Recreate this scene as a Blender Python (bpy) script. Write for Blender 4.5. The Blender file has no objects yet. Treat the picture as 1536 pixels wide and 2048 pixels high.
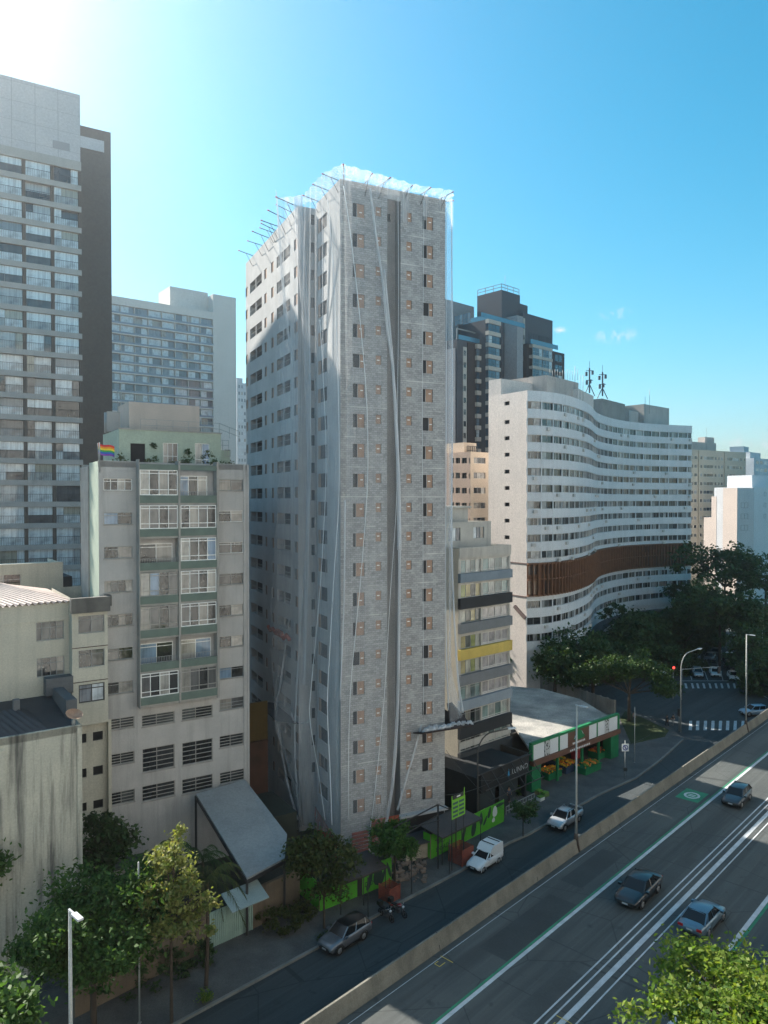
import bpy, bmesh, math, random
import numpy as np
from mathutils import Vector, Matrix, Euler
R=math.radians
sc=bpy.context.scene; col=sc.collection
# ---------------------------------------------------------------- camera
CAMZ=34.0; FPX=1470.0; PITCH=R(0.935)
cam_d=bpy.data.cameras.new('camera'); cam=bpy.data.objects.new('camera',cam_d); col.objects.link(cam)
cam.location=(0,0,CAMZ); cam.rotation_euler=(R(90)-PITCH,0,0)
cam_d.sensor_fit='HORIZONTAL'; cam_d.sensor_width=36; cam_d.lens=36*FPX/1536; cam_d.clip_end=9000; cam_d.clip_start=.5
sc.camera=cam
# ---------------------------------------------------------------- light
SUN_AZ=R(-50); SUN_EL=R(40)
sv=Vector((math.sin(SUN_AZ)*math.cos(SUN_EL),math.cos(SUN_AZ)*math.cos(SUN_EL),math.sin(SUN_EL)))
sl=bpy.data.lights.new('sun','SUN'); sl.energy=5.0; sl.angle=R(.5); sl.color=(1,.93,.82)
so=bpy.data.objects.new('sun',sl); col.objects.link(so); so.rotation_euler=(-sv).to_track_quat('-Z','Y').to_euler()
w=bpy.data.worlds.new('World'); sc.world=w; w.use_nodes=True
nt=w.node_tree; nt.nodes.clear()
sky=nt.nodes.new('ShaderNodeTexSky'); sky.sky_type='NISHITA'; sky.sun_disc=False
sky.sun_elevation=SUN_EL; sky.sun_rotation=SUN_AZ; sky.altitude=0; sky.air_density=1.0; sky.dust_density=.95; sky.ozone_density=2.6
bg=nt.nodes.new('ShaderNodeBackground'); bg.inputs[1].default_value=.088
wo=nt.nodes.new('ShaderNodeOutputWorld')
# thin wisps of cloud low over the right skyline
tc=nt.nodes.new('ShaderNodeTexCoord')
def wn(t,**k):
    n=nt.nodes.new(t)
    for a,b in k.items(): setattr(n,a,b)
    return n
cl=None
for (cx,cy,rad) in ((1232,672,.03),(1228,628,.022),(1120,662,.014),(1490,885,.05)):
    dx=(cx-768)/FPX; dz=(1000-cy)/FPX; dv=Vector((dx,1,dz)).normalized()
    mp=wn('ShaderNodeMapping'); mp.vector_type='POINT'
    sub=wn('ShaderNodeVectorMath',operation='SUBTRACT'); sub.inputs[1].default_value=dv
    nt.links.new(tc.outputs['Generated'],sub.inputs[0])
    scl=wn('ShaderNodeVectorMath',operation='MULTIPLY'); scl.inputs[1].default_value=(1/rad,1/rad,2.6/rad)
    nt.links.new(sub.outputs[0],scl.inputs[0])
    ln=wn('ShaderNodeVectorMath',operation='LENGTH'); nt.links.new(scl.outputs[0],ln.inputs[0])
    mr=wn('ShaderNodeMapRange'); mr.inputs[1].default_value=1.0; mr.inputs[2].default_value=.1; mr.inputs[3].default_value=0; mr.inputs[4].default_value=1
    nt.links.new(ln.outputs['Value'],mr.inputs[0])
    if cl is None: cl=mr.outputs[0]
    else:
        mx=wn('ShaderNodeMath',operation='MAXIMUM'); nt.links.new(cl,mx.inputs[0]); nt.links.new(mr.outputs[0],mx.inputs[1]); cl=mx.outputs[0]
nz=wn('ShaderNodeTexNoise'); nz.inputs['Scale'].default_value=90; nz.inputs['Detail'].default_value=6
nt.links.new(tc.outputs['Generated'],nz.inputs['Vector'])
mr=wn('ShaderNodeMapRange'); mr.inputs[1].default_value=.46; mr.inputs[2].default_value=.75; nt.links.new(nz.outputs[0],mr.inputs[0])
mm=wn('ShaderNodeMath',operation='MULTIPLY'); nt.links.new(cl,mm.inputs[0]); nt.links.new(mr.outputs[0],mm.inputs[1])
mix=wn('ShaderNodeMix',data_type='RGBA'); nt.links.new(mm.outputs[0],mix.inputs[0]); nt.links.new(sky.outputs[0],mix.inputs[6]); mix.inputs[7].default_value=(5.2,5.2,5.3,1)
tint=wn('ShaderNodeHueSaturation'); tint.inputs['Hue'].default_value=.468; tint.inputs['Saturation'].default_value=1.42; tint.inputs['Value'].default_value=.90; nt.links.new(mix.outputs[2],tint.inputs['Color'])
nt.links.new(tint.outputs[0],bg.inputs[0]); nt.links.new(bg.outputs[0],wo.inputs[0])
vs=sc.view_settings; vs.view_transform='Standard'; vs.look='None'; vs.gamma=1; vs.use_curve_mapping=False; vs.exposure=1.38
cy=sc.cycles; cy.use_denoising=True; cy.max_bounces=6; cy.diffuse_bounces=3; cy.glossy_bounces=3; cy.transparent_max_bounces=24; cy.transmission_bounces=4
cy.caustics_reflective=False; cy.caustics_refractive=False; cy.use_adaptive_sampling=True; cy.adaptive_threshold=.02; cy.sample_clamp_indirect=6

# ---------------------------------------------------------------- pixel ray -> point on a plane of the place
def ray(px,py):
    xc=(px-768)/FPX; yc=(1024-py)/FPX
    return Vector((xc, math.cos(PITCH)+yc*math.sin(PITCH), -math.sin(PITCH)+yc*math.cos(PITCH)))
def G(px,py,z=0.0):
    d=ray(px,py); t=(z-CAMZ)/d.z
    return Vector((d.x*t,d.y*t,z))
def AT(px,py,dist):
    d=ray(px,py); t=dist/d.y
    return Vector((d.x*t,dist,CAMZ+d.z*t))

# ---------------------------------------------------------------- materials
def ntree(name):
    m=bpy.data.materials.new(name); m.use_nodes=True; t=m.node_tree
    return m,t,t.nodes['Principled BSDF']
def N(t,ty,**k):
    n=t.nodes.new(ty)
    for a,b in k.items(): setattr(n,a,b)
    return n
def rgba(c): return (c[0],c[1],c[2],1)
def mixc(t,fac,a,b,blend='MIX'):
    n=N(t,'ShaderNodeMix',data_type='RGBA',blend_type=blend)
    for i,v in ((0,fac),(6,a),(7,b)):
        if isinstance(v,(int,float)): n.inputs[i].default_value=v
        elif isinstance(v,(tuple,list)): n.inputs[i].default_value=rgba(v)
        else: t.links.new(v,n.inputs[i])
    return n.outputs[2]
def noise(t,vec,scale,detail=4,rough=.55,lo=.35,hi=.65):
    n=N(t,'ShaderNodeTexNoise'); n.inputs['Scale'].default_value=scale; n.inputs['Detail'].default_value=detail; n.inputs['Roughness'].default_value=rough
    if vec is not None: t.links.new(vec,n.inputs['Vector'])
    m=N(t,'ShaderNodeMapRange'); m.inputs[1].default_value=lo; m.inputs[2].default_value=hi; t.links.new(n.outputs[0],m.inputs[0])
    return m.outputs[0]
def objvec(t,scale=(1,1,1)):
    c=N(t,'ShaderNodeTexCoord'); m=N(t,'ShaderNodeMapping'); m.inputs['Scale'].default_value=scale; t.links.new(c.outputs['Object'],m.inputs[0]); return m.outputs[0]
def surf(name,c,rough=.85,c2=None,scale=.35,streak=0.0,streakc=None,fine=.12,metal=0,bump=0.0,spec=.3,slo=.5,shi=.72):
    """painted / plastered / concrete surface: blotches of c2, fine grain, and rain streaks"""
    m,t,b=ntree(name); v=objvec(t)
    if c2 is None: c2=tuple(x*.8 for x in c)
    o=mixc(t,noise(t,v,scale,5),c,c2)
    if fine: o=mixc(t,noise(t,v,scale*22,3,lo=.3,hi=.7),o,mixc(t,1.0,o,(1-fine*1.6,)*3,'MULTIPLY'))
    if streak:
        sv_=objvec(t,(1.3,1.3,.10))
        o=mixc(t,mathn(t,'MULTIPLY',noise(t,sv_,1.0,6,.65,lo=slo,hi=shi),streak),o,streakc or tuple(x*.35 for x in c))
    t.links.new(o,b.inputs['Base Color']); b.inputs['Roughness'].default_value=rough; b.inputs['Metallic'].default_value=metal
    b.inputs['Specular IOR Level'].default_value=spec
    if bump:
        bp=N(t,'ShaderNodeBump'); bp.inputs['Strength'].default_value=bump; bp.inputs['Distance'].default_value=.05
        t.links.new(noise(t,v,scale*14,4,lo=0,hi=1),bp.inputs['Height']); t.links.new(bp.outputs[0],b.inputs['Normal'])
    return m
def mathn(t,op,a,b=None):
    n=N(t,'ShaderNodeMath',operation=op)
    for i,v in enumerate((a,b)):
        if v is None: continue
        if isinstance(v,(int,float)): n.inputs[i].default_value=v
        else: t.links.new(v,n.inputs[i])
    return n.outputs[0]
def flat(name,c,rough=.5,metal=0,spec=.5,coat=0):
    m,t,b=ntree(name); b.inputs['Base Color'].default_value=rgba(c); b.inputs['Roughness'].default_value=rough; b.inputs['Metallic'].default_value=metal
    b.inputs['Specular IOR Level'].default_value=spec; b.inputs['Coat Weight'].default_value=coat; b.inputs['Coat Roughness'].default_value=.04
    return m
def glass(name,stops,rough=.06,curtain=.5):
    """window pane: what stands behind it varies from pane to pane (dark room, blind, curtain folds); the glass reflects"""
    m,t,b=ntree(name)
    g=N(t,'ShaderNodeNewGeometry'); oi=N(t,'ShaderNodeObjectInfo')
    r=mathn(t,'FRACT',mathn(t,'ADD',mathn(t,'MULTIPLY',g.outputs['Random Per Island'],7.13),mathn(t,'MULTIPLY',oi.outputs['Random'],13.7)))
    cr=N(t,'ShaderNodeValToRGB'); cr.color_ramp.interpolation='CONSTANT'
    e=cr.color_ramp.elements; n=len(stops)
    while len(e)<n: e.new(.5)
    acc=0
    tot=sum(s[0] for s in stops)
    for i,s in enumerate(stops):
        e[i].position=acc; acc+=s[0]/tot; e[i].color=rgba(s[1])
    t.links.new(r,cr.inputs[0])
    v=objvec(t,(1,1,.06)); f=noise(t,v,5.5,3,lo=.35,hi=.65)
    o=mixc(t,mathn(t,'MULTIPLY',f,curtain),cr.outputs[0],mixc(t,1.0,cr.outputs[0],(.35,.36,.4),'MULTIPLY'))
    v2=objvec(t); o=mixc(t,mathn(t,'MULTIPLY',noise(t,v2,.9,4,lo=.5,hi=.7),.6),o,mixc(t,1.0,o,(.3,.3,.32),'MULTIPLY'))
    t.links.new(o,b.inputs['Base Color']); b.inputs['Roughness'].default_value=rough; b.inputs['Specular IOR Level'].default_value=.9
    bp=N(t,'ShaderNodeBump'); bp.inputs['Strength'].default_value=.12; bp.inputs['Distance'].default_value=.1
    t.links.new(noise(t,v2,.8,2,lo=0,hi=1),bp.inputs['Height']); t.links.new(bp.outputs[0],b.inputs['Normal'])
    return m
def netmat(name,opac,c=(.85,.87,.9)):
    m,t,b=ntree(name); t.nodes.remove(b)
    out=[n for n in t.nodes if n.type=='OUTPUT_MATERIAL'][0]
    d=N(t,'ShaderNodeBsdfDiffuse'); d.inputs[0].default_value=rgba(c)
    tr=N(t,'ShaderNodeBsdfTranslucent'); tr.inputs[0].default_value=rgba(c)
    a=N(t,'ShaderNodeMixShader'); a.inputs[0].default_value=.5; t.links.new(d.outputs[0],a.inputs[1]); t.links.new(tr.outputs[0],a.inputs[2])
    tp=N(t,'ShaderNodeBsdfTransparent'); mx=N(t,'ShaderNodeMixShader')
    f=noise(t,objvec(t,(1,1,.045)),2.3,6,.65,lo=.44,hi=.70)
    t.links.new(mathn(t,'ADD',opac*.8,mathn(t,'MULTIPLY',f,opac*.7)),mx.inputs[0])
    t.links.new(tp.outputs[0],mx.inputs[1]); t.links.new(a.outputs[0],mx.inputs[2]); t.links.new(mx.outputs[0],out.inputs[0])
    return m
def leafmat(name,stops,transl=.35):
    m,t,b=ntree(name)
    out=[n for n in t.nodes if n.type=='OUTPUT_MATERIAL'][0]
    g=N(t,'ShaderNodeNewGeometry'); cr=N(t,'ShaderNodeValToRGB'); e=cr.color_ramp.elements
    while len(e)<len(stops): e.new(.5)
    for i,s in enumerate(stops): e[i].position=i/(len(stops)-1); e[i].color=rgba(s)
    t.links.new(g.outputs['Random Per Island'],cr.inputs[0])
    f=noise(t,objvec(t),.55,3,lo=.35,hi=.65)
    c=mixc(t,f,cr.outputs[0],mixc(t,1.0,cr.outputs[0],(.62,.66,.6),'MULTIPLY'))
    t.links.new(c,b.inputs['Base Color']); b.inputs['Roughness'].default_value=.55; b.inputs['Specular IOR Level'].default_value=.25
    tr=N(t,'ShaderNodeBsdfTranslucent'); t.links.new(mixc(t,1.0,c,(1.5,1.5,.7),'MULTIPLY'),tr.inputs[0])
    mx=N(t,'ShaderNodeMixShader'); mx.inputs[0].default_value=transl; t.links.new(b.outputs[0],mx.inputs[1]); t.links.new(tr.outputs[0],mx.inputs[2]); t.links.new(mx.outputs[0],out.inputs[0])
    return m
def blockmat():
    m,t,b=ntree('concrete_block'); c=N(t,'ShaderNodeTexCoord'); s=N(t,'ShaderNodeSeparateXYZ'); t.links.new(c.outputs['Object'],s.inputs[0])
    k=N(t,'ShaderNodeCombineXYZ'); t.links.new(mathn(t,'ADD',s.outputs[0],s.outputs[1]),k.inputs[0]); t.links.new(s.outputs[2],k.inputs[1])
    br=N(t,'ShaderNodeTexBrick'); br.inputs['Scale'].default_value=1; br.inputs['Brick Width'].default_value=.4; br.inputs['Row Height'].default_value=.2
    br.inputs['Mortar Size'].default_value=.016; br.inputs['Color1'].default_value=(.265,.268,.272,1); br.inputs['Color2'].default_value=(.39,.392,.395,1); br.inputs['Mortar'].default_value=(.20,.20,.205,1)
    t.links.new(k.outputs[0],br.inputs['Vector'])
    v=objvec(t); o=mixc(t,mathn(t,'MULTIPLY',noise(t,v,.5,6,.7,lo=.45,hi=.7),.55),br.outputs[0],(.45,.455,.46))
    o=mixc(t,mathn(t,'MULTIPLY',noise(t,v,2.2,5,.7,lo=.55,hi=.7),.6),o,(.17,.172,.176))
    o=mixc(t,mathn(t,'MULTIPLY',noise(t,objvec(t,(.5,.5,3.2)),1.1,4,.6,lo=.55,hi=.7),.6),o,(.43,.42,.405))
    # slab edges show as thin pale lines at every storey
    fr=mathn(t,'FRACT',mathn(t,'DIVIDE',mathn(t,'SUBTRACT',s.outputs[2],TWZ0),2.8))
    ln=mathn(t,'MULTIPLY',mathn(t,'LESS_THAN',fr,.045),noise(t,v,.25,3,lo=.5,hi=.6))
    o=mixc(t,mathn(t,'MULTIPLY',ln,.55),o,(.62,.61,.58))
    t.links.new(o,b.inputs['Base Color']); b.inputs['Roughness'].default_value=.95; b.inputs['Specular IOR Level'].default_value=.1
    return m

# ---------------------------------------------------------------- mesh builder
class MB:
    def __init__(s): s.v=[]; s.f=[]; s.m=[]; s.sm=[]
    def add(s,vs,fs,m=0,smooth=False):
        o=len(s.v); s.v+= [tuple(p) for p in vs]
        for f in fs: s.f.append([i+o for i in f]); s.m.append(m); s.sm.append(smooth)
        return s
    def quad(s,a,b,c,d,m=0): return s.add([a,b,c,d],[(0,1,2,3)],m)
    def poly(s,ps,m=0): return s.add(ps,[tuple(range(len(ps)))],m)
    def box(s,x0,x1,y0,y1,z0,z1,m=0):
        v=[(x,y,z) for z in (z0,z1) for y in (y0,y1) for x in (x0,x1)]
        return s.add(v,[(0,2,3,1),(4,5,7,6),(0,1,5,4),(2,6,7,3),(0,4,6,2),(1,3,7,5)],m)
    def prism(s,poly,z0,z1,m=0,cap=True):
        n=len(poly); v=[(p[0],p[1],z0) for p in poly]+[(p[0],p[1],z1) for p in poly]
        f=[(i,(i+1)%n,n+(i+1)%n,n+i) for i in range(n)]
        if cap: f+=[tuple(range(n))[::-1],tuple(range(n,2*n))]
        return s.add(v,f,m)
    def tube(s,pts,r,n=6,m=0,smooth=True,cap=True):
        pts=[Vector(p) for p in pts]; rs=r if isinstance(r,(list,tuple)) else [r]*len(pts)
        vs=[];fs=[]
        for i,p in enumerate(pts):
            t=(pts[min(i+1,len(pts)-1)]-pts[max(i-1,0)]).normalized()
            a=t.orthogonal().normalized() if abs(t.z)<.9 else Vector((1,0,0)); a=(a-t*a.dot(t)).normalized(); b=t.cross(a)
            for k in range(n):
                q=2*math.pi*k/n; vs.append(p+(a*math.cos(q)+b*math.sin(q))*rs[i])
        for i in range(len(pts)-1):
            for k in range(n): fs.append((i*n+k,i*n+(k+1)%n,(i+1)*n+(k+1)%n,(i+1)*n+k))
        if cap: fs+= [tuple(range(n))[::-1],tuple(range((len(pts)-1)*n,len(pts)*n))]
        return s.add(vs,fs,m,smooth)
    def bar(s,a,b,w,h=None,m=0):
        a=Vector(a);b=Vector(b);h=h or w; t=(b-a).normalized(); u=Vector((0,0,1)); 
        if abs(t.z)>.95: u=Vector((1,0,0))
        x=t.cross(u).normalized(); y=x.cross(t)
        v=[p+x*i*w/2+y*j*h/2 for p in (a,b) for j in (-1,1) for i in (-1,1)]
        return s.add(v,[(0,1,3,2),(4,6,7,5),(0,4,5,1),(2,3,7,6),(0,2,6,4),(1,5,7,3)],m)
    def panel(s,O,U,D,W,z0,z1,holes,depth=.18,m=0,mr=None):
        """upright wall sheet from O along U; holes (u0,u1,z0,z1[,depth]) get reveals going in along D"""
        O=Vector(O);U=Vector(U);D=Vector(D); mr=m if mr is None else mr
        us=sorted({0,W}|{max(0,min(W,h[i])) for h in holes for i in (0,1)}); zs=sorted({z0,z1}|{max(z0,min(z1,h[i])) for h in holes for i in (2,3)})
        us=[u for i,u in enumerate(us) if i==0 or u-us[i-1]>1e-4]; zs=[u for i,u in enumerate(zs) if i==0 or u-zs[i-1]>1e-4]
        def P(u,z,d=0): 
            q=O+U*u+D*d; return (q.x,q.y,z)
        idx={};vs=[]
        def vid(i,j):
            if (i,j) not in idx: idx[i,j]=len(vs); vs.append(P(us[i],zs[j]))
            return idx[i,j]
        fs=[]
        hs=[h for h in holes]
        for j in range(len(zs)-1):
            zc=(zs[j]+zs[j+1])/2; row=[h for h in hs if h[2]<zc<h[3]]
            start=None
            for i in range(len(us)-1):
                uc=(us[i]+us[i+1])/2
                if not any(h[0]<uc<h[1] for h in row): fs.append((vid(i,j),vid(i+1,j),vid(i+1,j+1),vid(i,j+1)))
        s.add(vs,fs,m)
        for h in hs:
            d=h[4] if len(h)>4 else depth; a,b,c,e=h[:4]
            q=[(a,c),(b,c),(b,e),(a,e)]
            for k in range(4):
                (u1,w1),(u2,w2)=q[k],q[(k+1)%4]
                s.quad(P(u1,w1),P(u2,w2),P(u2,w2,d),P(u1,w1,d),mr)
        return s
    def mesh(s,name,mats):
        me=bpy.data.meshes.new(name); me.from_pydata(s.v,[],s.f)
        for m in mats: me.materials.append(m)
        if len(mats)>1: me.polygons.foreach_set('material_index',s.m)
        if any(s.sm): me.polygons.foreach_set('use_smooth',s.sm)
        me.update(); return me
    def build(s,name,mats,parent=None,loc=None,rz=0,label=None,cat=None,group=None,kind=None):
        if not isinstance(mats,(list,tuple)): mats=[mats]
        o=bpy.data.objects.new(name,s.mesh(name,mats)); return put(o,parent,loc,rz,label,cat,group,kind)
def tag(o,label=None,cat=None,group=None,kind=None):
    for k,v in (('label',label),('category',cat),('group',group),('kind',kind)):
        if v: o[k]=v
    return o
def put(o,parent=None,loc=None,rz=0,label=None,cat=None,group=None,kind=None):
    col.objects.link(o)
    if parent is not None: o.parent=parent
    if loc is not None: o.location=loc
    if rz: o.rotation_euler=(0,0,rz)
    return tag(o,label,cat,group,kind)
def empty(name,loc=(0,0,0),rz=0,label=None,cat=None,group=None,kind=None):
    o=bpy.data.objects.new(name,None); o.empty_display_size=.3; return put(o,None,loc,rz,label,cat,group,kind)
KIDS={}
def copy_tree(o,parent=None,src_children=None):
    c=o.copy(); col.objects.link(c); c.parent=parent
    for ch in [x for x in ALLOBJ(o)]: copy_tree(ch,c)
    return c
def ALLOBJ(o): return list(o.children)
def clone(o,loc,rz=None,label=None,scale=None,group=None):
    c=copy_tree(o); c.location=loc
    if rz is not None: c.rotation_euler[2]=rz
    if label: c['label']=label
    if group: c['group']=group
    if scale: c.scale=(scale,)*3 if isinstance(scale,(int,float)) else scale
    return c

# ---------------------------------------------------------------- windows & buildings
WM={}
def win_meshes(w,h,fm,pm,cols,rows,t,single,yb=.07):
    key=(round(w,2),round(h,2),fm.name if fm else None,pm.name,tuple(cols),tuple(rows),t,single,yb)
    if key in WM: return WM[key]
    f=MB()
    if fm:
        f.box(0,w,0,yb,0,t); f.box(0,w,0,yb,h-t,h); f.box(0,t,0,yb,t,h-t); f.box(w-t,w,0,yb,t,h-t)
        for r in rows: f.box(t,w-t,.004,yb-.004,h*r-t*.4,h*r+t*.4)
        for c in cols: f.box(w*c-t*.4,w*c+t*.4,.002,yb-.002,t,h-t)
    p=MB(); xs=[0]+[w*c for c in cols]+[w]; e=.012
    for i in range(len(xs)-1):
        p.quad((xs[i]+e,yb-.01,e),(xs[i+1]-e,yb-.01,e),(xs[i+1]-e,yb-.01,h-e),(xs[i]+e,yb-.01,h-e))
    if single:
        k=len(f.v); f.v+=p.v; f.f+=[[i+k for i in q] for q in p.f]; f.m+=[1]*len(p.f); f.sm+=[False]*len(p.f)
        WM[key]=(f.mesh('window',[fm or pm,pm]),None)
    else: WM[key]=(f.mesh('window',[fm]),p.mesh('pane',[pm]))
    return WM[key]
class B:
    def __init__(s,name,label,cat,xy,heading,group=None,zb=0):
        s.h=heading; s.o=Vector((xy[0],xy[1],0)); s.rz=R(90-heading)
        s.root=empty(name,(xy[0],xy[1],0),s.rz,label,cat,group)
        s.M=Matrix.Translation(s.o)@Matrix.Rotation(s.rz,4,'Z'); s.Mi=s.M.inverted()
        s.c=s.Mi@Vector((0,0,CAMZ)); s.req=[]
    def _d(s,px,py): return (s.Mi.to_3x3())@ray(px,py)
    def on(s,px,py,y=0):
        d=s._d(px,py); t=(y-s.c.y)/d.y; return s.c.x+d.x*t, s.c.z+d.z*t
    def onx(s,px,py,x=0):
        d=s._d(px,py); t=(x-s.c.x)/d.x; return s.c.y+d.y*t, s.c.z+d.z*t
    def onz(s,px,py,z):
        g=s.Mi@G(px,py,z); return g.x,g.y
    def w(s,x,y,z=0): return s.M@Vector((x,y,z))
    def part(s,name,mb,mats,parent=None,label=None,kind=None): return mb.build(name,mats,parent or s.root,label=label,kind=kind)
    def win(s,face,a0,a1,z0,z1,fm,pm,cols=(.5,),rows=(),t=.05,depth=.12,single=False,name='window',yb=.07):
        s.req.append((face,a0,a1,z0,z1,fm,pm,tuple(cols),tuple(rows),t,depth,single,name,yb))
    def flush(s,cap=96,stuffname='window_rows'):
        def key(r):
            ax,p0=r[0]; cx=(r[1]+r[2])/2; q=s.w(cx,p0,(r[3]+r[4])/2) if ax=='y' else s.w(p0,cx,(r[3]+r[4])/2)
            pxx=768+q.x/q.y*FPX; vis=0 if -20<pxx<1556 else 1
            return (vis,-((r[2]-r[1])*(r[4]-r[3]))/(q-Vector((0,0,CAMZ))).length_squared)
        rq=sorted(s.req,key=key); big=MB(); bm=[]
        for i,r in enumerate(rq):
            (ax,p0),a0,a1,z0,z1,fm,pm,cols,rows,t,depth,single,name,yb=r
            w_=a1-a0; f,p=win_meshes(w_,z1-z0,fm,pm,cols,rows,t,single or i>=cap,yb)
            if ax=='y': loc=(a0,p0+depth,z0); rz=0
            else: loc=(p0+depth,a1,z0); rz=R(-90)
            if i<cap:
                o=bpy.data.objects.new(name,f); put(o,s.root,loc,rz)
                if p: put(bpy.data.objects.new('pane',p),o)
            else:
                Mx=Matrix.Translation(loc)@Matrix.Rotation(rz,4,'Z'); k=len(big.v)
                vs=[Mx@v.co for v in f.vertices]; mi=[]
                for m in f.materials:
                    if m not in bm: bm.append(m)
                    mi.append(bm.index(m))
                big.v+=[tuple(v) for v in vs]
                for q in f.polygons: big.f.append([j+k for j in q.vertices]); big.m.append(mi[q.material_index]); big.sm.append(False)
        if big.v: big.build(stuffname,bm,s.root,kind='stuff')
        s.req=[]
def railing(mb,pts,h=1.0,r=.02,step=.9,m=0,rails=(1.0,.5)):
    for i in range(len(pts)-1):
        a=Vector(pts[i]);b=Vector(pts[i+1]); L=(b-a).length; n=max(1,int(L/step))
        for k in range(n+1):
            p=a.lerp(b,k/n); mb.bar(p,p+Vector((0,0,h)),r*2,m=m)
        for q in rails: mb.bar(a+Vector((0,0,h*q)),b+Vector((0,0,h*q)),r*2,m=m)
rnd=random.Random(7)
# ================================================================ materials used by the buildings
TWZ0=5.9-2.2-.25
DKF=flat('dark_frame',(.03,.03,.032),.5); WHF=flat('white_frame',(.78,.78,.76),.5); GRF=flat('grey_frame',(.25,.26,.26),.5)
G_DARK=glass('glass_dark',[(4,(.025,.03,.035)),(3,(.05,.055,.06)),(2,(.10,.11,.11)),(1,(.25,.24,.21))])
G_HOME=glass('glass_home',[(5,(.03,.033,.036)),(2,(.30,.28,.25)),(2,(.42,.40,.36)),(2,(.12,.12,.12)),(1,(.20,.30,.42))])
G_TOWER=glass('glass_balcony',[(7,(.74,.80,.82)),(2,(.45,.48,.49)),(3,(.10,.11,.12)),(1,(.04,.045,.05)),(1,(.40,.38,.31)),(1,(.20,.25,.28))])
G_SOFT=glass('glass_slab',[(4,(.60,.66,.70)),(3,(.12,.14,.17)),(2,(.22,.25,.29)),(1,(.35,.3,.25))])
G_S=glass('glass_curved',[(7,(.02,.022,.025)),(3,(.09,.10,.10)),(3,(.34,.35,.35)),(1,(.25,.28,.29))])
G_BLUE=glass('glass_blue',[(3,(.03,.07,.11)),(2,(.05,.10,.15)),(2,(.14,.2,.25)),(1,(.5,.55,.57))])
G_YEL=glass('glass_yellowish',[(2,(.30,.33,.12)),(2,(.42,.36,.18)),(2,(.42,.42,.36)),(1,(.10,.11,.1))])
G_TEAL=glass('glass_teal',[(2,(.25,.34,.33)),(2,(.40,.42,.40)),(2,(.15,.2,.2))])
G_BLIND=glass('glass_blind',[(1,(.42,.40,.40)),(1,(.36,.34,.34))])
DARKROOM=flat('dark_interior',(.02,.022,.025),.9,spec=.1)
BLOCK=blockmat()
RENDERC=surf('tower_render',(.47,.472,.475),.9,(.40,.402,.405),.4,streak=.35,streakc=(.27,.27,.275))
PLY=surf('plywood_board',(.42,.28,.21),.8,(.34,.22,.16),.8); STICK=flat('white_sticker',(.8,.8,.78),.7)
OPENG=flat('opening_dark',(.035,.036,.04),.7,spec=.2)
ORANGE=surf('orange_fence_net',(.40,.10,.06),.8,(.28,.07,.045),1.2)
STEEL=flat('rusty_steel',(.06,.05,.048),.6); POLE_G=surf('galvanised_pole',(.42,.43,.42),.6,(.33,.34,.33),.5,metal=.2)

# ================================================================ the tower under construction
T=B('tower_under_construction','tall raw grey concrete block tower draped in white safety netting','tower',(-4.04,68.2),64.5)
zr=63.6; D2=27.7; DR=22.5; LX=-1.5; YR=7.6; SEG=6.26; RCX0,RCX1,RCD=4.80,6.23,1.2; XW=11.2
xs=lambda px,py: T.on(px,py)
W1=(T.on(705.5,420)[0],T.on(729,420)[0]); S1=(T.on(751.5,420)[0],T.on(762.5,420)[0]); S2=(T.on(813,430)[0],T.on(823.5,430)[0]); W2=(T.on(845.5,440)[0],T.on(866,440)[0])
zt=T.on(717,407.3)[1]; zb=T.on(717,434.5)[1]; st=T.on(757,414)[1]; sb=T.on(757,432.5)[1]
zl=T.on(717,1599)[1]; PIT=(zt-zl)/20
holesL=[];holesR=[]
for k in range(21):
    dz=-k*PIT
    holesL+= [(W1[0],W1[1],zb+dz,zt+dz),(S1[0],S1[1],sb+dz,st+dz)]
    holesR+= [(S2[0]-RCX1,S2[1]-RCX1,sb+dz,st+dz),(W2[0]-RCX1,W2[1]-RCX1,zb+dz,zt+dz)]
wall=MB()
wall.panel((0,0,0),(1,0,0),(0,1,0),RCX0,0,zr,holesL,.14)
wall.panel((RCX1,0,0),(1,0,0),(0,1,0),XW-RCX1,0,zr,holesR,.14)
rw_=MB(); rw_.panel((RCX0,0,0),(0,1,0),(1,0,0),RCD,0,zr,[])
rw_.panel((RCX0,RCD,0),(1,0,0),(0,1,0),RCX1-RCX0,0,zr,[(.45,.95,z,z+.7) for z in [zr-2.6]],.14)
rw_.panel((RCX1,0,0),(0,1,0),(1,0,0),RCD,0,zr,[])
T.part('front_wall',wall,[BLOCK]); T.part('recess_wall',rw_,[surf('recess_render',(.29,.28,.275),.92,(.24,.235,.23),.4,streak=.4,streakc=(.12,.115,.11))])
# side walls
sw=MB()
y0,_=T.onx(653.6,440); y1,_=T.onx(635,440)
_,szt=T.onx(648,428.8); _,szb=T.onx(648,457)
h1=[]
for k in range(21): h1.append((y0,y1,szb-k*PIT,szt-k*PIT))
sw.panel((0,0,0),(0,1,0),(1,0,0),SEG,0,zr,h1,.14)
rx0=T.on(622,440,YR)[0]-LX; rx1=T.on(629,440,YR)[0]-LX; rzt=T.on(625,429,YR)[1]; rzb=T.on(625,450,YR)[1]
hr=[(rx0,rx1,rzb-k*PIT,rzt-k*PIT) for k in range(21)]
sw.panel((LX,YR,0),(1,0,0),(0,1,0),3.2,0,zr,hr,.14)
sw.panel((0,SEG,0),(1,0,0),(0,1,0),1.7,0,zr,[])
sw.panel((1.7,SEG,0),(0,1,0),(1,0,0),YR-SEG,0,zr,[])
def ly(px,py): return T.onx(px,py,LX)
hl=[]; items=[]
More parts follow.
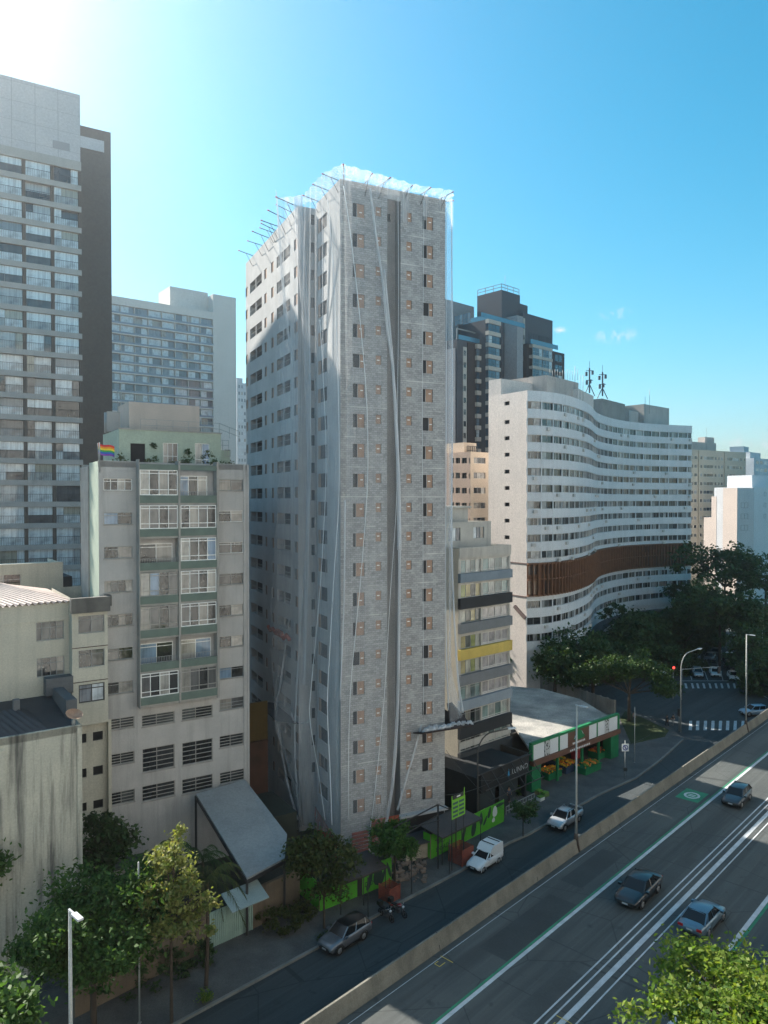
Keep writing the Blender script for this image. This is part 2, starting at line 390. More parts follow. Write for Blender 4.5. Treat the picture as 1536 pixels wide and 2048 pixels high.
_,pzt=ly(553.4,514.8); _,pzb=ly(553.4,537); _,nzt=ly(588,481); _,nzb=ly(588,503)
for (a,b,kind) in ((595,588,'n'),(580,553.4,'p'),(547,542.3,'n'),(533.2,528.6,'n'),(523.3,499.9,'p'),(495.4,490.9,'n')):
    items.append((ly(a,520)[0]-YR,ly(b,520)[0]-YR,kind))
for k in range(21):
    for a,b,kd in items:
        if kd=='n': hl.append((a,b,nzb-k*PIT,nzt-k*PIT,.16))
        else: hl.append((a,b,pzb-k*PIT,pzt-k*PIT,.9))
sw.panel((LX,YR,0),(0,1,0),(1,0,0),D2-YR,0,zr,hl,.16)
sw.panel((LX,D2,0),(1,0,0),(0,1,0),4-LX,0,zr,[]); sw.panel((4,DR,0),(0,1,0),(1,0,0),D2-DR,0,zr,[]); sw.panel((4,DR,0),(1,0,0),(0,1,0),XW-4,0,zr,[]); sw.panel((XW,0,0),(0,1,0),(1,0,0),DR,0,zr,[])
T.part('side_wall',sw,[RENDERC])
rf=MB(); zz=zr-1.0
rf.poly([(.0,0,zz),(RCX0,0,zz),(RCX0,RCD,zz),(RCX1,RCD,zz),(RCX1,0,zz),(XW,0,zz),(XW,DR,zz),(4,DR,zz),(4,D2,zz),(LX,D2,zz),(LX,YR,zz),(1.7,YR,zz),(1.7,SEG,zz),(0,SEG,zz)])
rf.box(3.2,7.6,9,16,zz,zr+.9)
for (a,b,c,d) in ((0.01,XW-.01,-.0,.18),(.01,.19,.2,SEG-.01),(LX+.01,LX+.19,YR+.01,D2-.01),(XW-.19,XW-.01,.2,DR-.01),(LX+.2,3.9,D2-.19,D2-.01)):
    rf.box(a,b,max(c,.012) if c<.1 else c,d,zz+.01,zr-.004)
T.part('roof',rf,[RENDERC])
# boarded windows: half dark opening, half brown plywood leaf with a white sticker
def board_mesh(w,h,k,sx,sz):
    m=MB(); m.box(0,w,.06,.075,0,h,1)                        # dark opening
    x=w*k; m.box(x,w-.01,.01,.05,.01,h-.01,0)
    if k>0: m.box(x-.04,x,.0,.06,0,h,2)
    m.box(0,w,-.02,.06,-.05,0,2)
    ww=w-x; m.box(x+ww*(.5+sx)-.13,x+ww*(.5+sx)+.13,.004,.012,h*sz-.045,h*sz+.045,3)
    return m.mesh('boarded_window',[PLY,OPENG,RENDERC,STICK])
bmW=[board_mesh(W1[1]-W1[0],zt-zb,kk,(-.05,.1,0,0,.1)[i],(.68,.55,.4,.5,.6)[i]) for i,kk in enumerate((.42,.45,.40,.62,.30))]
bmW2=[board_mesh(W2[1]-W2[0],zt-zb,kk,(.05,-.08,0,0,.1)[i],(.62,.5,.4,.5,.66)[i]) for i,kk in enumerate((.42,.45,.48,.66,.34))]
bmS=[board_mesh(S1[1]-S1[0],st-sb,0,0,(.5,.42,.6)[i]) for i in range(3)]
OB=[]
for k in range(21):
    dz=-k*PIT
    for (a,me,z) in ((W1[0],bmW,zb),(S1[0],bmS,sb),(S2[0],bmS,sb),(W2[0],bmW2,zb)):
        o=bpy.data.objects.new('boarded_window',rnd.choice(me)); put(o,T.root,(a,.08,z+dz)); OB.append(o)
# remaining openings on the left face: past the hundred parts, one object
so_=MB()
for k in range(21):
    dz=-k*PIT
    so_.box(.1,.14,y0,y1-.0,szb+dz,szt+dz,1); so_.box(.05,.09,y0+.75*(y1-y0),y1-.02,szb+dz,szt+dz,0)
    so_.box(LX+rx0,LX+rx1,YR+.08,YR+.13,rzb+dz,rzt+dz,1)
    for a,b,kd in items:
        a+=YR;b+=YR
        if kd=='n': 
            so_.box(LX+.1,LX+.14,a,b,nzb+dz,nzt+dz,1); so_.box(LX+.04,LX+.09,a+.03,a+(b-a)*.55,nzb+dz+.02,nzt+dz-.02,0)
        else:
            so_.box(LX+.84,LX+.88,a,b,pzb+dz,pzt+dz,1); mid=(a+b)/2
            so_.box(LX+.02,LX+.12,mid-.1,mid+.1,pzb+dz,pzt+dz,2)
            for q in range(int((b-a)/.35)): so_.box(LX+.06,LX+.075,a+.1+q*.35,a+.115+q*.35,pzb+dz,pzb+dz+.55,3)
            so_.box(LX+.05,LX+.085,a,b,pzb+dz+.55,pzb+dz+.59,3)
T.part('side_openings',so_,[PLY,OPENG,RENDERC,GRF],kind='stuff')
# roof outriggers (each a steel pole sticking out of the parapet)
POLEMESH=MB(); POLEMESH.tube([(0,0,0),(0,-2.2,.55)],.05,5,0); POLEMESH.tube([(0,.1,-2.0),(0,-1.1,.25)],.035,5,0); POLEMESH.tube([(0,-2.05,.53),(0,-2.3,.58)],.07,5,1)
REDT=flat('red_tip',(.5,.06,.05),.6)
pme=POLEMESH.mesh('roof_outrigger',[STEEL,REDT]); tips=[]
def outrig(x,y,rz,tilt=0.0,sc_=1.0):
    o=bpy.data.objects.new('roof_outrigger',pme); put(o,T.root,(x,y,zr+.03),rz); o.rotation_euler=(tilt,0,rz)
    o.scale=(1,sc_,sc_)
    return (Matrix.Translation((x,y,zr+.03))@Euler((tilt,0,rz)).to_matrix().to_4x4())@Vector((0,-2.2*sc_,.55*sc_))
front_tips=[outrig(x,.05,R(rz),R(ti),sc_) for x,rz,ti,sc_ in ((.4,-25,-8,.75),(2.5,8,-4,.6),(3.9,26,-2,.66),(6.7,14,4,.5),(8.4,20,2,.6),(10.6,30,2,.66))]
right_tips=[outrig(XW-.05,y,R(90),R(0),.6) for y in (.6,3.2)]
left_tips=[outrig(.05,y,R(-90),R(3),.72) for y in (.5,3.0,5.8)]+[outrig(LX+.05,y,R(-90),R(0)) for y in (7.9,)]
for y in (9.6,11.6,14.0,15.2,16.0,17.8,20.5,24.5): outrig(LX+.05,y,R(-90+rnd.uniform(-7,7)),R(rnd.uniform(-4,5)),rnd.uniform(.68,.92))

# ================================================================ safety netting (hangs from the roof poles; a thing of its own)
NET=empty('safety_net',(T.o.x,T.o.y,0),T.rz,'sheer white safety netting hanging from the roof poles down the raw tower','net')
N_TOP=netmat('net_dense',.27); N_SH=netmat('net_sheer',.21); N_MID=netmat('net_mid',.42); N_FOLD=netmat('net_fold',.62); ROPE=flat('net_rope',(.72,.74,.76),.8)
N_VEIL=netmat('net_veil',.15)
def sheet(rows,nu=18,amp=0.0,freq=7,seed=0):
    """rows: list of polylines (top to bottom) with equal point counts; smooth grid with folds"""
    r=random.Random(seed); ph=[r.random()*6.28 for _ in range(3)]
    g=[]
    for ri,row in enumerate(rows):
        row=[Vector(p) for p in row]; L=[0]
        for i in range(1,len(row)): L.append(L[-1]+(row[i]-row[i-1]).length)
        out=[]
        for k in range(nu+1):
            t=L[-1]*k/nu; i=max(j for j in range(len(row)) if L[j]<=t+1e-9); i=min(i,len(row)-2); f=(t-L[i])/max(1e-6,L[i+1]-L[i]); p=row[i].lerp(row[i+1],f)
            tn=(row[i+1]-row[i]).normalized(); n=Vector((tn.y,-tn.x,0)); u=k/nu
            p=p+n*amp*(math.sin(u*freq*6.28+ph[0])+.6*math.sin(u*freq*2.3*6.28+ph[1]))*(1 if 0<k<nu else .3)
            out.append(p)
        g.append(out)
    m=MB(); vs=[p for row in g for p in row]; n=nu+1
    m.add(vs,[(r_*n+k,r_*n+k+1,(r_+1)*n+k+1,(r_+1)*n+k) for r_ in range(len(g)-1) for k in range(nu)],0,True)
    return m
def lerprows(rows,sub=8):
    out=[]
    for i in range(len(rows)-1):
        for k in range(sub): out.append([Vector(a).lerp(Vector(b),k/sub) for a,b in zip(rows[i],rows[i+1])])
    out.append([Vector(a) for a in rows[-1]]); return out
# hood round the roof edge
ft=front_tips; lt=left_tips
top=[Vector((ft[0].x-.2,ft[0].y,ft[0].z))]+ft[1:]+[right_tips[0]]
hood=[]; edge=[Vector((x,.02,zr+.08)) for x in (.2,2.4,3.9,6.4,8.2,10.2,XW)]
m=sheet(lerprows([[p+Vector((0,0,.05+.12*(i%2))) for i,p in enumerate(top)],[ (a+b)/2-Vector((0,0,.25)) for a,b in zip(top,edge)],edge],4),46,.13,11,1)
m2=sheet(lerprows([[lt[3]+Vector((0,.3,0)),lt[2],lt[1],lt[0],top[0]],[(LX,YR,zr+.1),(0,5.8,zr+.1),(0,3,zr+.1),(0,.6,zr+.1),(.2,.02,zr+.1)]],4),30,.13,9,2)
k=len(m.v); m.v+=m2.v; m.f+=[[i+k for i in f] for f in m2.f]; m.m+=m2.m; m.sm+=m2.sm
m.build('roof_hood',[N_TOP],NET)
# hanging front strip just under the hood (bunched pieces over the parapet)
N_FLAP=netmat('net_flap',.34)
for (x,w_,L_) in ((.6,1.0,1.3),(3.9,.7,1.0),(6.7,.9,3.0),(8.9,.6,2.4),(10.6,.5,1.2)):
    q=sheet(lerprows([[(x-w_/2,-.12,zr+.1),(x+w_/2,-.12,zr+.1)],[(x-w_*.35,-.1,zr-L_),(x+w_*.3,-.1,zr-L_)]],4),8,.05,2,int(x*10))
    q.build('loose_flap',[N_FLAP],NET)
# veil over the left face down to the tray, then gathered to the ground
TZ=11.6
def lp(px,py,d): return T.Mi@AT(px,py,d)
rowA=[lt[3]+Vector((0,.0,0)),lt[2],lt[1],lt[0],ft[0]]
A1=[(-3.0,8.6,40),(-2.4,6.8,40),(-1.7,4,40),(-1.1,1,40),(-.5,-.8,40)]
A2=[(-4.2,9.4,TZ+8),(-3.4,7.2,TZ+8),(-2.0,4.6,TZ+8),(-1.4,1.2,TZ+8),(-.6,-1.0,TZ+8)]
A3=[lp(553,1416,78),(-4.3,6.6,TZ-.3),lp(618,1440,71.5),(-1.5,.4,TZ+.4),(-.6,-.9,TZ)]
A4=[lp(580,1560,75),lp(592,1570,73.5),lp(604,1560,71),(-1.2,.2,6),(-.5,-.9,6)]
A5=[lp(596,1650,74),lp(600,1655,73.5),lp(606,1650,71),lp(655,1665,67),(-.5,-.8,2.5)]
rows=lerprows([rowA,A1,A2,A3,A4,A5],8)
v=sheet(rows,60,.10,7,5); v.build('side_veil',[N_SH],NET)
# dense gathered swag down the recess
q=sheet(lerprows([[(-2.2,7.0,zr+.5),(-1.6,5.9,zr+.5)],[(-1.3,6.6,50),(-.9,5.6,50)],[(-1.1,6.2,38),(-.8,5.6,38)],[(-1.6,6.2,TZ+4),(-1.4,5.9,TZ+4)]],8),14,.08,3,9); q.build('gathered_swag',[N_MID],NET)
q=sheet(lerprows([[lt[3]+Vector((0,.25,.9)),lt[3]+Vector((0,-.3,0))],[(-2.5,9.5,54),(-2.3,9.0,54)],[(-1.9,8.0,47),(-1.85,7.9,47)]],8),8,.05,2,10); q.build('gathered_swag',[N_FOLD],NET)
# front veil (almost clear) with heavier folds
FV=[[(p.x,p.y,p.z) for p in ft[:3]]+[(5.6,-.9,zr)],[(.2,-1.0,40),(2.4,-1.2,40),(4.6,-1.0,40),(5.9,-.8,40)],[(-.4,-1.2,TZ),(1.2,-1.5,TZ),(3.4,-1.4,TZ),(5.8,-1.0,TZ)],[(-.3,-1.2,1.5),(.6,-3.0,.6),(2.0,-3.0,.6),(3.6,-1.5,2)]]
sheet(lerprows(FV,8),44,.12,8,12).build('front_veil',[N_VEIL],NET)
RV=[[right_tips[0]+Vector((-1.6,-.3,0)),right_tips[0],right_tips[1]],[(XW+.1,-.6,48),(XW+.9,0,48),(XW+.9,3,48)],[(XW+.1,-.6,TZ+6),(XW+.7,0,TZ+6),(XW+.8,2.4,TZ+6)],[(XW-.2,-1.3,TZ+.2),(XW+1.7,-.6,TZ+.4),(XW+1.9,2,TZ+.5)]]
sheet(lerprows(RV,8),24,.06,5,14).build('side_veil',[netmat('net_right',.2)],NET)
def fold(pts,w0,w1,mat,seed=0):
    m=MB(); pts=[Vector(p) for p in pts]; 
    # smooth resample
    P=[]; n=len(pts)
    for i in range(n-1):
        p0=pts[max(0,i-1)];p1=pts[i];p2=pts[i+1];p3=pts[min(n-1,i+2)]
        for k in range(8):
            t=k/8; P.append(.5*((2*p1)+(-p0+p2)*t+(2*p0-5*p1+4*p2-p3)*t*t+(-p0+3*p1-3*p2+p3)*t**3))
    P.append(pts[-1]); L=len(P)
    m.tube(P,[(w0+(w1-w0)*i/(L-1)) for i in range(L)],5,0); m.build('net_fold',[mat],NET)
def fp(px,py,d=-.45):   # a point just in front of the facade plane
    x,z=T.on(px,py,d); return (x,d,z)
fold([fp(687,372),fp(697,440),fp(707,520),fp(720,640),fp(733,800),fp(735,960),fp(722,1150),fp(700,1400),fp(697,1640)],.05,.03,ROPE)
fold([fp(740,376),fp(752,470),fp(765,560),fp(775,660),fp(788,760),fp(795,900),fp(799,1080),fp(798,1250),fp(795,1420),fp(786,1560),fp(770,1660)],0.10,0.17,N_FOLD)
fold([fp(768,540),fp(783,700),fp(791,820),fp(797,960),fp(799,1100)],0.12,0.22,N_FOLD)
fold([fp(796,395),fp(797,600),fp(795,800),fp(793,1000),fp(780,1200),fp(768,1400),fp(748,1600),fp(735,1690)],.025,.03,ROPE)
fold([fp(848,400),fp(845,800),fp(846,1100),fp(847,1430)],.02,.02,ROPE)
fold([fp(843,1450),fp(830,1500),fp(812,1560),fp(795,1620)],0.08,0.12,N_FOLD)
fold([fp(690,1000),fp(688,1200),fp(680,1400)],0.06,0.07,N_FOLD)
fold([lp(655,398,69.3),lp(668,560,68.5),lp(676,760,68),lp(678,980,68),lp(668,1150,68),lp(658,1330,67.8),lp(655,1420,67.5),lp(660,1540,67),lp(664,1650,66.5)],.03,.035,ROPE)
fold([lp(640,640,71),lp(652,900,70.5),lp(645,1100,70.5),lp(634,1250,70),lp(622,1380,70),lp(620,1440,70),lp(636,1540,70),lp(650,1640,69.5)],.03,.04,ROPE)
fold([lp(592,560,76),lp(606,760,76),lp(608,900,76),lp(600,1060,77),lp(580,1220,78),lp(562,1360,78.5),lp(553,1416,78.5),lp(560,1480,78),lp(576,1570,76),lp(596,1640,74)],0.06,0.14,N_FOLD)
fold([lp(612,700,75),lp(618,950,74.5),lp(606,1180,74.5),lp(592,1400,74.5),lp(590,1520,74),lp(600,1640,73)],0.06,0.12,N_FOLD)
fold([lp(582,1425,75),lp(590,1444,75),lp(612,1446,74),lp(620,1438,73)],0.08,0.10,N_FOLD)
fold([T.Mi@AT(903,400,74),T.Mi@AT(905,800,74.5),T.Mi@AT(904,1100,75),T.Mi@AT(914,1330,75),T.Mi@AT(926,1425,75.5)],0.06,0.12,N_FOLD)
fold([T.Mi@AT(893,420,73.5),T.Mi@AT(892,900,73.5),T.Mi@AT(891,1200,73.5),T.Mi@AT(897,1420,73.5)],0.04,0.07,N_FOLD)
# protective tray near the foot: timber platform with netting heaped on it
TR=MB(); 
def tray(a,b,c,d,th=.12): 
    TR.add([a,b,c,d]+[Vector(p)-Vector((0,0,th)) for p in (a,b,c,d)],[(0,1,2,3),(7,6,5,4),(0,4,5,1),(1,5,6,2),(2,6,7,3),(3,7,4,0)])
z_=TZ-.3
tray((7.6,-.02,z_),(7.6,-2.0,z_+.5),(XW+1.8,-2.0,z_+.5),(XW+.02,-.02,z_)); tray((XW+.02,-.02,z_),(XW+1.9,-2.0,z_+.5),(XW+1.9,4.5,z_+.8),(XW+.02,4.5,z_))
tray((XW-.5,-2.02,z_+.52),(XW+1.9,-2.02,z_+.52),(XW+2.0,2,z_+1.8),(XW+1.4,2,z_+1.75),.06)
TR.build('debris_tray',[surf('tray_timber',(.07,.05,.045),.9,(.04,.03,.03),1.2)],T.root)
TL=MB(); a=[(LX-.02,YR,z_),(LX-2.3,YR-.2,z_+.5),(LX-2.2,16,z_+.5),(LX-.02,16,z_)]
TL.add(a+[Vector(p)-Vector((0,0,.1)) for p in a],[(0,1,2,3),(7,6,5,4),(0,4,5,1),(1,5,6,2),(2,6,7,3),(3,7,4,0)])
TL.build('debris_tray',[surf('tray_timber_side',(.09,.09,.09),.9,(.05,.05,.05),1.2)],T.root)
hp=MB(); r=random.Random(3)
for i in range(26):
    x=7.9+i*.2; hp.tube([(x,-1.2-.4*r.random(),z_+.35),(x+.35,-1.4-.3*r.random(),z_+.55+.25*r.random()),(x+.75,-1.1-.5*r.random(),z_+.38)],[.08,.22,.06],6)
hp.build('heaped_net',[N_FOLD],NET)
# orange barrier mesh round the foot of the tower and up on the rear tray
om=MB()
for k in range(7): om.box(3.0,5.9,-.35-.01*k,-.3,1.2+k*.36,1.48+k*.36)
for k in range(7): om.box(.9,2.6,-.55,-.5,.6+k*.34,.86+k*.34)
om.build('orange_barrier',[ORANGE],None,label='orange mesh barrier strips across the foot of the raw tower',cat='barrier',loc=(T.o.x,T.o.y,0),rz=T.rz)
om=MB(); om.add([(-.4,-.1,.2),(-.35,6,.2),(-.35,6,3.2),(-.4,-.1,2.2)],[(0,1,2,3)]); om.add([(-.45,-.1,.2),(-.4,6,.2),(-.4,6,3.2),(-.45,-.1,2.2)],[(0,1,2,3)])
om.build('orange_barrier',[ORANGE],None,label='sloping orange sheet along the left foot of the raw tower',cat='barrier',loc=(T.o.x,T.o.y,0),rz=T.rz)
om=MB(); 
for k in range(9): om.tube([(LX-.5-.1*math.sin(k),9+k*.8,19.6+.25*math.sin(k*2)),(LX-.6,9.9+k*.8,19.8+.2*math.cos(k*3))],.2,6)
om.build('orange_netting_roll',[ORANGE],None,label='bunched orange netting hanging on the shaded left face of the raw tower',cat='netting',loc=(T.o.x,T.o.y,0),rz=T.rz)
# ================================================================ grey apartment block with green spandrel balconies
CEM=surf('grey_plaster',(.49,.475,.46),.9,(.41,.40,.39),.5,streak=.5,streakc=(.22,.215,.21))
GREENW=surf('pale_green_wall',(.40,.47,.38),.9,(.34,.40,.33),.4,streak=.3,streakc=(.22,.26,.21))
GREENS=surf('green_spandrel',(.15,.20,.17),.85,(.12,.16,.14),1.2)
TRIMC=surf('cement_trim',(.40,.38,.35),.9,(.3,.29,.27),.9,streak=.3)
q=AT(497,930,70.5)
A=B('apartment_block','grey plaster apartment block with green balcony spandrels and a green penthouse','building',(q.x,q.y),58)
ztop=q.z; AZT=ztop
def zc(x,y): return 150+x/3.84, 850+y/3.84
XL=A.on(197,1000)[0]
def rng(px0,px1,y=0,py=1000): return A.on(px0,py,y)[0],A.on(px1,py,y)[0]
lw=rng(207.3,264.6); rw=rng(437.8,486.5)
PY=-1.0
b1=rng(279,356.5,PY); b2=rng(360.5,433,PY); bx0=A.on(277.6,1000,PY)[0]; bx1=A.on(435.5,1000,PY)[0]
lzt=A.on(236,957)[1]; lzb=A.on(236,981)[1]; lz6=A.on(243,1363)[1]; ST=(lzt-lz6)/6
rzt_=A.on(462,959)[1]; rzb_=A.on(462,981.5)[1]
b1t=A.on(316,939.8,PY)[1]; b1b=A.on(316,990.6,PY)[1]; b1s=A.on(316,1006,PY)[1]
hol=[]
for k in range(7):
    hol.append((lw[0]-XL,lw[1]-XL,lzb-k*ST,lzt-k*ST)); hol.append((rw[0]-XL,rw[1]-XL,rzb_-k*ST,rzt_-k*ST))
hol.append((rw[0]-XL,rw[1]-XL,rzb_-7*ST,rzt_-7*ST))
LOUV=[]
def z6(x,y): return 180+x/4.5176,1300+y/4.5176
for (x0,x1,yt,yb) in ((172,402,612,712),(468,765,572,675),(830,1110,514,618),(175,402,930,1032),(472,765,872,1085),(832,1110,818,1022),(1170,1390,762,870),(180,402,1275,1390),(468,768,1205,1345),(830,1110,1145,1280),(1172,1395,1090,1195)):
    p0,_=z6(x0,yt); p1,_=z6(x1,yt); xm=(p0+p1)/2
    a=A.on(p0,1500)[0]; b=A.on(p1,1500)[0]; zt_=A.on(xm,z6(0,yt)[1])[1]; zb_=A.on(xm,z6(0,yb)[1])[1]; LOUV.append((a,b,zb_,zt_)); hol.append((a-XL,b-XL,zb_,zt_))
mb=MB(); zbase=0
mb.panel((XL,0,0),(1,0,0),(0,1,0),-XL,zbase,ztop,hol,.2)
DPT=A.onx(164,1050,XL)[0]; DMID=A.onx(179,1050,XL)[0]
mb.panel((0,0,0),(0,1,0),(1,0,0),DPT,zbase,ztop,[]); mb.panel((XL,DPT,0),(1,0,0),(0,1,0),-XL,zbase,ztop,[])
for (a,b) in ((-.55,-.35),(-.18,0)): mb.box(a,b,-.07,-.002,zbase,ztop,0)
A.part('wall',mb,[CEM])
mb=MB(); mb.panel((XL,0,0),(0,1,0),(1,0,0),DMID,zbase,ztop,[]); A.part('side_wall',mb,[GREENW]); mb=MB(); mb.box(XL-.12,XL+.02,DMID,DPT,zbase,ztop-.3); A.part('side_wall',mb,[TRIMC])
mb=MB(); mb.poly([(XL,0,ztop-.5),(0,0,ztop-.5),(0,DPT,ztop-.5),(XL,DPT,ztop-.5)]); mb.box(XL,bx0,.0,.18,ztop-.5,ztop+.06); mb.box(bx1,0,.0,.18,ztop-.5,ztop+.06)
A.part('terrace_roof',mb,[CEM])
# projecting balcony stack
mb=MB(); zbt=b1s-6*ST-.25; zs0=b1t+.55
fin=.16
f=[(bx0,b1[0]),(b1[1]+.0,b2[0]),(b2[1],bx1+.1)]
for (a,b) in f: mb.box(a,b,PY-.08,-.003,zbt,zs0+(.35 if a==bx0 else 0.3))
for k in range(8):
    z=zs0-k*ST+(-.28 if k else 0)
for k in range(7): 
    mb.box(b1[0],b1[1],PY+.02,-.003,b1s-k*ST-.16,b1s-k*ST); mb.box(b2[0],b2[1],PY+.02,-.003,b1s-k*ST-.16,b1s-k*ST)
A.part('balcony_frame',mb,[TRIMC])
for bi,(a,b) in enumerate((b1,b2)):
    s_=MB(); s_.box(a+.004,b-.004,PY-.03,PY+.1,b1t+.02,zs0-.05); A.part('parapet',s_,[GREENS])
    for k in range(7):
        dz=-k*ST
        s_=MB(); s_.box(a+.004,b-.004,PY-.03,PY+.1,b1s+dz+.003,b1b+dz); A.part('spandrel',s_,[GREENS])
        open_=(bi,k) in ((1,0),(0,2),(0,5),(1,5))
        hh=b1t-b1b+ (0 if k==0 else .0)
        if k: hh=ST-(b1b-b1s)-.20
        if not open_:
            wm=WHF if (bi,k) in ((0,0),(1,1),(1,2)) else (WHF if rnd.random()<.35 else GRF)
            A.win(('y',PY),a+.03,b-.03,b1b+dz+.003,b1b+dz+hh,WHF if k<3 else rnd.choice([WHF,TRIMC]),G_HOME,cols=(.25,.5,.75),rows=(.22,.86),t=.075,depth=.02,name='balcony_glazing',yb=.06)
        else:
            r_=MB(); rail=[(a+.1,PY+.05,b1b+dz),(b-.1,PY+.05,b1b+dz)]; railing(r_,rail,.35 if k!=5 else .5,.014,.14,rails=(1.0,)); A.part('railing',r_,[GRF])
            bw=MB(); bw.box(a+.01,b-.01,-.09,-.05,b1b+dz-.3,b1b+dz+hh); A.part('balcony_back',bw,[CEM])
            A.win(('y',-.12),a+.15,b-.3 if k else b-.6,b1b+dz-.2,b1b+dz+hh-.45,WHF,G_HOME,cols=(.5,) if k else (.33,.66),rows=(.82,),t=.07,depth=-.05,name='balcony_door',yb=.05)
for k in range(7):
    A.win(('y',0),lw[0],lw[1],lzb-k*ST,lzt-k*ST,WHF if k==0 else rnd.choice([TRIMC,GRF]),G_HOME,cols=(.25,.5,.75) if k in (0,3,4) else (.5,),rows=(.75,),t=.055,depth=.1)
    A.win(('y',0),rw[0],rw[1],rzb_-k*ST,rzt_-k*ST,WHF if k in (1,2) else GRF,G_HOME,cols=(.5,),rows=(.8,),t=.055,depth=.1)
A.win(('y',0),rw[0],rw[1],rzb_-7*ST,rzt_-7*ST,GRF,G_HOME,cols=(.5,),rows=(.3,.6),t=.045,depth=.1)
for i,(a,b,z0,z1) in enumerate(LOUV):
    h=z1-z0; n=4 if h<1.9 else 5
    A.win(('y',0),a,b,z0,z1,TRIMC,G_DARK,cols=(.45,),rows=tuple((k+1)/n for k in range(n-1)),t=.07,depth=.08,name='louvred_window')
# window sills
mb=MB()
for h in hol: mb.box(h[0]+XL-.06,h[1]+XL+.06,-.07,.0,h[2]-.07,h[2]-.002)
A.part('window_sills',mb,[TRIMC],kind='stuff')
A.flush(97)
# penthouse set back on the terrace
PX0=A.on(238,900,3)[0]; PX1=A.on(442,900,3)[0]; PZ=A.on(340,863,3)[1]
mb=MB(); zf=ztop-.5
dh=[]
for (a,b,t_,b_,) in ((261,290.5,887,925),(326,356,886,925),(390,419,887,925)):
    u0,u1=A.on(a,900,3)[0]-PX0,A.on(b,900,3)[0]-PX0; dh.append((u0,u1,zf+.05,A.on((a+b)/2,t_,3)[1]))
mb.panel((PX0,3,0),(1,0,0),(0,1,0),PX1-PX0,zf,PZ,dh,.15); mb.panel((PX0,3,0),(0,1,0),(1,0,0),7,zf,PZ,[]); mb.panel((PX1,3,0),(0,1,0),(1,0,0),7,zf,PZ,[]); mb.panel((PX0,10,0),(1,0,0),(0,1,0),PX1-PX0,zf,PZ,[])
mb.poly([(PX0,3,PZ-.1),(PX1,3,PZ-.1),(PX1,10,PZ-.1),(PX0,10,PZ-.1)]); mb.box(PX1,-.3,4.2,9,zf,PZ-1.5)
A.part('penthouse',mb,[GREENW])
mb=MB(); mb.box(PX0-.1,PX1+.1,2.9,3.02,PZ,PZ+.12); A.part('penthouse_cornice',mb,[TRIMC])
A.win(('y',3),PX0+dh[1][0],PX0+dh[1][1],dh[1][2],dh[1][3],WHF,G_HOME,cols=(.33,.66),rows=(.5,),depth=.05,name='terrace_door'); A.win(('y',3),PX0+dh[2][0],PX0+dh[2][1],dh[2][2],dh[2][3],WHF,G_HOME,cols=(.5,),rows=(.4,),depth=.05,name='terrace_door')
A.win(('y',3),PX0+dh[0][0],PX0+dh[0][1],dh[0][2],dh[0][3],None,DARKROOM,cols=(),depth=.05,name='terrace_door',single=True)
A.win(('y',4.2),PX1+.8,PX1+1.4,zf+1.5,zf+2.2,GRF,G_DARK,cols=(.5,),depth=-.05,name='window'); A.flush(97)
BX=(A.on(258,830,5)[0],A.on(399,830,5)[0]); BZ=A.on(330,808,5)[1]
mb=MB(); mb.box(BX[0],BX[1],5,9.5,PZ-.1,BZ); A.part('water_tank_house',mb,[surf('pale_pink_plaster',(.52,.45,.40),.9,(.46,.40,.36),.5,streak=.2)])
mb=MB(); railing(mb,[(BX[0]+.6,3.2,PZ-.05),(PX1-.1,3.2,PZ-.05),(PX1+2.4,4.4,PZ-.6)],1.1,.02,1.3); railing(mb,[(PX1,4.3,PZ-1.5),(-.4,4.3,PZ-1.5)],1.0,.02,.5); A.part('roof_railing',mb,[GRF])
mb=MB(); mb.tube([(PX0+1.2,9,PZ),(PX0+1.2,9,PZ+4.4)],.04); mb.tube([(BX[0]-1.4,8,PZ),(BX[0]-1.4,8,PZ+2)],.25); mb.box(BX[0]-1.8,BX[0]-.6,6,6.05,PZ,PZ+1.9); mb.tube([(XL+.1,-.1,ztop-1),(XL+.1,-.1,ztop+1.6)],.05); A.part('antenna_mast',mb,[GRF],kind='stuff'); mb=MB(); mb.box(-9,-.03,DPT+.01,22,0,ztop-1.5); A.part('shading_wing',mb,[CEM])  # hidden box behind the block, added to keep sky light out of the gap
# rainbow flag on its pole
fx,fz=A.on(197,886,1); FL=empty('rainbow_flag',A.w(fx,1,ztop-.4),A.rz,'rainbow striped flag flying from a short pole on the terrace corner','flag')
mb=MB(); mb.tube([(0,0,0),(-.05,0,fz-ztop+.4)],.03,6); mb.build('pole',[GRF],FL)
mb=MB(); hF=.95; LF=1.35; z0=fz-ztop+.4
cols6=[(.62,.02,.03),(.75,.22,.01),(.72,.55,.02),(.03,.30,.06),(.02,.10,.42),(.20,.04,.30)]
for i in range(6):
    n=8
    for k in range(n):
        u0,u1=k/n,(k+1)/n
        def fpnt(u,v): return (u*LF,.10*math.sin(u*7)+.04*math.sin(v*3),z0-v*hF/6-.28*u-.06*math.sin(u*6))
        mb.add([fpnt(u0,i),fpnt(u1,i),fpnt(u1,i+1),fpnt(u0,i+1)],[(0,1,2,3)],i,True)
mb.build('cloth',[flat('flag_%s'%n_,c,.8) for n_,c in zip(('red','orange','yellow','green','blue','violet'),cols6)],FL)

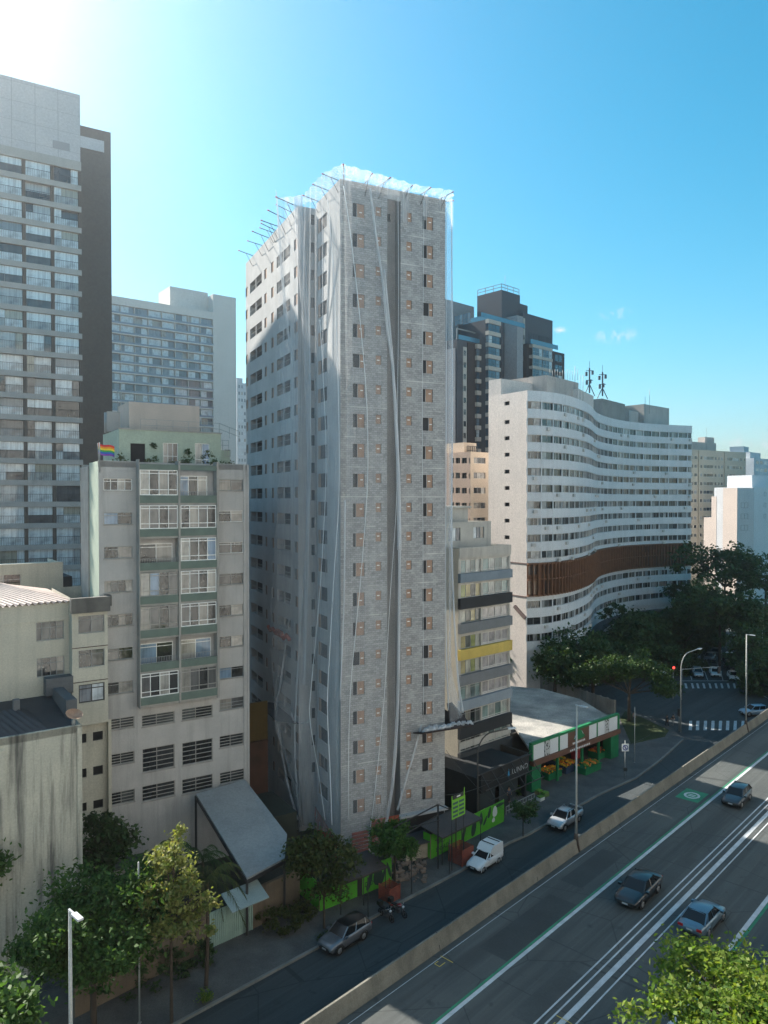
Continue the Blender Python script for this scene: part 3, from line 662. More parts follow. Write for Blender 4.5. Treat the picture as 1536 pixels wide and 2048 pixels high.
# ================================================================ tall banded balcony tower on the left
q=AT(160,190,105)
C=B('balcony_tower','very tall tower with pale slab bands, glazed balconies and a blank grey top','tower',(q.x,q.y),59.3)
CT=q.z; XE=-20.5; CDEP=21.0
BAND=surf('band_concrete',(.46,.44,.42),.85,(.40,.385,.37),.5,streak=.15); CLAD=surf('grey_cladding',(.56,.55,.56),.8,(.51,.51,.53),.15); DKBR=surf('dark_brown_wall',(.13,.115,.105),.9,(.11,.10,.092),.12)
bandz=[]; z0=C.on(160,383.2)[1]; z15=C.on(160,971.8)[1]; S3=(z0-z15)/14
ztb=C.on(160,(785)/4.096+150)[1]; 
mb=MB(); zc0=C.on(160,325)[1]
mb.box(XE,0,0,CDEP-.1,zc0,CT); mb.box(XE,0,.6,CDEP-.1,0,zc0-.002); A_=mb
wl=C.part('wall',mb,[CLAD])
sm_=MB()
for k in range(9): sm_.box(-2.9*k-.03,-2.9*k+.03 if k else -.001,-.012,-.002,zc0,CT-.05)
for k in range(4): sm_.box(XE,-.01,-.012,-.004,zc0+2.6*k+1.2,zc0+2.6*k+1.24)
sm_.box(-3.6,-1.4,-.03,-.002,zc0+1.2,zc0+2.3)
C.part('cladding_joints',sm_,[flat('joint_dark',(.3,.3,.32),.8)],kind='stuff')
nb=MB(); nb.box(XE-.02,.05,-.25,.6,zc0-1.25,zc0-.003); 
NF=int((z0)/S3)+1
for k in range(0,NF): nb.box(XE-.02,.05,-.25,.62,z0-k*S3,z0-k*S3+.74)
C.part('floor_band',nb,[BAND])
bw=C.on(160,700)[0]-C.on(105,700)[0]; 
pil=MB()
for i in range(5):
    x=-bw*i; pil.box(x-.32 if i else -.3,x+.1 if i else .03,.0,.6,0,zc0-1.3)
C.part('pillar',pil,[DKBR])
RAILM={}
def rail_mesh(w_):
    m=MB(); n=int(w_/.28)
    for i in range(n+1): m.box(i*w_/n-.012,i*w_/n+.012,-.012,.012,0,1.0)
    m.box(0,w_,-.025,.025,1.0,1.05); return m.mesh('railing',[DKF])
rm=rail_mesh(bw-.45)
gl=[]
for v in range(7):
    r=random.Random(v+20); m=MB(); W_=bw-.45; H_=S3-.76
    cuts=[0]+sorted(r.sample([.3,.5,.7],r.choice((0,0,1,1,2))))+[1]
    for i in range(len(cuts)-1):
        a,b=cuts[i]*W_+.03,cuts[i+1]*W_-.03; dp=0 if r.random()<.6 else .35
        if r.random()<.6: sp=H_*.5; m.quad((a,dp,sp+.01),(b,dp,sp+.01),(b,dp,H_),(a,dp,H_)); m.quad((a,dp,0),(b,dp,0),(b,dp,sp),(a,dp,sp))
        else: m.quad((a,dp,0),(b,dp,0),(b,dp,H_),(a,dp,H_))
    gl.append(m.mesh('balcony_glazing',[G_TOWER]))
nbay=0; dk=[]
for k in range(NF):
    zf=(z0-(k)*S3)+.745
    if k==0: zf=z0+.745
    for i in range(4):
        o=bpy.data.objects.new('balcony_glazing',rnd.choice(gl)) ; x=-bw*(i+1)+.12
        if len(dk)<99: put(o,C.root,(x,.12,zf)); put(bpy.data.objects.new('railing',rm),o,(0,-.3,0)); dk.append(o)
        else: dk.append(None); put(o,C.root,(x,.12,zf))
mb=MB(); yb_=CDEP; xr=C.on(221.5,265,yb_)[0]; 
mb.box(.02,xr,yb_,yb_+2.6,0,C.on(190,257.5,yb_)[1],0); C.part('rear_block',mb,[DKBR])
mb=MB(); hz=C.on(190,282,yb_)[1]; mb.box(.4,C.on(208,285,yb_)[0],yb_-.06,yb_-.01,hz-1.6,hz+.3); C.part('wall_panel',mb,[CLAD])
mb=MB(); mb.tube([(-10,3,CT),(-10,3,CT+2)],.04); C.part('mast',mb,[GRF])

# ================================================================ white slab tower with rows of balconies
q=AT(472,596,242)
D=B('slab_tower','pale slab tower with long rows of small balconies and a blank right end','tower',(q.x,q.y),53)
WHT=surf('offwhite_render',(.70,.66,.62),.85,(.66,.62,.58),.12,streak=.12); TRW=surf('white_slab_edge',(.66,.63,.6),.8)
GX=D.on(426.4,700)[0]; zg=q.z; zm=D.on(420,623)[1]; DX=-75
rowt=D.on(426,(245/3.072+550))[1]; S4=(D.on(426,631)[1]-D.on(426,631+18.05*10)[1])/10
mb=MB(); mb.box(GX,0,0,18,0,zg); mb.box(DX,GX,.9,17,0,zm); mb.box(DX,GX,0,.9,zm-2.4,zm-.004)
xb0=D.on(340,600,4)[0]; mb.box(xb0,GX-.01,4,14,zm,D.on(345,573,4)[1])
mb.box(-4.0,-3.2,-.08,-.004,zg-3.6,zg-2.6); mb.box(-2.4,-1.6,-.08,-.004,zg-3.6,zg-2.6)
D.part('wall',mb,[WHT])
fl=MB(); pt=MB(); bwid=(GX-DX)/16
z=zm-2.4; nf=0
while z>S4:
    zf=z-S4; fl.box(DX,GX-.01,-.15,.88,zf,zf+.32); nf+=1
    for i in range(16):
        x=DX+bwid*i
        D.win(('y',.7),x+.2,x+bwid-.05,zf+.33,z-.02,None,G_SOFT,cols=(rnd.choice([.3,.5,.6]),),depth=0,single=True,yb=.05)
    z=zf
for i in range(17): pt.box(DX+bwid*i-.09,DX+bwid*i+.09,-.02,.85,0,zm-2.42)
rl=MB(); z=zm-2.4
while z>S4:
    z-=S4; rl.box(DX,GX-.02,-.12,-.09,z+.33,z+.85)
D.part('slab_edge',fl,[TRW]); D.part('party_fin',pt,[TRW]); D.part('glass_balustrade',rl,[flat('blue_grey_balustrade',(.16,.19,.24),.15,spec=.8)],kind='stuff')
D.flush(96)

# ================================================================ dark grey tower behind the raw tower
q=AT(1003.3,579.4,190)
E=B('dark_tower','charcoal high rise with blue glass balconies and a boxy rooftop','tower',(q.x,q.y),47)
EZ=q.z
CHAR=surf('charcoal_render',(.075,.078,.09),.85,(.065,.067,.078),.1); CHARL=surf('mid_grey_render',(.30,.30,.31),.85,(.27,.27,.28),.1); BEI=surf('beige_strip',(.46,.42,.37),.85,(.42,.38,.34),.2); BRN=surf('dark_brown_strip',(.05,.035,.035),.85,(.04,.03,.03),.2)
def ex(px,y=0): return E.on(px,700,y)[0]
def ez(py,px=1003,y=0): return E.on(px,py,y)[1]
core=MB(); core.box(0,ex(1039.7),0,E.onx(954.3,600,0)[0],0,EZ); E.part('core',core,[CHAR])
# left wing: front plane y=YL
YL=-3.0; x0=ex(914.4,YL); x1=ex(976,YL); zt1=ez(684,940,YL)
mb=MB(); mb.box(x0,x1,YL,14,0,zt1,0); zt2=ez(612,945,6); mb.box(ex(946,4),-.02,4,20,zt1,ez(640,960,4),0)
E.part('left_wing',mb,[CHAR])
mb=MB(); ya=E.onx(897,620,x0+2)[0]; mb.box(x0+2,ex(948,9),9,max(ya,14),zt1-4,ez(613,945,9)); mb.box(x0-.15,x0-.01,YL+.5,9,0,zt1-2)
E.part('left_annex',mb,[CHARL])
mb=MB(); a,b=ex(925.8,YL),ex(933,YL); mb.box(a,b,YL-.1,YL-.01,0,zt1-1.5,0); a2,b2=ex(1045,-1.5),ex(1052.5,-1.5); E.part('beige_strip',mb,[BEI])
mb=MB(); mb.box(ex(934,YL),ex(948.5,YL),YL-.25,YL-.012,0,zt1-.3,0); E.part('brown_strip',mb,[BRN])
S5=(ez(692,925,YL)-ez(881,925,YL))/8
for k in range(16):
    z=zt1-3.6-k*S5
    E.win(('y',YL),a+.15,b-.25,z,z+1.3,None,G_DARK,cols=(),depth=-.16,single=True)
c0,c1=ex(949,YL),ex(969.5,YL); d0,d1=ex(976.5,-6),ex(1000,-6)
def ESL(*a):
    m_=MB(); m_.box(*a); E.part('balcony_slab',m_,[BEI])
zt3=ez(640,985,-6)
mb=MB(); mb.box(d0,d1,-5.2,-.02,0,zt3); E.part('corner_bay',mb,[CHAR])
for k in range(17):
    z=zt1-.3-k*S5; ESL(c0,c1,YL-.9,YL-.01,z-1.0,z); E.win(('y',YL),c0+.1,c1-.1,z-S5,z-1.0,DKF,G_BLUE,cols=(.33,.66),rows=(.45,),depth=-.5,single=True,t=.08)
for k in range(20):
    z=zt3-k*S5; ESL(d0-.1,d1+.1,-6.2,-5.21,z-.95,z); E.win(('y',-6),d0,d1,z-S5,z-.95,DKF,G_BLUE,cols=(.33,.66),rows=(.45,),depth=.02,single=True,t=.08)
    E.win(('x',d0),-6.0,-5.2,z-S5,z-.95,DKF,G_BLUE,cols=(),rows=(.45,),depth=.02,single=True,t=.08)
# right side: column block and right wing
m1,m2=ex(1018,-2),ex(1041,-2)
mb=MB(); xm=ex(1034,-4); mb.box(xm,ex(1046,-4),-4,2,0,ez(632,1040,-4)); E.part('stair_block',mb,[CHARL])
x3=ex(1046,-1.5); x4=ex(1105,-1.5); zt4=ez(633,1075,-1.5)
mb=MB(); mb.box(x3,x4,-1.5,14,0,zt4); mb.box(x3,ex(1055,0),0,10,zt4,ez(610,1050,0)); E.part('right_wing',mb,[CHAR])
mb=MB(); u0,u1=ex(1045.5,-2),ex(1052.5,-2); mb.box(max(u0,x3+.02),u1,-1.62,-1.51,0,zt4-1.5); E.part('beige_strip',mb,[BEI])
for k in range(14):
    z=zt4-4.4-k*S5; E.win(('y',-1.62),u1-1.1,u1-.15,z,z+1.3,None,G_DARK,cols=(),depth=-.06,single=True)
for (pa,pb) in ((1057,1063),(1067,1077),(1079,1088),(1092,1098)):
    z=ez(668,1070,-1.5); E.win(('y',-1.5),ex(pa,-1.5),ex(pb,-1.5),z-1.6,z,DKF,G_BLUE,cols=(.5,),depth=-.05,single=True)
e0,e1=ex(1063,-3.5),ex(1103,-3.5); zt5=ez(690,1080,-3.5)
mb=MB(); mb.box(e0-1,e1+1,-2.7,-1.51,0,zt5-.2); mb.box(e1+1,ex(1129,-2.7),-2.7,6,0,ez(703,1110,-2.7)); E.part('balcony_wing',mb,[BRN])
for k in range(8):
    z=zt5-.3-k*S5; ESL(e0,e1,-3.9,-2.71,z-.75,z)
    E.win(('y',-3.9),e0+.1,(e0+e1)/2-.1,z-S5,z-.75,GRF,G_BLUE,cols=(.33,.66),rows=(.45,),depth=.1,single=True,t=.08); E.win(('y',-3.9),(e0+e1)/2+.1,e1-.1,z-S5,z-.75,GRF,G_BLUE,cols=(.33,.66),rows=(.45,),depth=.1,single=True,t=.08)
    E.win(('y',-2.7),ex(1109,-2.7),ex(1124,-2.7),z-S5,z-.9,DKF,G_BLUE,cols=(.5,),rows=(.45,),depth=-.1,single=True,t=.08)

bg_=MB(); TB=flat('blue_glass_balustrade',(.05,.16,.24),.08,spec=.9)
bg_.box(e0-1,e1+2.5,-3.9,-3.85,zt5-.3,zt5+.9); bg_.box(ex(948,-4),-.05+ex(1003,-6)*0+1.5,-6.2,-6.15,ez(640,985,-6),ez(640,985,-6)+1.1); bg_.box(x0+.2,x1-.2,YL-.3,YL-.25,zt1,zt1+1.1); bg_.box(d0,d0+.05,-6.1,2,zt3,zt3+1.1)
E.part('glass_balustrade',bg_,[TB])
rl=MB(); yb2=E.onx(954.3,600,0)[0]; railing(rl,[(0.2,yb2,EZ),(0.2,.2,EZ),(ex(1039.7)-.2,.2,EZ)],1.6,.06,2.2); rl.tube([(4,2,EZ),(4,2,EZ+5)],.05); 
pg=[(x0+1,YL+1),(x1-1,YL+1)]
for (x,y) in pg: rl.bar((x,y,zt1),(x,y,zt1+2.8),.2)
rl.bar((x0+1,YL+1,zt1+2.8),(x1-1,YL+1,zt1+2.8),.5,.2)
E.part('roof_railing',rl,[GRF])
for (px,py) in ((917,640),(933,636)):
    yy,zz_=E.onx(px,py,x0+2); E.win(('x',x0+2),yy-1.3,yy+1.3,zz_-1.2,zz_+1.2,DKF,G_BLUE,cols=(.33,.66),rows=(.5,),depth=-.05,single=True)
E.flush(96)
# ================================================================ peach building
q=AT(941,903,141)
P=B('peach_building','peach and cream apartment building squeezed between the raw tower and the curved block','building',(q.x,q.y),50)
PEA=surf('peach_plaster',(.58,.44,.36),.9,(.51,.39,.32),.25,streak=.15); PEA2=surf('cream_plaster',(.64,.53,.42),.9,(.58,.48,.38),.25)
pz=q.z; yL=P.onx(884,920,0)[0]; pw=P.on(990,900,0)[0]; S6=(P.on(958,911)[1]-P.on(958,1031)[1])/4
mb=MB(); mb.panel((0,0,0),(1,0,0),(0,1,0),pw,0,pz,[(P.on(947.5,950)[0],P.on(971,950)[0],P.on(958,927)[1]-k*S6,P.on(958,915)[1]-k*S6) for k in range(12)],.2)
mb.panel((0,14,0),(1,0,0),(0,1,0),pw,0,pz,[]); mb.panel((pw,0,0),(0,1,0),(1,0,0),14,0,pz,[]); P.part('front_wall',mb,[PEA2])
hs=[]
for (a,b) in ((903.5,908),(911,920),(923.5,933.5),(938,940.5)):
    for k in range(12): hs.append((P.onx(b,950)[0],P.onx(a,950)[0],P.onx((a+b)/2,927)[1]-k*S6,P.onx((a+b)/2,915.5)[1]-k*S6))
mb=MB(); yE=max(yL,14); mb.panel((0,0,0),(0,1,0),(1,0,0),yE,0,pz,hs,.2); mb.poly([(0,0,pz-.4),(pw,0,pz-.4),(pw,yE,pz-.4),(0,yE,pz-.4)]); P.part('side_wall',mb,[PEA])
for h in hs: P.win(('x',0),h[0],h[1],h[2],h[3],GRF,G_DARK,cols=(.5,),depth=.12,single=True)
for k in range(12): P.win(('y',0),P.on(947.5,950)[0],P.on(971,950)[0],P.on(958,927)[1]-k*S6,P.on(958,915)[1]-k*S6,TRW,G_HOME,cols=(.33,.66),depth=.12,single=True)
mb=MB(); xa=P.on(928,890,5)[0]; mb.box(xa,pw,5,13,pz-.4,P.on(945,886,5)[1]); P.part('roof_house',mb,[PEA2])
mb=MB(); railing(mb,[(xa+.5,4.6,pz-.3),(pw,4.6,pz-.3)],1.8,.05,.5); P.part('roof_railing',mb,[DKF])
P.flush(90)

# ================================================================ unseen blocks added behind the raw tower and opposite to shade and bounce light
def plainblock(x,y,hd,w_,d_,h,c,lab,nm='shading_block'):
    K=B(nm,lab,'building',(x,y),hd); m=surf('wall_%d'%int(abs(x*10)+abs(y)*7),c,.88,tuple(v*.88 for v in c),.2,streak=.2); hol=[]; n=int(w_/3.4); nf=int((h-4)/3.1)
    for k in range(nf):
        for i in range(n): u=w_*(i+.3)/n; hol.append((u,u+w_/n*.4,h-3-3.1*k,h-1.8-3.1*k))
    mb=MB(); mb.panel((0,0,0),(1,0,0),(0,1,0),w_,0,h,hol,.15); mb.panel((0,d_,0),(1,0,0),(0,1,0),w_,0,h,[]); mb.panel((0,0,0),(0,1,0),(1,0,0),d_,0,h,[]); mb.panel((w_,0,0),(0,1,0),(1,0,0),d_,0,h,[]); mb.poly([(0,0,h-.5),(w_,0,h-.5),(w_,d_,h-.5),(0,d_,h-.5)]); K.part('wall',mb,[m])
    g=MB()
    for a in hol: g.quad((a[0],.13,a[2]),(a[1],.13,a[2]),(a[1],.13,a[3]),(a[0],.13,a[3]))
    K.part('window_rows',g,[G_DARK],kind='stuff'); return K
plainblock(-5.8,119.4,50,18,10,57,(.5,.47,.43),'unseen plain block added behind the raw tower to shade the market roof and road'); plainblock(3.4,141,50,3.6,2.5,60,(.5,.47,.43),'unseen slim block added behind the raw tower to shade the crossing')
# row added out of view across the elevated road, bouncing sun onto the facades
for i,(h,c) in enumerate(((62,(.66,.65,.62)),(74,(.66,.66,.62)),(68,(.66,.64,.60)),(80,(.66,.66,.63)),(70,(.66,.64,.60)),(78,(.66,.66,.63)),(60,(.65,.62,.59)))):
    x,y,hd,w_,d_=134-27.5*i,100-29*i,223.5,38.5,16
    plainblock(x,y,hd,w_,d_,h,c,'unseen pale block added across the elevated road to bounce sunlight, %s of the row opposite the raw tower'%('far end','second','third','tallest','fifth','sixth','last')[i],'bounce_block')

# ================================================================ narrow eight storey building with coloured bands
q=AT(917.5,1096,84)
F=B('banded_building','narrow concrete building with grey, black and one yellow spandrel band','building',(q.x,q.y),48)
CONC=surf('weathered_concrete',(.50,.48,.44),.9,(.42,.40,.37),.6,streak=.5,streakc=(.2,.19,.18)); CREAMW=surf('cream_side',(.62,.57,.47),.9,(.55,.5,.42),.4,streak=.2)
def z2(x,y): return 880+x/2.925, 880+y/2.925
FZ=q.z; FW=F.on(1021,1100)[0]
bays=[(F.on(z2(122,0)[0],1150)[0],F.on(z2(240,0)[0],1150)[0]),(F.on(z2(250,0)[0],1150)[0],F.on(z2(402,0)[0],1150)[0])]
zs=lambda y:F.on(969,z2(0,y)[1])[1]
sp=[(768,818,'band_steel',(.20,.25,.30)),(908,968,'band_black',(.03,.033,.038)),(1050,1105,'band_slate',(.19,.205,.22)),(1197,1256,'band_yellow',(.60,.45,.12)),(1342,1400,'band_slate2',(.19,.20,.215)),(1487,1542,'band_steelblue',(.26,.31,.36)),(1635,1700,'band_black2',(.03,.033,.038)),(1780,1840,'band_slate3',(.06,.065,.07))]
tops=[692,832,980,1125,1265,1410,1555,1700]
hol=[]
for (a,b,*_),t in zip(sp,tops):
    for (u0,u1) in bays: hol.append((u0,u1,zs(a),zs(t)))
mb=MB(); mb.panel((0,0,0),(1,0,0),(0,1,0),FW,0,FZ,hol,.25); mb.panel((0,0,0),(0,1,0),(1,0,0),16,0,FZ,[]); mb.panel((0,16,0),(1,0,0),(0,1,0),FW,0,FZ,[]); mb.panel((FW,0,0),(0,1,0),(1,0,0),16,0,FZ,[])
mb.poly([(0,0,FZ-.7),(FW,0,FZ-.7),(FW,16,FZ-.7),(0,16,FZ-.7)])
mb.box(-.004,FW,-.12,-.003,zs(680),FZ+.003); mb.box(0,FW,-.14,.0,zs(1762),zs(1722)); F.part('wall',mb,[CONC])
mb=MB(); mb.box(-.05,-.003,.02,15.8,0,FZ-.1); F.part('side_wall',mb,[CREAMW])
for (a,b,nm,c) in sp:
    mb=MB(); mb.box(-.15,FW-.1,-.42,-.003,zs(b),zs(a)); F.part('spandrel_band',mb,[surf(nm,c,.75,tuple(x*.85 for x in c),1.0,streak=.3,streakc=tuple(x*.5 for x in c))])
for i,((a,b,*_),t) in enumerate(zip(sp,tops)):
    F.win(('y',0),bays[0][0],bays[0][1],zs(a),zs(t),TRW if i<2 else GRF,[G_TEAL,G_YEL,G_YEL,G_YEL,G_YEL,G_TEAL,G_DARK,G_DARK][i],cols=(.28,.52,.76),rows=(.8,) if i>4 else (),t=.06,depth=.12)
    F.win(('y',0),bays[1][0],bays[1][1],zs(a),zs(t),TRW,[G_TEAL,G_TEAL,G_BLIND,G_BLIND,G_BLIND,G_BLIND,G_TEAL,G_TEAL][i],cols=(.25,.5,.75),rows=(.14,),t=.1 if 2<=i<6 else .06,depth=.12)
F.flush()
mb=MB(); a=F.on(872,1060,2.5)[0]; b=F.on(982,1060,2.5)[0]; pz1=F.on(950,1043,2.5)[1]
ph=[(F.on(897,1070,2.5)[0]-a,F.on(921,1070,2.5)[0]-a,FZ+.6,FZ+2.2),(F.on(947,1070,2.5)[0]-a,F.on(968,1070,2.5)[0]-a,FZ+.8,FZ+2.2)]
mb.panel((a,2.5,0),(1,0,0),(0,1,0),b-a,FZ-.7,pz1,ph,.15); mb.panel((a,12,0),(1,0,0),(0,1,0),b-a,FZ-.7,pz1,[]); mb.panel((a,2.5,0),(0,1,0),(1,0,0),9.5,FZ-.7,pz1,[]); mb.panel((b,2.5,0),(0,1,0),(1,0,0),9.5,FZ-.7,pz1,[]); mb.poly([(a,2.5,pz1-.2),(b,2.5,pz1-.2),(b,12,pz1-.2),(a,12,pz1-.2)])
F.part('penthouse',mb,[CONC])
for h in ph: F.win(('y',2.5),a+h[0],a+h[1],h[2],h[3],GRF,G_SOFT,cols=(.33,.66),depth=.05)
b2_=F.on(936,1010,4)[0]; pz2=F.on(915,1012,4)[1]; mb=MB(); mb.box(a,b2_,4,9,pz1-.2,pz2-.25); mb.box(a-.2,b2_+.3,3.7,9.3,pz2-.25,pz2); F.part('tank_house',mb,[CONC])
F.flush()

# ================================================================ long S-curved white block
pts=[(25.1,129),(28.7,130.5),(33,134.4),(37.5,141),(42.1,150),(47.3,163),(53.5,173),(60.4,180.6),(66.6,185),(72.5,188),(79.8,190.7)]
def spline(P,step):
    P=[Vector((a,b)) for a,b in P]; out=[]; n=len(P)
    for i in range(n-1):
        p0=P[max(0,i-1)];p1=P[i];p2=P[i+1];p3=P[min(n-1,i+2)]
        for k in range(40):
            t=k/40; out.append(.5*((2*p1)+(-p0+p2)*t+(2*p0-5*p1+4*p2-p3)*t*t+(-p0+3*p1-3*p2+p3)*t**3))
    out.append(P[-1]); res=[out[0]]; acc=0
    for a,b in zip(out,out[1:]):
        acc+=(b-a).length
        if acc>=step: res.append(b); acc=0
    if (res[-1]-out[-1]).length>.8: res.append(out[-1])
    else: res[-1]=out[-1]
    return res
SP=spline(pts,2.9)
SZ=34+19.2; SRT=empty('curved_block',(pts[0][0],pts[0][1],0),0,'long white S-curved apartment block with ribbon windows and a brown louvred band','building')
O2=Vector(pts[0]); SPl=[p-O2 for p in SP]
SWH=surf('white_spandrel',(.74,.74,.75),.85,(.68,.68,.69),.3,streak=.4,streakc=(.46,.45,.44),slo=.5); SEND=surf('pink_white_gable',(.70,.63,.58),.88,(.64,.58,.54),.15,streak=.15)
BROW=surf('brown_louvre',(.24,.115,.06),.8,(.18,.085,.05),1.0)
# storey levels: window centre rows measured at the near end (z from depth 129.5)
FS=2.93
rows_y=[810]+[]
ztw=34+(1000-803)/FPX*129.5     # head of the first ribbon
bands=[]   # (ztop,zbot) of window ribbons
for k in range(16):
    zt_=ztw-k*FS; bands.append((zt_,zt_-1.35))
thick=10.0
def off(i,d):
    a=SPl[max(0,i-1)];b=SPl[min(len(SPl)-1,i+1)]; t=(b-a).normalized(); n=Vector((t.y,-t.x)) # towards camera side (right of heading)
    return SPl[i]+n*d
n=len(SPl)
body=MB(); 
def ribbon(mb,z0,z1,d0,d1,m=0,i0=0,i1=None):
    i1=n-1 if i1 is None else i1
    for i in range(i0,i1):
        a,b=off(i,d0),off(i+1,d0); c,e=off(i,d1),off(i+1,d1)
        v=[(a.x,a.y,z0),(b.x,b.y,z0),(b.x,b.y,z1),(a.x,a.y,z1),(c.x,c.y,z0),(e.x,e.y,z0),(e.x,e.y,z1),(c.x,c.y,z1)]
        f=[(4,5,6,7),(3,2,6,7),(0,1,5,4),(0,1,2,3)]
        if i==i0: f.append((0,3,7,4))
        if i==i1-1: f.append((1,2,6,5))
        mb.add(v,f,m)
# core
ribbon(body,0,SZ-.6,-thick,-.35); 
spn=MB()
z=SZ
for k,(a,b) in enumerate(bands):
    if k in (10,11): z=b; continue
    if z-a>.05 and a>6: spn=MB(); ribbon(spn,a,z,-.34,0); spn.build('spandrel',[SWH],SRT)
    z=b
    if b<8: break
body.build('core_wall',[SWH],SRT)
# windows
lw_=[];WL=[]
for k,(zt_,zb_) in enumerate(bands):
    if zb_<7 or k in (10,11): continue
    for i in range(n-1):
        a,b=off(i,-.2),off(i+1,-.2); L=(b-a).length; WL.append((a,b,zb_,zt_,L,k,i))
WL.sort(key=lambda q:((q[0]+O2).length))
fmats=[GRF,TRW]
big=MB(); bmats=[]
for j,(a,b,zb_,zt_,L,k,i) in enumerate(WL):
    key=round(L*4)/4; cols=[(.33,.66),(.5,),(.25,.5,.75)][rnd.randrange(3)]
    f_,_=win_meshes(key,zt_-zb_,rnd.choice(fmats),G_S,cols,(),.09,True,.08)
    rz=math.atan2(b.y-a.y,b.x-a.x)
    if j<98:
        o=bpy.data.objects.new('window',f_); put(o,SRT,(a.x,a.y,zb_),rz); o.scale=(L/key,1,1)
    else:
        Mx=Matrix.Translation((a.x,a.y,zb_))@Matrix.Rotation(rz,4,'Z')@Matrix.Diagonal((L/key,1,1,1)); kk=len(big.v)
        big.v+=[tuple(Mx@v.co) for v in f_.vertices]; mi=[]
        for m in f_.materials:
            if m not in bmats: bmats.append(m)
            mi.append(bmats.index(m))
        for q_ in f_.polygons: big.f.append([x+kk for x in q_.vertices]); big.m.append(mi[q_.material_index]); big.sm.append(False)
big.build('window_rows',bmats,SRT,kind='stuff')
ac=MB(); r=random.Random(9)
for (a,b,zb_,zt_,L,k,i) in WL:
    if r.random()<.13:
        c=a.lerp(b,r.uniform(.2,.8)); d=(b-a).normalized(); nn=Vector((d.y,-d.x)); q0=c+nn*.24; zz_=zb_-.75
        P=[q0-d*.38,q0+d*.38,q0+d*.38+nn*.35,q0-d*.38+nn*.35]; ac.prism([(p.x,p.y) for p in P],zz_,zz_+.55)
ac.build('air_conditioner',[TRW],SRT,kind='stuff')
# dividers between windows
dv=MB()
for (a,b,zb_,zt_,L,k,i) in WL:
    c=off(i,-.05); d=off(i,-.34); t=(off(min(i+1,n-1),-.05)-c).normalized()*.14
    dv.add([(c.x-t.x,c.y-t.y,zb_),(c.x+t.x,c.y+t.y,zb_),(c.x+t.x,c.y+t.y,zt_),(c.x-t.x,c.y-t.y,zt_)],[(0,1,2,3)])
dv.build('window_pier',[SWH],SRT,kind='stuff')
# brown band two storeys high
zb1=bands[9][1]-.75; zb0=bands[11][1]-.75
bb=MB(); ribbon(bb,zb0,zb1,-.34,.06); ribbon(bb,zb1-.25,zb1,.06,.5); ribbon(bb,zb0,zb0+.2,.06,.5); ribbon(bb,(zb0+zb1)/2-.1,(zb0+zb1)/2+.1,.06,.45)
fine=spline(pts,.95)
for i,p in enumerate(fine[1:-1]):
    a=fine[i];b=fine[i+2]; t=(b-a).normalized(); nn=Vector((t.y,-t.x)); c=p-O2
    q0=c+nn*.07; q1=c+nn*.62; w2=t*.09
    bb.add([(q0.x-w2.x,q0.y-w2.y,zb0),(q1.x-w2.x,q1.y-w2.y,zb0),(q1.x-w2.x,q1.y-w2.y,zb1),(q0.x-w2.x,q0.y-w2.y,zb1),(q0.x+w2.x,q0.y+w2.y,zb0),(q1.x+w2.x,q1.y+w2.y,zb0),(q1.x+w2.x,q1.y+w2.y,zb1),(q0.x+w2.x,q0.y+w2.y,zb1)],[(0,1,2,3),(4,5,6,7),(1,2,6,5)])
bb.build('brown_louvre_band',[BROW],SRT)
gp=MB()
for i in range(n-1):
    for (u,v) in ((zb0+.35,(zb0+zb1)/2-.2),((zb0+zb1)/2+.9,zb1-.6)):
        if rnd.random()<.75:
            a,b=off(i,.075),off(i+1,.075); s0,s1=.1,.8
            p=a.lerp(b,s0);q_=a.lerp(b,s1); gp.quad((p.x,p.y,u),(q_.x,q_.y,u),(q_.x,q_.y,v),(p.x,p.y,v))
gp.build('louvre_glazing',[glass('glass_louvre',[(3,(.05,.04,.04)),(2,(.30,.2,.14)),(2,(.12,.09,.08))])],SRT,kind='stuff')
# lower storeys: recessed base with white panels and dark canopy
ca=MB(); ribbon(ca,5.3,6.2,-.34,1.6,0,2,n-1); ca.build('canopy',[flat('dark_canopy',(.03,.035,.045),.6)],SRT)
sg=MB()
for i in range(5,14):
    a,b=off(i,.3),off(i+1,.3); p=a.lerp(b,.05);q_=a.lerp(b,.95); sg.quad((p.x,p.y,2.4),(q_.x,q_.y,2.4),(q_.x,q_.y,5.2),(p.x,p.y,5.2))
sg.build('shopfront_panel',[flat('white_panel',(.62,.65,.7),.5)],SRT)
# gable end
ge=MB(); a=SPl[0]; dd=Vector((-math.sin(R(36)),math.cos(R(36)))); b=a+dd*(9.2)

u_=Vector((dd.x,dd.y,0)); inn=Vector((dd.y,-dd.x,0))
gh=[]

class Fake: pass
GE=B('tmp_frame','','',(pts[0][0],pts[0][1]),-36); bpy.data.objects.remove(GE.root)
def gx(px,py): # along the gable from the corner going back
    return GE.on(px,py,0)
gl_=[]
for k in range(10):
    yy=[806,843.5,876,909,943,976,1009,1041.5,1075,None][k]
    if yy is None: continue
    s0,z0_=gx(1019,yy); s1,_=gx(1009,yy); gl_.append((min(s0,s1),max(s0,s1),z0_-.35,z0_+.35))
GL=gx(977,900)[0]
ge.panel((0,0,0),(math.sin(R(-36)),math.cos(R(-36)),0),(math.cos(R(-36)),-math.sin(R(-36)),0),GL,0,SZ,gl_,.25)
e=Vector((math.sin(R(-36)),math.cos(R(-36)),0))*GL; f1=off(3,-thick); ge.quad((e.x,e.y,0),(f1.x,f1.y,0),(f1.x,f1.y,SZ),(e.x,e.y,SZ))
ge.poly([(0,0,SZ-.6),(e.x,e.y,SZ-.6),(f1.x,f1.y,SZ-.6),(off(3,-.1).x,off(3,-.1).y,SZ-.6)])
ge.build('gable_wall',[SEND],SRT)
gw=MB()
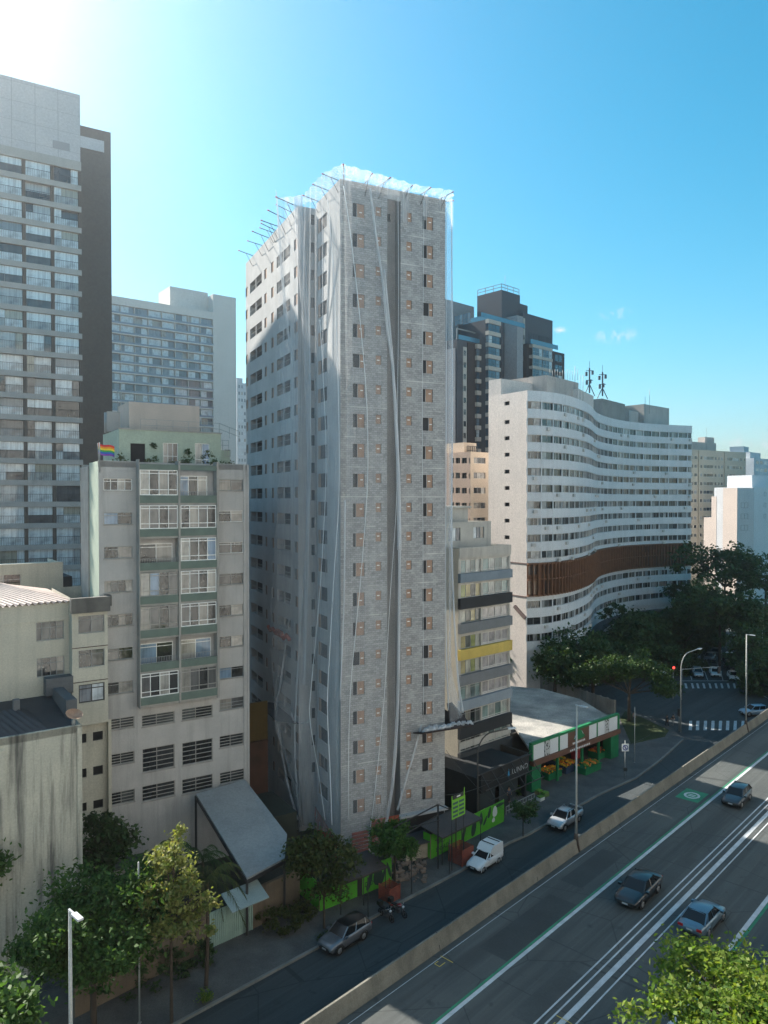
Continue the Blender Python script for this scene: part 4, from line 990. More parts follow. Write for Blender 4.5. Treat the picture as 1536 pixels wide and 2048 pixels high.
for (s0,s1,z0_,z1_) in gl_:
    i_=Vector((math.cos(R(-36)),-math.sin(R(-36)),0))*.22; t_=Vector((math.sin(R(-36)),math.cos(R(-36)),0))
    p,q_=t_*s0+i_,t_*s1+i_; gw.quad((p.x,p.y,z0_),(q_.x,q_.y,z0_),(q_.x,q_.y,z1_),(p.x,p.y,z1_))
gw.build('gable_window',[DARKROOM],SRT)
gs=MB(); t_=Vector((math.sin(R(-36)),math.cos(R(-36)),0)); o_=-Vector((math.cos(R(-36)),-math.sin(R(-36)),0))
for zz_ in (zb1-.1,zb0-.1): p=t_*.02+o_*.02;q_=t_*(GL*.999)+o_*.02; gs.bar((p.x,p.y,zz_),(q_.x,q_.y,zz_),.1,.22)
s0,z0_=gx(1031,1212); s1,z1_=gx(1056,1237); p=t_*s0+o_*.25;q_=t_*max(.1,s1)+o_*.25; gs.bar((p.x,p.y,z0_),(q_.x,q_.y,z1_),.5,.5)
gs.build('gable_band',[surf('dusky_trim',(.2,.14,.13),.9)],SRT)
# rooftop structures
RT=surf('roof_concrete',(.50,.45,.41),.9,(.42,.38,.35),.35,streak=.45,streakc=(.22,.2,.19)); RTG=surf('roof_grey',(.34,.32,.30),.9,(.28,.27,.25),.3,streak=.4)
def roofbox(px0,px1,ytop,ybot,d0,dep,mat,hd=42,name='rooftop_house',side=None):
    a=AT(px0,ytop,d0); hh=R(hd); u=Vector((math.sin(hh),math.cos(hh),0)); v=Vector((-math.cos(hh),math.sin(hh),0))
    r_=(px1-768)/FPX; L=(r_*a.y-a.x)/(u.x-r_*u.y)
    o=Vector((O2.x,O2.y,0)); b0=Vector((a.x,a.y,0))-o; m=MB()
    c=[b0,b0+u*L,b0+u*L+v*dep,b0+v*dep]; m.prism([(p.x,p.y) for p in c],SZ-.7,a.z); return m.build(name,[mat],SRT)
roofbox(1094,1156,750,0,139,9,RT); roofbox(1002,1068,757,0,135.2,3,SEND,50); roofbox(1156,1186,777,0,146,6,SEND,30)
roofbox(1205,1249,797,0,172,7,RTG,40); roofbox(1288,1337,808,0,190,9,RT,48); roofbox(1258,1276,820,0,186,5,RT)
ant=MB()
def MW(p): return p-Vector((O2.x,O2.y,0))
for (px,dd_,ytop,yb) in ((1179,168,736,786),(1205,168,744,792)):
    b_=MW(AT(px,yb,dd_)); t_=MW(AT(px,ytop,dd_)); ant.bar(b_,t_,.28)
    for sx in (-1,1): ant.bar(t_-Vector((0,0,3.6)),(b_.x+sx*1.3,b_.y+sx*.4,b_.z-.6),.14)
    for (dx,dz) in ((-.7,-.9),(.7,-.6),(.2,-2.6),(-.6,-2.9)): ant.box(t_.x+dx-.22,t_.x+dx+.22,t_.y-.2,t_.y+.2,t_.z+dz-.9,t_.z+dz)
    ant.bar(t_-Vector((.8,0,.6)),t_+Vector((.8,0,-.6)),.12); ant.bar(t_-Vector((.8,0,2.8)),t_+Vector((.8,0,-2.8)),.12); ant.bar(t_,t_+Vector((0,0,1.6)),.07)
ant.build('phone_mast',[flat('mast_dark',(.05,.06,.08),.6)],SRT)
ant=MB()
for (px,py,l) in ((1290,835,6),(1299,805,4),(1160,775,3),(1150,752,2.5),(1166,775,3)): b_=MW(AT(px,py+6,185 if px>1200 else 142)); ant.tube([b_-Vector((0,0,2)),b_+Vector((0,0,l))],.05,4)
for k in range(12):
    b_=MW(AT(1100+k*5,752,138)); ant.tube([b_-Vector((0,0,.8)),b_+Vector((0,0,.8+.5*rnd.random()))],.035,4)
ant.build('aerial',[GRF],SRT,kind='stuff')

# ================================================================ beige block and white houses at the far right
q=AT(1492,905,280)
H=B('beige_block','long beige apartment block beyond the curved block at the right','building',(q.x,q.y),58)
BG=surf('beige_plaster',(.50,.43,.34),.9,(.45,.39,.31),.15,streak=.15); hz=q.z; x0=H.on(1378,950)[0]; S7=(H.on(1460,917)[1]-H.on(1460,917+16.6*5)[1])/5
hol=[]; 
def hx(u): return H.on(1370+u/6.825,950)[0]
cs=[(90,112),(128,165),(205,238),(255,388),(405,435),(455,478),(490,520),(580,595),(605,740),(752,778),(805,828)]
zt_=H.on(1440,914)[1]
for k in range(13):
    for (a,b) in cs: hol.append((hx(a)-x0,hx(b)-x0,zt_-k*S7-1.25,zt_-k*S7))
mb=MB(); mb.panel((x0,0,0),(1,0,0),(0,1,0),-x0,0,hz,hol,.3); mb.panel((0,0,0),(0,1,0),(1,0,0),16,0,hz,[]); mb.panel((x0,0,0),(0,1,0),(1,0,0),16,0,hz,[]); mb.panel((x0,16,0),(1,0,0),(0,1,0),-x0,0,hz,[]); mb.poly([(x0,0,hz-.5),(0,0,hz-.5),(0,16,hz-.5),(x0,16,hz-.5)])
for u in (187,540): mb.box(hx(u)-.4,hx(u)+.4,-.4,-.003,0,hz-.2)
H.part('wall',mb,[BG])
for h in hol: H.win(('y',0),x0+h[0],x0+h[1],h[2],h[3],TRW,G_S,cols=(.33,.66) if h[1]-h[0]>3 else (),depth=.1,single=True,t=.09)
H.flush(95)
mb=MB(); mb.box(hx(255),hx(590),5,10,hz-.5,hz+3.4); mb.box(hx(470),hx(595),6,9,hz+3,hz+5.6); mb.box(hx(60),hx(245),6,10,hz-.5,hz+4); H.part('rooftop_house',mb,[RT])
mb=MB(); 
for u in (455,170,200): mb.tube([(hx(u),5,hz),(hx(u),5,hz+9)],.06,4)
H.part('antenna_mast',mb,[GRF])
q=AT(1475,975,225)
W_=B('white_house','white plastered building with a blank peach gable and three stepped roofs','building',(q.x,q.y),68)
WP=surf('white_plaster',(.62,.62,.63),.9,(.56,.56,.58),.2,streak=.15); PG=surf('peach_gable',(.62,.52,.46),.9,(.57,.48,.43),.15)
mb=MB(); zt_=q.z; fw=W_.on(1508,1000)[0]
mb.box(0,fw,0,8,0,zt_-.2); W_.part('front_wall',mb,[WP])
mb=MB(); 
steps=[(1475,1446,976),(1446,1423,993),(1423,1408,1035)]
for (pa,pb,yt) in steps:
    ya=W_.onx(pa,1000,-.05)[0]; yb=W_.onx(pb,1000,-.05)[0]; ztt=W_.onx((pa+pb)/2,yt,-.05)[1]; mb.box(-.05,fw,max(ya,8.01 if pa<1475 else .02),yb,0,ztt)
W_.part('gable_wall',mb,[PG])
for k,(py,) in enumerate(((1010,),(1032,),(1055,))):
    z=W_.on(1488,py,0)[1]; W_.win(('y',0),W_.on(1482,1000)[0],W_.on(1496,1000)[0],z-.9,z+.7,DKF,G_DARK,cols=(.5,),depth=-.05,single=True)
W_.flush()
q=AT(1506,974,236)
W2b=B('white_house','bright white tall building cut off by the right edge with small square windows','building',(q.x,q.y),60)
mb=MB(); mb.box(0,40,0,14,0,q.z); mb.box(4,30,3,12,q.z,q.z+4); W2b.part('wall',mb,[surf('bright_white',(.72,.73,.75),.85,(.68,.69,.71),.2)])
for py in (988,1010,1032): 
    z=W2b.on(1530,py)[1]; W2b.win(('y',0),W2b.on(1528,1000)[0],W2b.on(1532,1000)[0],z-.7,z+.7,DKF,G_DARK,cols=(),depth=-.05,single=True)
W2b.flush()
k=0
for (px0,px1,yt,d,hd,lab) in ((1496,1513,903,330,40,'pale grey slim tower on the skyline beyond the beige block'),(1508,1545,916,300,50,'stepped white building with terraces on the skyline at the right edge'),(474,500,765,330,52,'distant pale blue tower glimpsed in the gap left of the raw tower'),(1380,1400,960,420,52,'hazy low building behind the beige block')):
    q=AT(px0,yt,d); K=B('distant_tower',lab,'building',(q.x,q.y),hd); wq=K.on(px1,1000)[0]; mb=MB(); mb.box(0,wq,0,14,0,q.z); mb.box(1,wq*.6,2,8,q.z,q.z+2.5); K.part('wall',mb,[surf('distant_wall_%d'%k,(.50,.53,.56) if k!=1 else (.68,.68,.69),.9,(.45,.48,.52),.1)])
    nf=int(q.z/3); 
    for i in range(nf):
        for j in range(4): K.win(('y',0),wq*(.1+.22*j),wq*(.24+.22*j),q.z-3*i-2.4,q.z-3*i-1.0,None,G_SOFT,cols=(),depth=-.08,single=True)
    K.flush(90); k+=1

# ================================================================ cream low buildings at the lower left
CRE=surf('cream_plaster_old',(.56,.53,.44),.92,(.48,.46,.39),.35,streak=.5,streakc=(.22,.215,.19),slo=.5,shi=.8)
STAIN=surf('stained_concrete_wall',(.54,.52,.44),.92,(.45,.44,.38),.3,streak=.95,streakc=(.09,.09,.085),slo=.46,shi=.68)
CORR=surf('corrugated_sheet',(.55,.45,.41),.6,(.42,.35,.32),.6,streak=.3); CORRD=surf('dark_roof_sheet',(.045,.052,.06),.6,(.03,.035,.042),.6)
def zq(x,y): return x/5.12,1050+y/5.12
q=AT(143,1203,62)
L1=B('cream_building','cream plastered building with a pale corrugated roof and two dark windows','building',(q.x,q.y),54)
zt_=q.z; w1=[]
for (xa,xb,yt,yb) in ((370,655,988,1180),(372,658,1352,1548)):
    pa,pb=xa/5.12,xb/5.12; a=L1.on(pa,1260)[0];b=L1.on(pb,1260)[0]; m_=(pa+pb)/2; w1.append((a,b,L1.on(m_,1050+yb/5.12)[1],L1.on(m_,1050+yt/5.12)[1]))
XX=-16
mb=MB(); mb.panel((XX,0,0),(1,0,0),(0,1,0),-XX,0,zt_,[(a-XX,b-XX,c,d) for a,b,c,d in w1],.2); mb.panel((0,0,0),(0,1,0),(1,0,0),10,0,zt_,[]); mb.panel((XX,0,0),(0,1,0),(1,0,0),10,0,zt_,[]); mb.panel((XX,10,0),(1,0,0),(0,1,0),-XX,0,zt_,[])
mb.box(XX,0,-.06,-.002,zt_-1.5,zt_-1.35); L1.part('wall',mb,[CRE])
for (a,b,c,d) in w1: L1.win(('y',0),a,b,c,d,GRF,G_DARK,cols=(.2,.5,.72),rows=(.68,),t=.06,depth=.1)
L1.flush()
def corr(mb,p0,p1,q0,q1,n,amp,m=0):
    """corrugated sheet: eave p0-p1, ridge q0-q1"""
    p0,p1,q0,q1=[Vector(p) for p in (p0,p1,q0,q1)]; nn=((p1-p0).cross(q0-p0)).normalized(); vs=[];fs=[]
    for i in range(n*4+1):
        t=i/(n*4); h=nn*amp*math.sin(t*n*2*math.pi); vs+=[p0.lerp(p1,t)+h,q0.lerp(q1,t)+h]
    for i in range(n*4): fs.append((2*i,2*i+2,2*i+3,2*i+1))
    mb.add(vs,fs,m,True)
rxr,ryr=L1.onz(88,1172,zt_+1.2)
mb=MB(); corr(mb,(XX,-.25,zt_+.05),(.1,-.25,zt_+.05),(XX,5,zt_+1.3),(-4.5,5,zt_+1.3),34,.13); corr(mb,(.1,-.25,zt_+.05),(.1,10.2,zt_+.05),(-4.5,5,zt_+1.3),(-4.5,5.2,zt_+1.3),26,.06); corr(mb,(.1,10.2,zt_+.05),(XX,10.2,zt_+.05),(-4.5,5,zt_+1.3),(XX,5,zt_+1.3),40,.06)
L1.part('corrugated_roof',mb,[CORR])
mb=MB(); mb.bar((XX,5,zt_+1.36),(-4.5,5,zt_+1.36),.25,.1); mb.bar((-4.5,5,zt_+1.36),(.1,-.25,zt_+.12),.2,.08); L1.part('ridge_cap',mb,[CORR])
q=AT(215,1192,62.5)
L2=B('stair_wing','narrow cream stair wing with a dark stained cornice and stacked windows','building',(q.x,q.y),56)
zt_=q.z; xl=L2.on(144,1300)[0]; w2=[]
zo=L2.on(180,1449)[1]
for (yt,yb) in ((925,1105),(1275,1455),(1625,1812)):
    w2.append((L2.on(157,1300)[0],L2.on(209,1300)[0],L2.on(183,1050+yb/5.12)[1],L2.on(183,1050+yt/5.12)[1]))
mb=MB(); mb.panel((xl,0,0),(1,0,0),(0,1,0),-xl,zo,zt_-1.2,[(a-xl,b-xl,c,d) for a,b,c,d in w2],.2); mb.box(xl,0,.0,.3,zo-.01,zo-.001); mb.panel((0,0,0),(0,1,0),(1,0,0),9,0,zt_,[]); mb.panel((xl,0,0),(0,1,0),(1,0,0),9,zo,zt_,[]); mb.panel((xl,9,0),(1,0,0),(0,1,0),-xl,0,zt_,[])
mb.poly([(xl,0,zo),(0,0,zo),(0,.6,zo),(xl,.6,zo)])
ws=[]
for (ya,yb_) in ((1464,1482),(1533,1551),(1601,1618)):
    for (pa,pb) in ((164,173),(186,206)): ws.append((L2.on(pa,1500,.6)[0],L2.on(pb,1500,.6)[0],L2.on(190,yb_,.6)[1],L2.on(190,ya,.6)[1]))
mb.panel((xl-1,.6,0),(1,0,0),(0,1,0),-xl+1.4,0,zo,[(a-xl+1,b-xl+1,c,d) for a,b,c,d in ws],.2); L2.part('wall',mb,[CRE])
mb=MB(); mb.box(xl-.1,.15,-.35,.2,zt_-1.25,zt_); mb.box(.0,.4,.21,9,zt_-.9,zt_); mb.box(xl,0,.21,9,zt_-1.25,zt_-1.2); L2.part('cornice',mb,[surf('stained_cornice',(.15,.145,.135),.9,(.09,.09,.085),.8,streak=.5)])
mb=MB(); 
for z in (w2[0][2]-1.2,w2[1][2]-1.2): mb.box(xl,0,-.03,-.002,z,z+.07)
L2.part('drip_line',mb,[surf('dark_trim',(.12,.09,.08),.9)])
for i,(a,b,c,d) in enumerate(w2): L2.win(('y',0),a,b,c,d,DKF if i==2 else GRF,G_SOFT if i==2 else G_DARK,cols=(.5,),rows=(.75,),t=.09 if i==2 else .05,depth=.1)
for (a,b,c,d) in ws: L2.win(('y',.6),a,b,c,d,DKF,DARKROOM,cols=(),t=.04,depth=.12)
L2.flush()
q=AT(126,1126,75)
L3=B('rear_annex','low cream annex with a streaked parapet behind the corrugated roof','building',(q.x,q.y),55)
mb=MB(); a=L3.on(0,1160)[0]; b=L3.on(42,1160)[0]; c=L3.on(20,1176)[1]; d=L3.on(20,1149)[1]
mb.panel((-20,0,0),(1,0,0),(0,1,0),20,0,q.z,[(a+18,b+20,c,d)],.2); mb.panel((0,0,0),(0,1,0),(1,0,0),8,0,q.z,[]); mb.box(-20,0,.2,8,q.z-.6,q.z-.4); mb.box(-20,.0,-.05,.2,q.z-.02,q.z+.12); L3.part('wall',mb,[CRE])
L3.win(('y',0),a-2,b,c,d,TRW,G_HOME,cols=(.2,.6),rows=(.6,),depth=.1); L3.flush()
mb=MB(); mb.box(-20,2.6,8.2,14,0,q.z-2.2); L3.part('back_wall',mb,[CORRD])
q=AT(163,1450,54)
L4=B('stained_building','low concrete building with a heavily rain-stained blank front wall and a dark sheet roof','building',(q.x,q.y),54)
z4=q.z; D4=AT(75,1390,62)
mb=MB(); mb.panel((-22,0,0),(1,0,0),(0,1,0),22,0,z4,[],.1); mb.panel((0,0,0),(0,1,0),(1,0,0),8.5,0,z4,[]); mb.box(-22,0,.0,.25,z4-.5,z4+.03); xj=L4.on(10,1600)[0]; mb.box(-22,xj,-.12,-.003,0,z4-.8); mb.box(-.35,.0,-.1,-.003,0,z4-.1)
L4.part('wall',mb,[STAIN])
mb=MB(); mb.poly([(-22,.25,z4-.5),(-.01,.25,z4-.5),(-.01,8.4,z4+.5),(-22,8.4,z4+.5)]); L4.part('roof',mb,[CORRD])
mb=MB(); xa=L4.on(98,1452)[0]; xr_=L4.on(32,1420,4)[0]
corr(mb,(-22,.3,z4-.1),(xa,.3,z4-.1),(-22,4,z4+.9),(xr_,4,z4+.9),40,.06); corr(mb,(xa,.3,z4-.1),(xa,7,z4-.1),(xr_,4,z4+.9),(xr_,4.1,z4+.9),16,.06); L4.part('ribbed_roof',mb,[CORRD])
mb=MB(); xd=L4.on(137,1410,4)[0]; mb.box(xd-.4,xd+.4,3,8.3,z4-.2,z4+1.2); mb.box(xd-.9,xd+1.2,7.6,8.6,z4+.6,z4+2.0); mb.box(xr_-.2,xr_+.25,3.8,4.3,z4+.8,z4+1.6); L4.part('duct',mb,[surf('duct_grey',(.12,.13,.14),.7)])
xd,zd=L4.on(147,1440,.4); DS=empty('satellite_dish',L4.w(xd,.4,z4+.03),L4.rz,'rusty satellite dish on the parapet corner of the stained wall','dish')
mb=MB(); mb.tube([(0,0,0),(0,0,.55)],.14,8); mb.build('mount',[GRF],DS)
mb=MB(); vs=[];fs=[]; 
for i in range(5):
    for k in range(14): a=2*math.pi*k/14; r_=.62*(i+.01)/4; vs.append((r_*math.cos(a),r_*math.sin(a)*.9,.25*(i/4)**2))
for i in range(4):
    for k in range(14): fs.append((i*14+k,i*14+(k+1)%14,(i+1)*14+(k+1)%14,(i+1)*14+k))
mb.add(vs,fs,0,True); o=mb.build('reflector',[surf('rusty_dish',(.42,.28,.2),.6,(.3,.18,.12),2)],DS,loc=(0,0,.6)); o.rotation_euler=(.5,.15,0)
# ================================================================ ground, street, elevated road
def asphalt(name,c,c2,sc_=.12):
    m,t,b=ntree(name); v=objvec(t)
    o=mixc(t,noise(t,v,sc_,6,.6),c,c2); o=mixc(t,mathn(t,'MULTIPLY',noise(t,v,6,4,lo=.4,hi=.75),.35),o,tuple(x*1.5 for x in c))
    c1=N(t,'ShaderNodeTexCoord'); m1=N(t,'ShaderNodeMapping'); m1.inputs['Rotation'].default_value=(0,0,R(-46.7)); t.links.new(c1.outputs['Object'],m1.inputs[0]); m2=N(t,'ShaderNodeMapping'); m2.inputs['Scale'].default_value=(.035,1,1); t.links.new(m1.outputs[0],m2.inputs[0])
    o=mixc(t,mathn(t,'MULTIPLY',noise(t,m2.outputs[0],.75,5,lo=.46,hi=.62),.5),o,tuple(x*.55 for x in c))
    o=mixc(t,mathn(t,'MULTIPLY',noise(t,m2.outputs[0],3.1,5,lo=.5,hi=.66),.35),o,tuple(x*1.7 for x in c))
    vo=N(t,'ShaderNodeTexVoronoi',feature='DISTANCE_TO_EDGE'); vo.inputs['Scale'].default_value=.16; m3=N(t,'ShaderNodeMapping'); t.links.new(m1.outputs[0],m3.inputs[0]); t.links.new(mixc(t,.12,m3.outputs[0],N(t,'ShaderNodeTexNoise').outputs['Color'],'ADD'),vo.inputs['Vector'])
    o=mixc(t,mathn(t,'MULTIPLY',mathn(t,'LESS_THAN',vo.outputs['Distance'],.006),.55),o,tuple(x*.4 for x in c))
    o=mixc(t,mathn(t,'MULTIPLY',noise(t,v,.9,5,lo=.62,hi=.72),.6),o,tuple(x*.45 for x in c))
    t.links.new(o,b.inputs['Base Color']); b.inputs['Roughness'].default_value=.85; b.inputs['Specular IOR Level'].default_value=.25; return m
ASP=asphalt('asphalt',(.046,.054,.057),(.058,.064,.066)); ASPH=asphalt('asphalt_deck',(.062,.068,.068),(.080,.084,.080),.2)
PAVE=surf('pavement_concrete',(.135,.135,.13),.9,(.085,.085,.085),.5,streak=0,fine=.2); KERB=surf('kerb_stone',(.26,.25,.23),.9,(.18,.18,.165),.8)
EARTH=surf('bare_earth',(.10,.075,.055),.95,(.06,.05,.04),.7,fine=.25); LOTC=surf('lot_ground',(.07,.068,.06),.95,(.045,.05,.04),.3,fine=.2)
GRASS=surf('grass',(.05,.07,.025),.95,(.03,.045,.018),.6,fine=.25); PAINT=surf('white_paint',(.60,.62,.64),.7,(.45,.47,.49),1.3,fine=.2); PGREEN=surf('green_paint',(.03,.24,.12),.7,(.025,.17,.09),1.2); PYEL=flat('yellow_paint',(.5,.36,.05),.7)
mb=MB(); mb.quad((-3000,-1500,0),(3000,-1500,0),(3000,6000,0),(-3000,6000,0)); mb.build('ground',[ASP],kind='structure')
def slab(name,pts,z1,mat,z0=0,kind='structure',parent=None):
    mb=MB(); mb.prism([(p[0],p[1]) for p in pts],z0,z1); return mb.build(name,[mat],parent,kind=kind)
hv=R(43.3); U=Vector((math.sin(hv),math.cos(hv),0)); V=Vector((math.cos(hv),-math.sin(hv),0))   # V points to the right of the road
curb=[G(x,y) for x,y in ((433.6,2006),(600,1915.6),(796.7,1809),(918.5,1744.8),(1018.7,1687),(1055,1671),(1195,1592),(1272,1557),(1320,1522),(1366,1480))]
c0=curb[0]-(curb[1]-curb[0]).normalized()*60
back=[G(1345,1458),G(1290,1436),G(1236,1412),G(1150,1392),G(1090,1370),G(1045,1362)]
far_left=[Vector((10,131,0)),Vector((-60,190,0)),Vector((-140,160,0)),Vector((-120,-10,0))]
poly=[c0]+curb+back+far_left
slab('pavement',poly,.13,PAVE,-.3)
mb=MB()
cc=[c0]+curb
for a,b in zip(cc,cc[1:]): mb.bar((a.x,a.y,.085),(b.x,b.y,.085),.22,.17)
mb.build('kerb',[KERB],kind='structure')
lot=[G(640,1800),G(783,1752),G(862,1712),G(1006,1640),G(1010,1600)]
slab('building_plot',[(p.x,p.y) for p in (G(500,1850),G(634,1822),G(783,1762),G(862,1716),G(1006,1642))]+[(16,88),(10,128),(-60,150),(-70,70)],.18,LOTC,0)
# ---- far street area, park beds
slab('park_bed',[(p.x,p.y) for p in (G(1385,1352),G(1368,1330),G(1372,1300),G(1400,1260),G(1440,1240),G(1380,1215),G(1200,1215),G(1100,1290),G(1060,1362),G(1120,1352),G(1230,1365),G(1300,1352))],.14,GRASS)
slab('park_bed',[(p.x,p.y) for p in (G(1480,1367),G(1560,1400),G(1900,1400),G(1900,1150),G(1500,1180),G(1487,1260),G(1470,1300),G(1472,1345))],.14,GRASS)
slab('grass_corner',[(p.x,p.y) for p in (G(1330,1475),G(1262,1490),G(1240,1440),G(1250,1424),G(1290,1440),G(1338,1462))],.17,GRASS)
# ---- elevated road
DZ=4.5
bl=G(1151,1708,DZ)     # foot of the barrier
def onroad(px,py): 
    g=G(px,py,DZ)-bl; return g.dot(U),g.dot(V)
S0,S1_=-90,260
re=onroad(1501.6,1841)[1]
deck=[]; WID=re+2.6
def rp(s,o,z=0): p=bl+U*s+V*o; return (p.x,p.y,p.z+z)
mb=MB(); mb.prism([rp(S0,-.9)[:2],rp(S1_,-.9)[:2],rp(S1_,WID)[:2],rp(S0,WID)[:2]],DZ-1.1,DZ); mb.build('elevated_road',[ASPH],kind='structure')
mb=MB()
for s in range(-80,250,22): mb.prism([rp(s-1,3)[:2],rp(s+1,3)[:2],rp(s+1,WID-3)[:2],rp(s-1,WID-3)[:2]],0,DZ-1.11)
mb.build('road_pier',[PAVE],kind='structure')
BARR=surf('barrier_concrete',(.215,.205,.175),.92,(.15,.145,.125),.6,streak=.45,streakc=(.055,.055,.048),fine=.2)
def barrier(off_,lab,name='road_barrier'):
    mb=MB(); pr=[(-.42,0),(-.42,.95),(-.30,1.05),(-.18,1.05),(-.08,.5),(0.0,.25),(0.06,0)]
    if off_>5: pr=[(-x,z) for x,z in pr][::-1]
    n=len(pr); vs=[];fs=[]; ss=[S0+6*i for i in range(int((S1_-S0)/6)+1)]
    for s in ss:
        for (o,z) in pr: vs.append(rp(s,off_+o,z))
    for i in range(len(ss)-1):
        for k in range(n-1): fs.append((i*n+k,i*n+k+1,(i+1)*n+k+1,(i+1)*n+k))
    mb.add(vs,fs); 
    for i,s in enumerate(ss):
        if i%2==0: mb.add([rp(s,off_+o*1.02,z*1.005) for o,z in pr]+[rp(s+.06,off_+o*1.02,z*1.005) for o,z in pr],[(k,k+1,n+k+1,n+k) for k in range(n-1)],1)
    return mb.build(name,[BARR,DARKROOM],label=lab,cat='barrier')
barrier(0,'long weathered concrete barrier between the lower street and the elevated road')
barrier(WID-.1,'concrete barrier on the far right edge of the elevated road behind the sunlit tree')
def stripe(mb,off_,w_,s0=S0,s1=S1_,z=.004,m=0):
    st=[s0]
    while st[-1]<s1: st.append(min(s1,st[-1]+10))
    for a,b in zip(st,st[1:]): mb.quad(rp(a,off_-w_/2,z),rp(b,off_-w_/2,z),rp(b,off_+w_/2,z),rp(a,off_+w_/2,z),m)
mk=MB(); o1=onroad(1255,1737.5)[1]; stripe(mk,o1,.26); stripe(mk,o1-.24,.16,m=1)
for (x,y,w_) in ((1347,1779,.11),(1356,1786.5,.11),(1377,1788,.34),(1397.7,1791,.10)): stripe(mk,onroad(x,y)[1],w_)
stripe(mk,re,.3); stripe(mk,re+.28,.2,m=1); stripe(mk,.55,.05)
# green square with a white ring
sg,og=onroad(1384,1591); 
mk.quad(rp(sg-1.5,og-1.1,.004),rp(sg+1.5,og-1.1,.004),rp(sg+1.5,og+1.1,.004),rp(sg-1.5,og+1.1,.004),1)
for k in range(20):
    a0,a1=2*math.pi*k/20,2*math.pi*(k+1)/20
    mk.quad(rp(sg+.85*math.cos(a0),og+.75*math.sin(a0),.009),rp(sg+.85*math.cos(a1),og+.75*math.sin(a1),.009),rp(sg+.6*math.cos(a1),og+.52*math.sin(a1),.009),rp(sg+.6*math.cos(a0),og+.52*math.sin(a0),.009))
for dx in (-.2,.15): mk.quad(rp(sg+dx-.08,og-.35,.009),rp(sg+dx+.08,og-.35,.009),rp(sg+dx+.08,og+.35,.009),rp(sg+dx-.08,og+.35,.009))
for (px,py) in ((893,1919),(1128,2040)):
    s_,o_=onroad(px,py)
    for (a,b,c,d) in ((0,-.5,.06,.5),(-.9,.1,-.3,.16),(-.9,-.3,-.84,.16),(-.9,-.3,-.5,-.24)): mk.quad(rp(s_+a,o_+b,.005),rp(s_+c,o_+b,.005),rp(s_+c,o_+d,.005),rp(s_+a,o_+d,.005),2)
mk.build('road_marking',[PAINT,PGREEN,PYEL],kind='structure')
# darker and paler asphalt patches, joints
pm=MB(); r=random.Random(11)
for (px,py,l,w_,m) in ((1060,1850,9,2.2,0),(1185,1735,7,1.8,0),(1330,1760,10,1.2,1),(1100,1990,6,1.6,1)):
    s_,o_=onroad(px,py); pm.quad(rp(s_-l/2,o_-w_/2,.002),rp(s_+l/2,o_-w_/2,.002),rp(s_+l/2,o_+w_/2,.002),rp(s_-l/2,o_+w_/2,.002),m)
for s in (-12,4,20,36,52): pm.quad(rp(s,-0,.003),rp(s+.12,0,.003),rp(s+.12,WID,.003),rp(s,WID,.003),0)
pm.build('road_patch',[surf('asphalt_dark',(.054,.060,.061),.85),surf('asphalt_pale',(.072,.078,.077),.85)],kind='structure')
# crossings on the lower level
cr=MB(); F4=lambda x,y:(1000+x/2.866,1250+y/2.866)
for x in (1090,1131,1175,1218,1261,1303,1346,1390):
    cr.quad(*[tuple(G(*F4(a,b),.004)) for a,b in ((x-9,603),(x+10,603),(x+12,549),(x-5,549))])
for x in (1062,1100,1130,1165,1200,1235,1268,1305,1340):
    cr.quad(*[tuple(G(*F4(a,b),.004)) for a,b in ((x+2,363),(x+14,363),(x+6,334),(x-6,334))])
def gline(pts,w_):
    P=[G(x,y,.004) for x,y in pts]
    for a,b in zip(P,P[1:]):
        t=(b-a).normalized(); n_=Vector((t.y,-t.x,0))*w_/2; cr.quad(tuple(a-n_),tuple(b-n_),tuple(b+n_),tuple(a+n_))
F8=lambda x,y:(1300+x/6.508,1260+y/6.508)
for L in ([(750,650),(705,520),(690,430),(705,370),(760,300)],[(950,655),(915,520),(912,420),(950,340),(1060,250)],[(1130,560),(1110,470),(1120,400),(1160,350)],[(545,650),(510,540)],[(760,300),(820,270)]): gline([F8(*p) for p in L],.14)
gline([F8(400,662),F8(1020,662)],.3)
gline([F8(1200,735),F8(1300,760),F8(1400,810),F8(1536,890)],.15)
for k in range(5): gline([F8(860+k*40,180+k*22),F8(960+k*40,175+k*22)],.2)
cr.build('road_marking',[PAINT],kind='structure')

# ================================================================ street lamps on the barrier
def lamp_on_barrier(s,ztop,lab,two=False):
    base=Vector(rp(s,-.24,1.0)); L=empty('street_lamp',base,R(90-43.3),lab,'street lamp',None,None)
    h=ztop-base.z; mb=MB(); mb.tube([(0,0,0),(0,0,h)],[.11,.07],8); mb.build('pole',[POLE_G],L)
    mb=MB(); mb.tube([(0,0,0),(0,0,.5)],[.2,.16],8); mb.tube([(0,-.3,-.95),(0,-.1,.1)],.1,6); mb.build('base_bracket',[surf('rust_base',(.09,.07,.06),.9)],L)
    mb=MB(); mb.box(-.04,.04,-.5,.1,h-.02,h+.05); mb.box(-.12,.12,-1.0,-.35,h-.03,h+.06); mb.build('luminaire',[flat('lamp_head',(.42,.44,.46),.4)],L)
    return L
s1=onroad(1147,1700)[0]
lamp_on_barrier(18.35-18.35+s1,16.8,'tall grey street lamp on the barrier beside the silver pickup')
lamp_on_barrier(s1-42.6,16.9,'tall grey street lamp on the barrier in front of the lower left trees')
lamp_on_barrier(s1+43.6,16.9,'tall grey street lamp on the barrier beside the zebra crossing at the right')
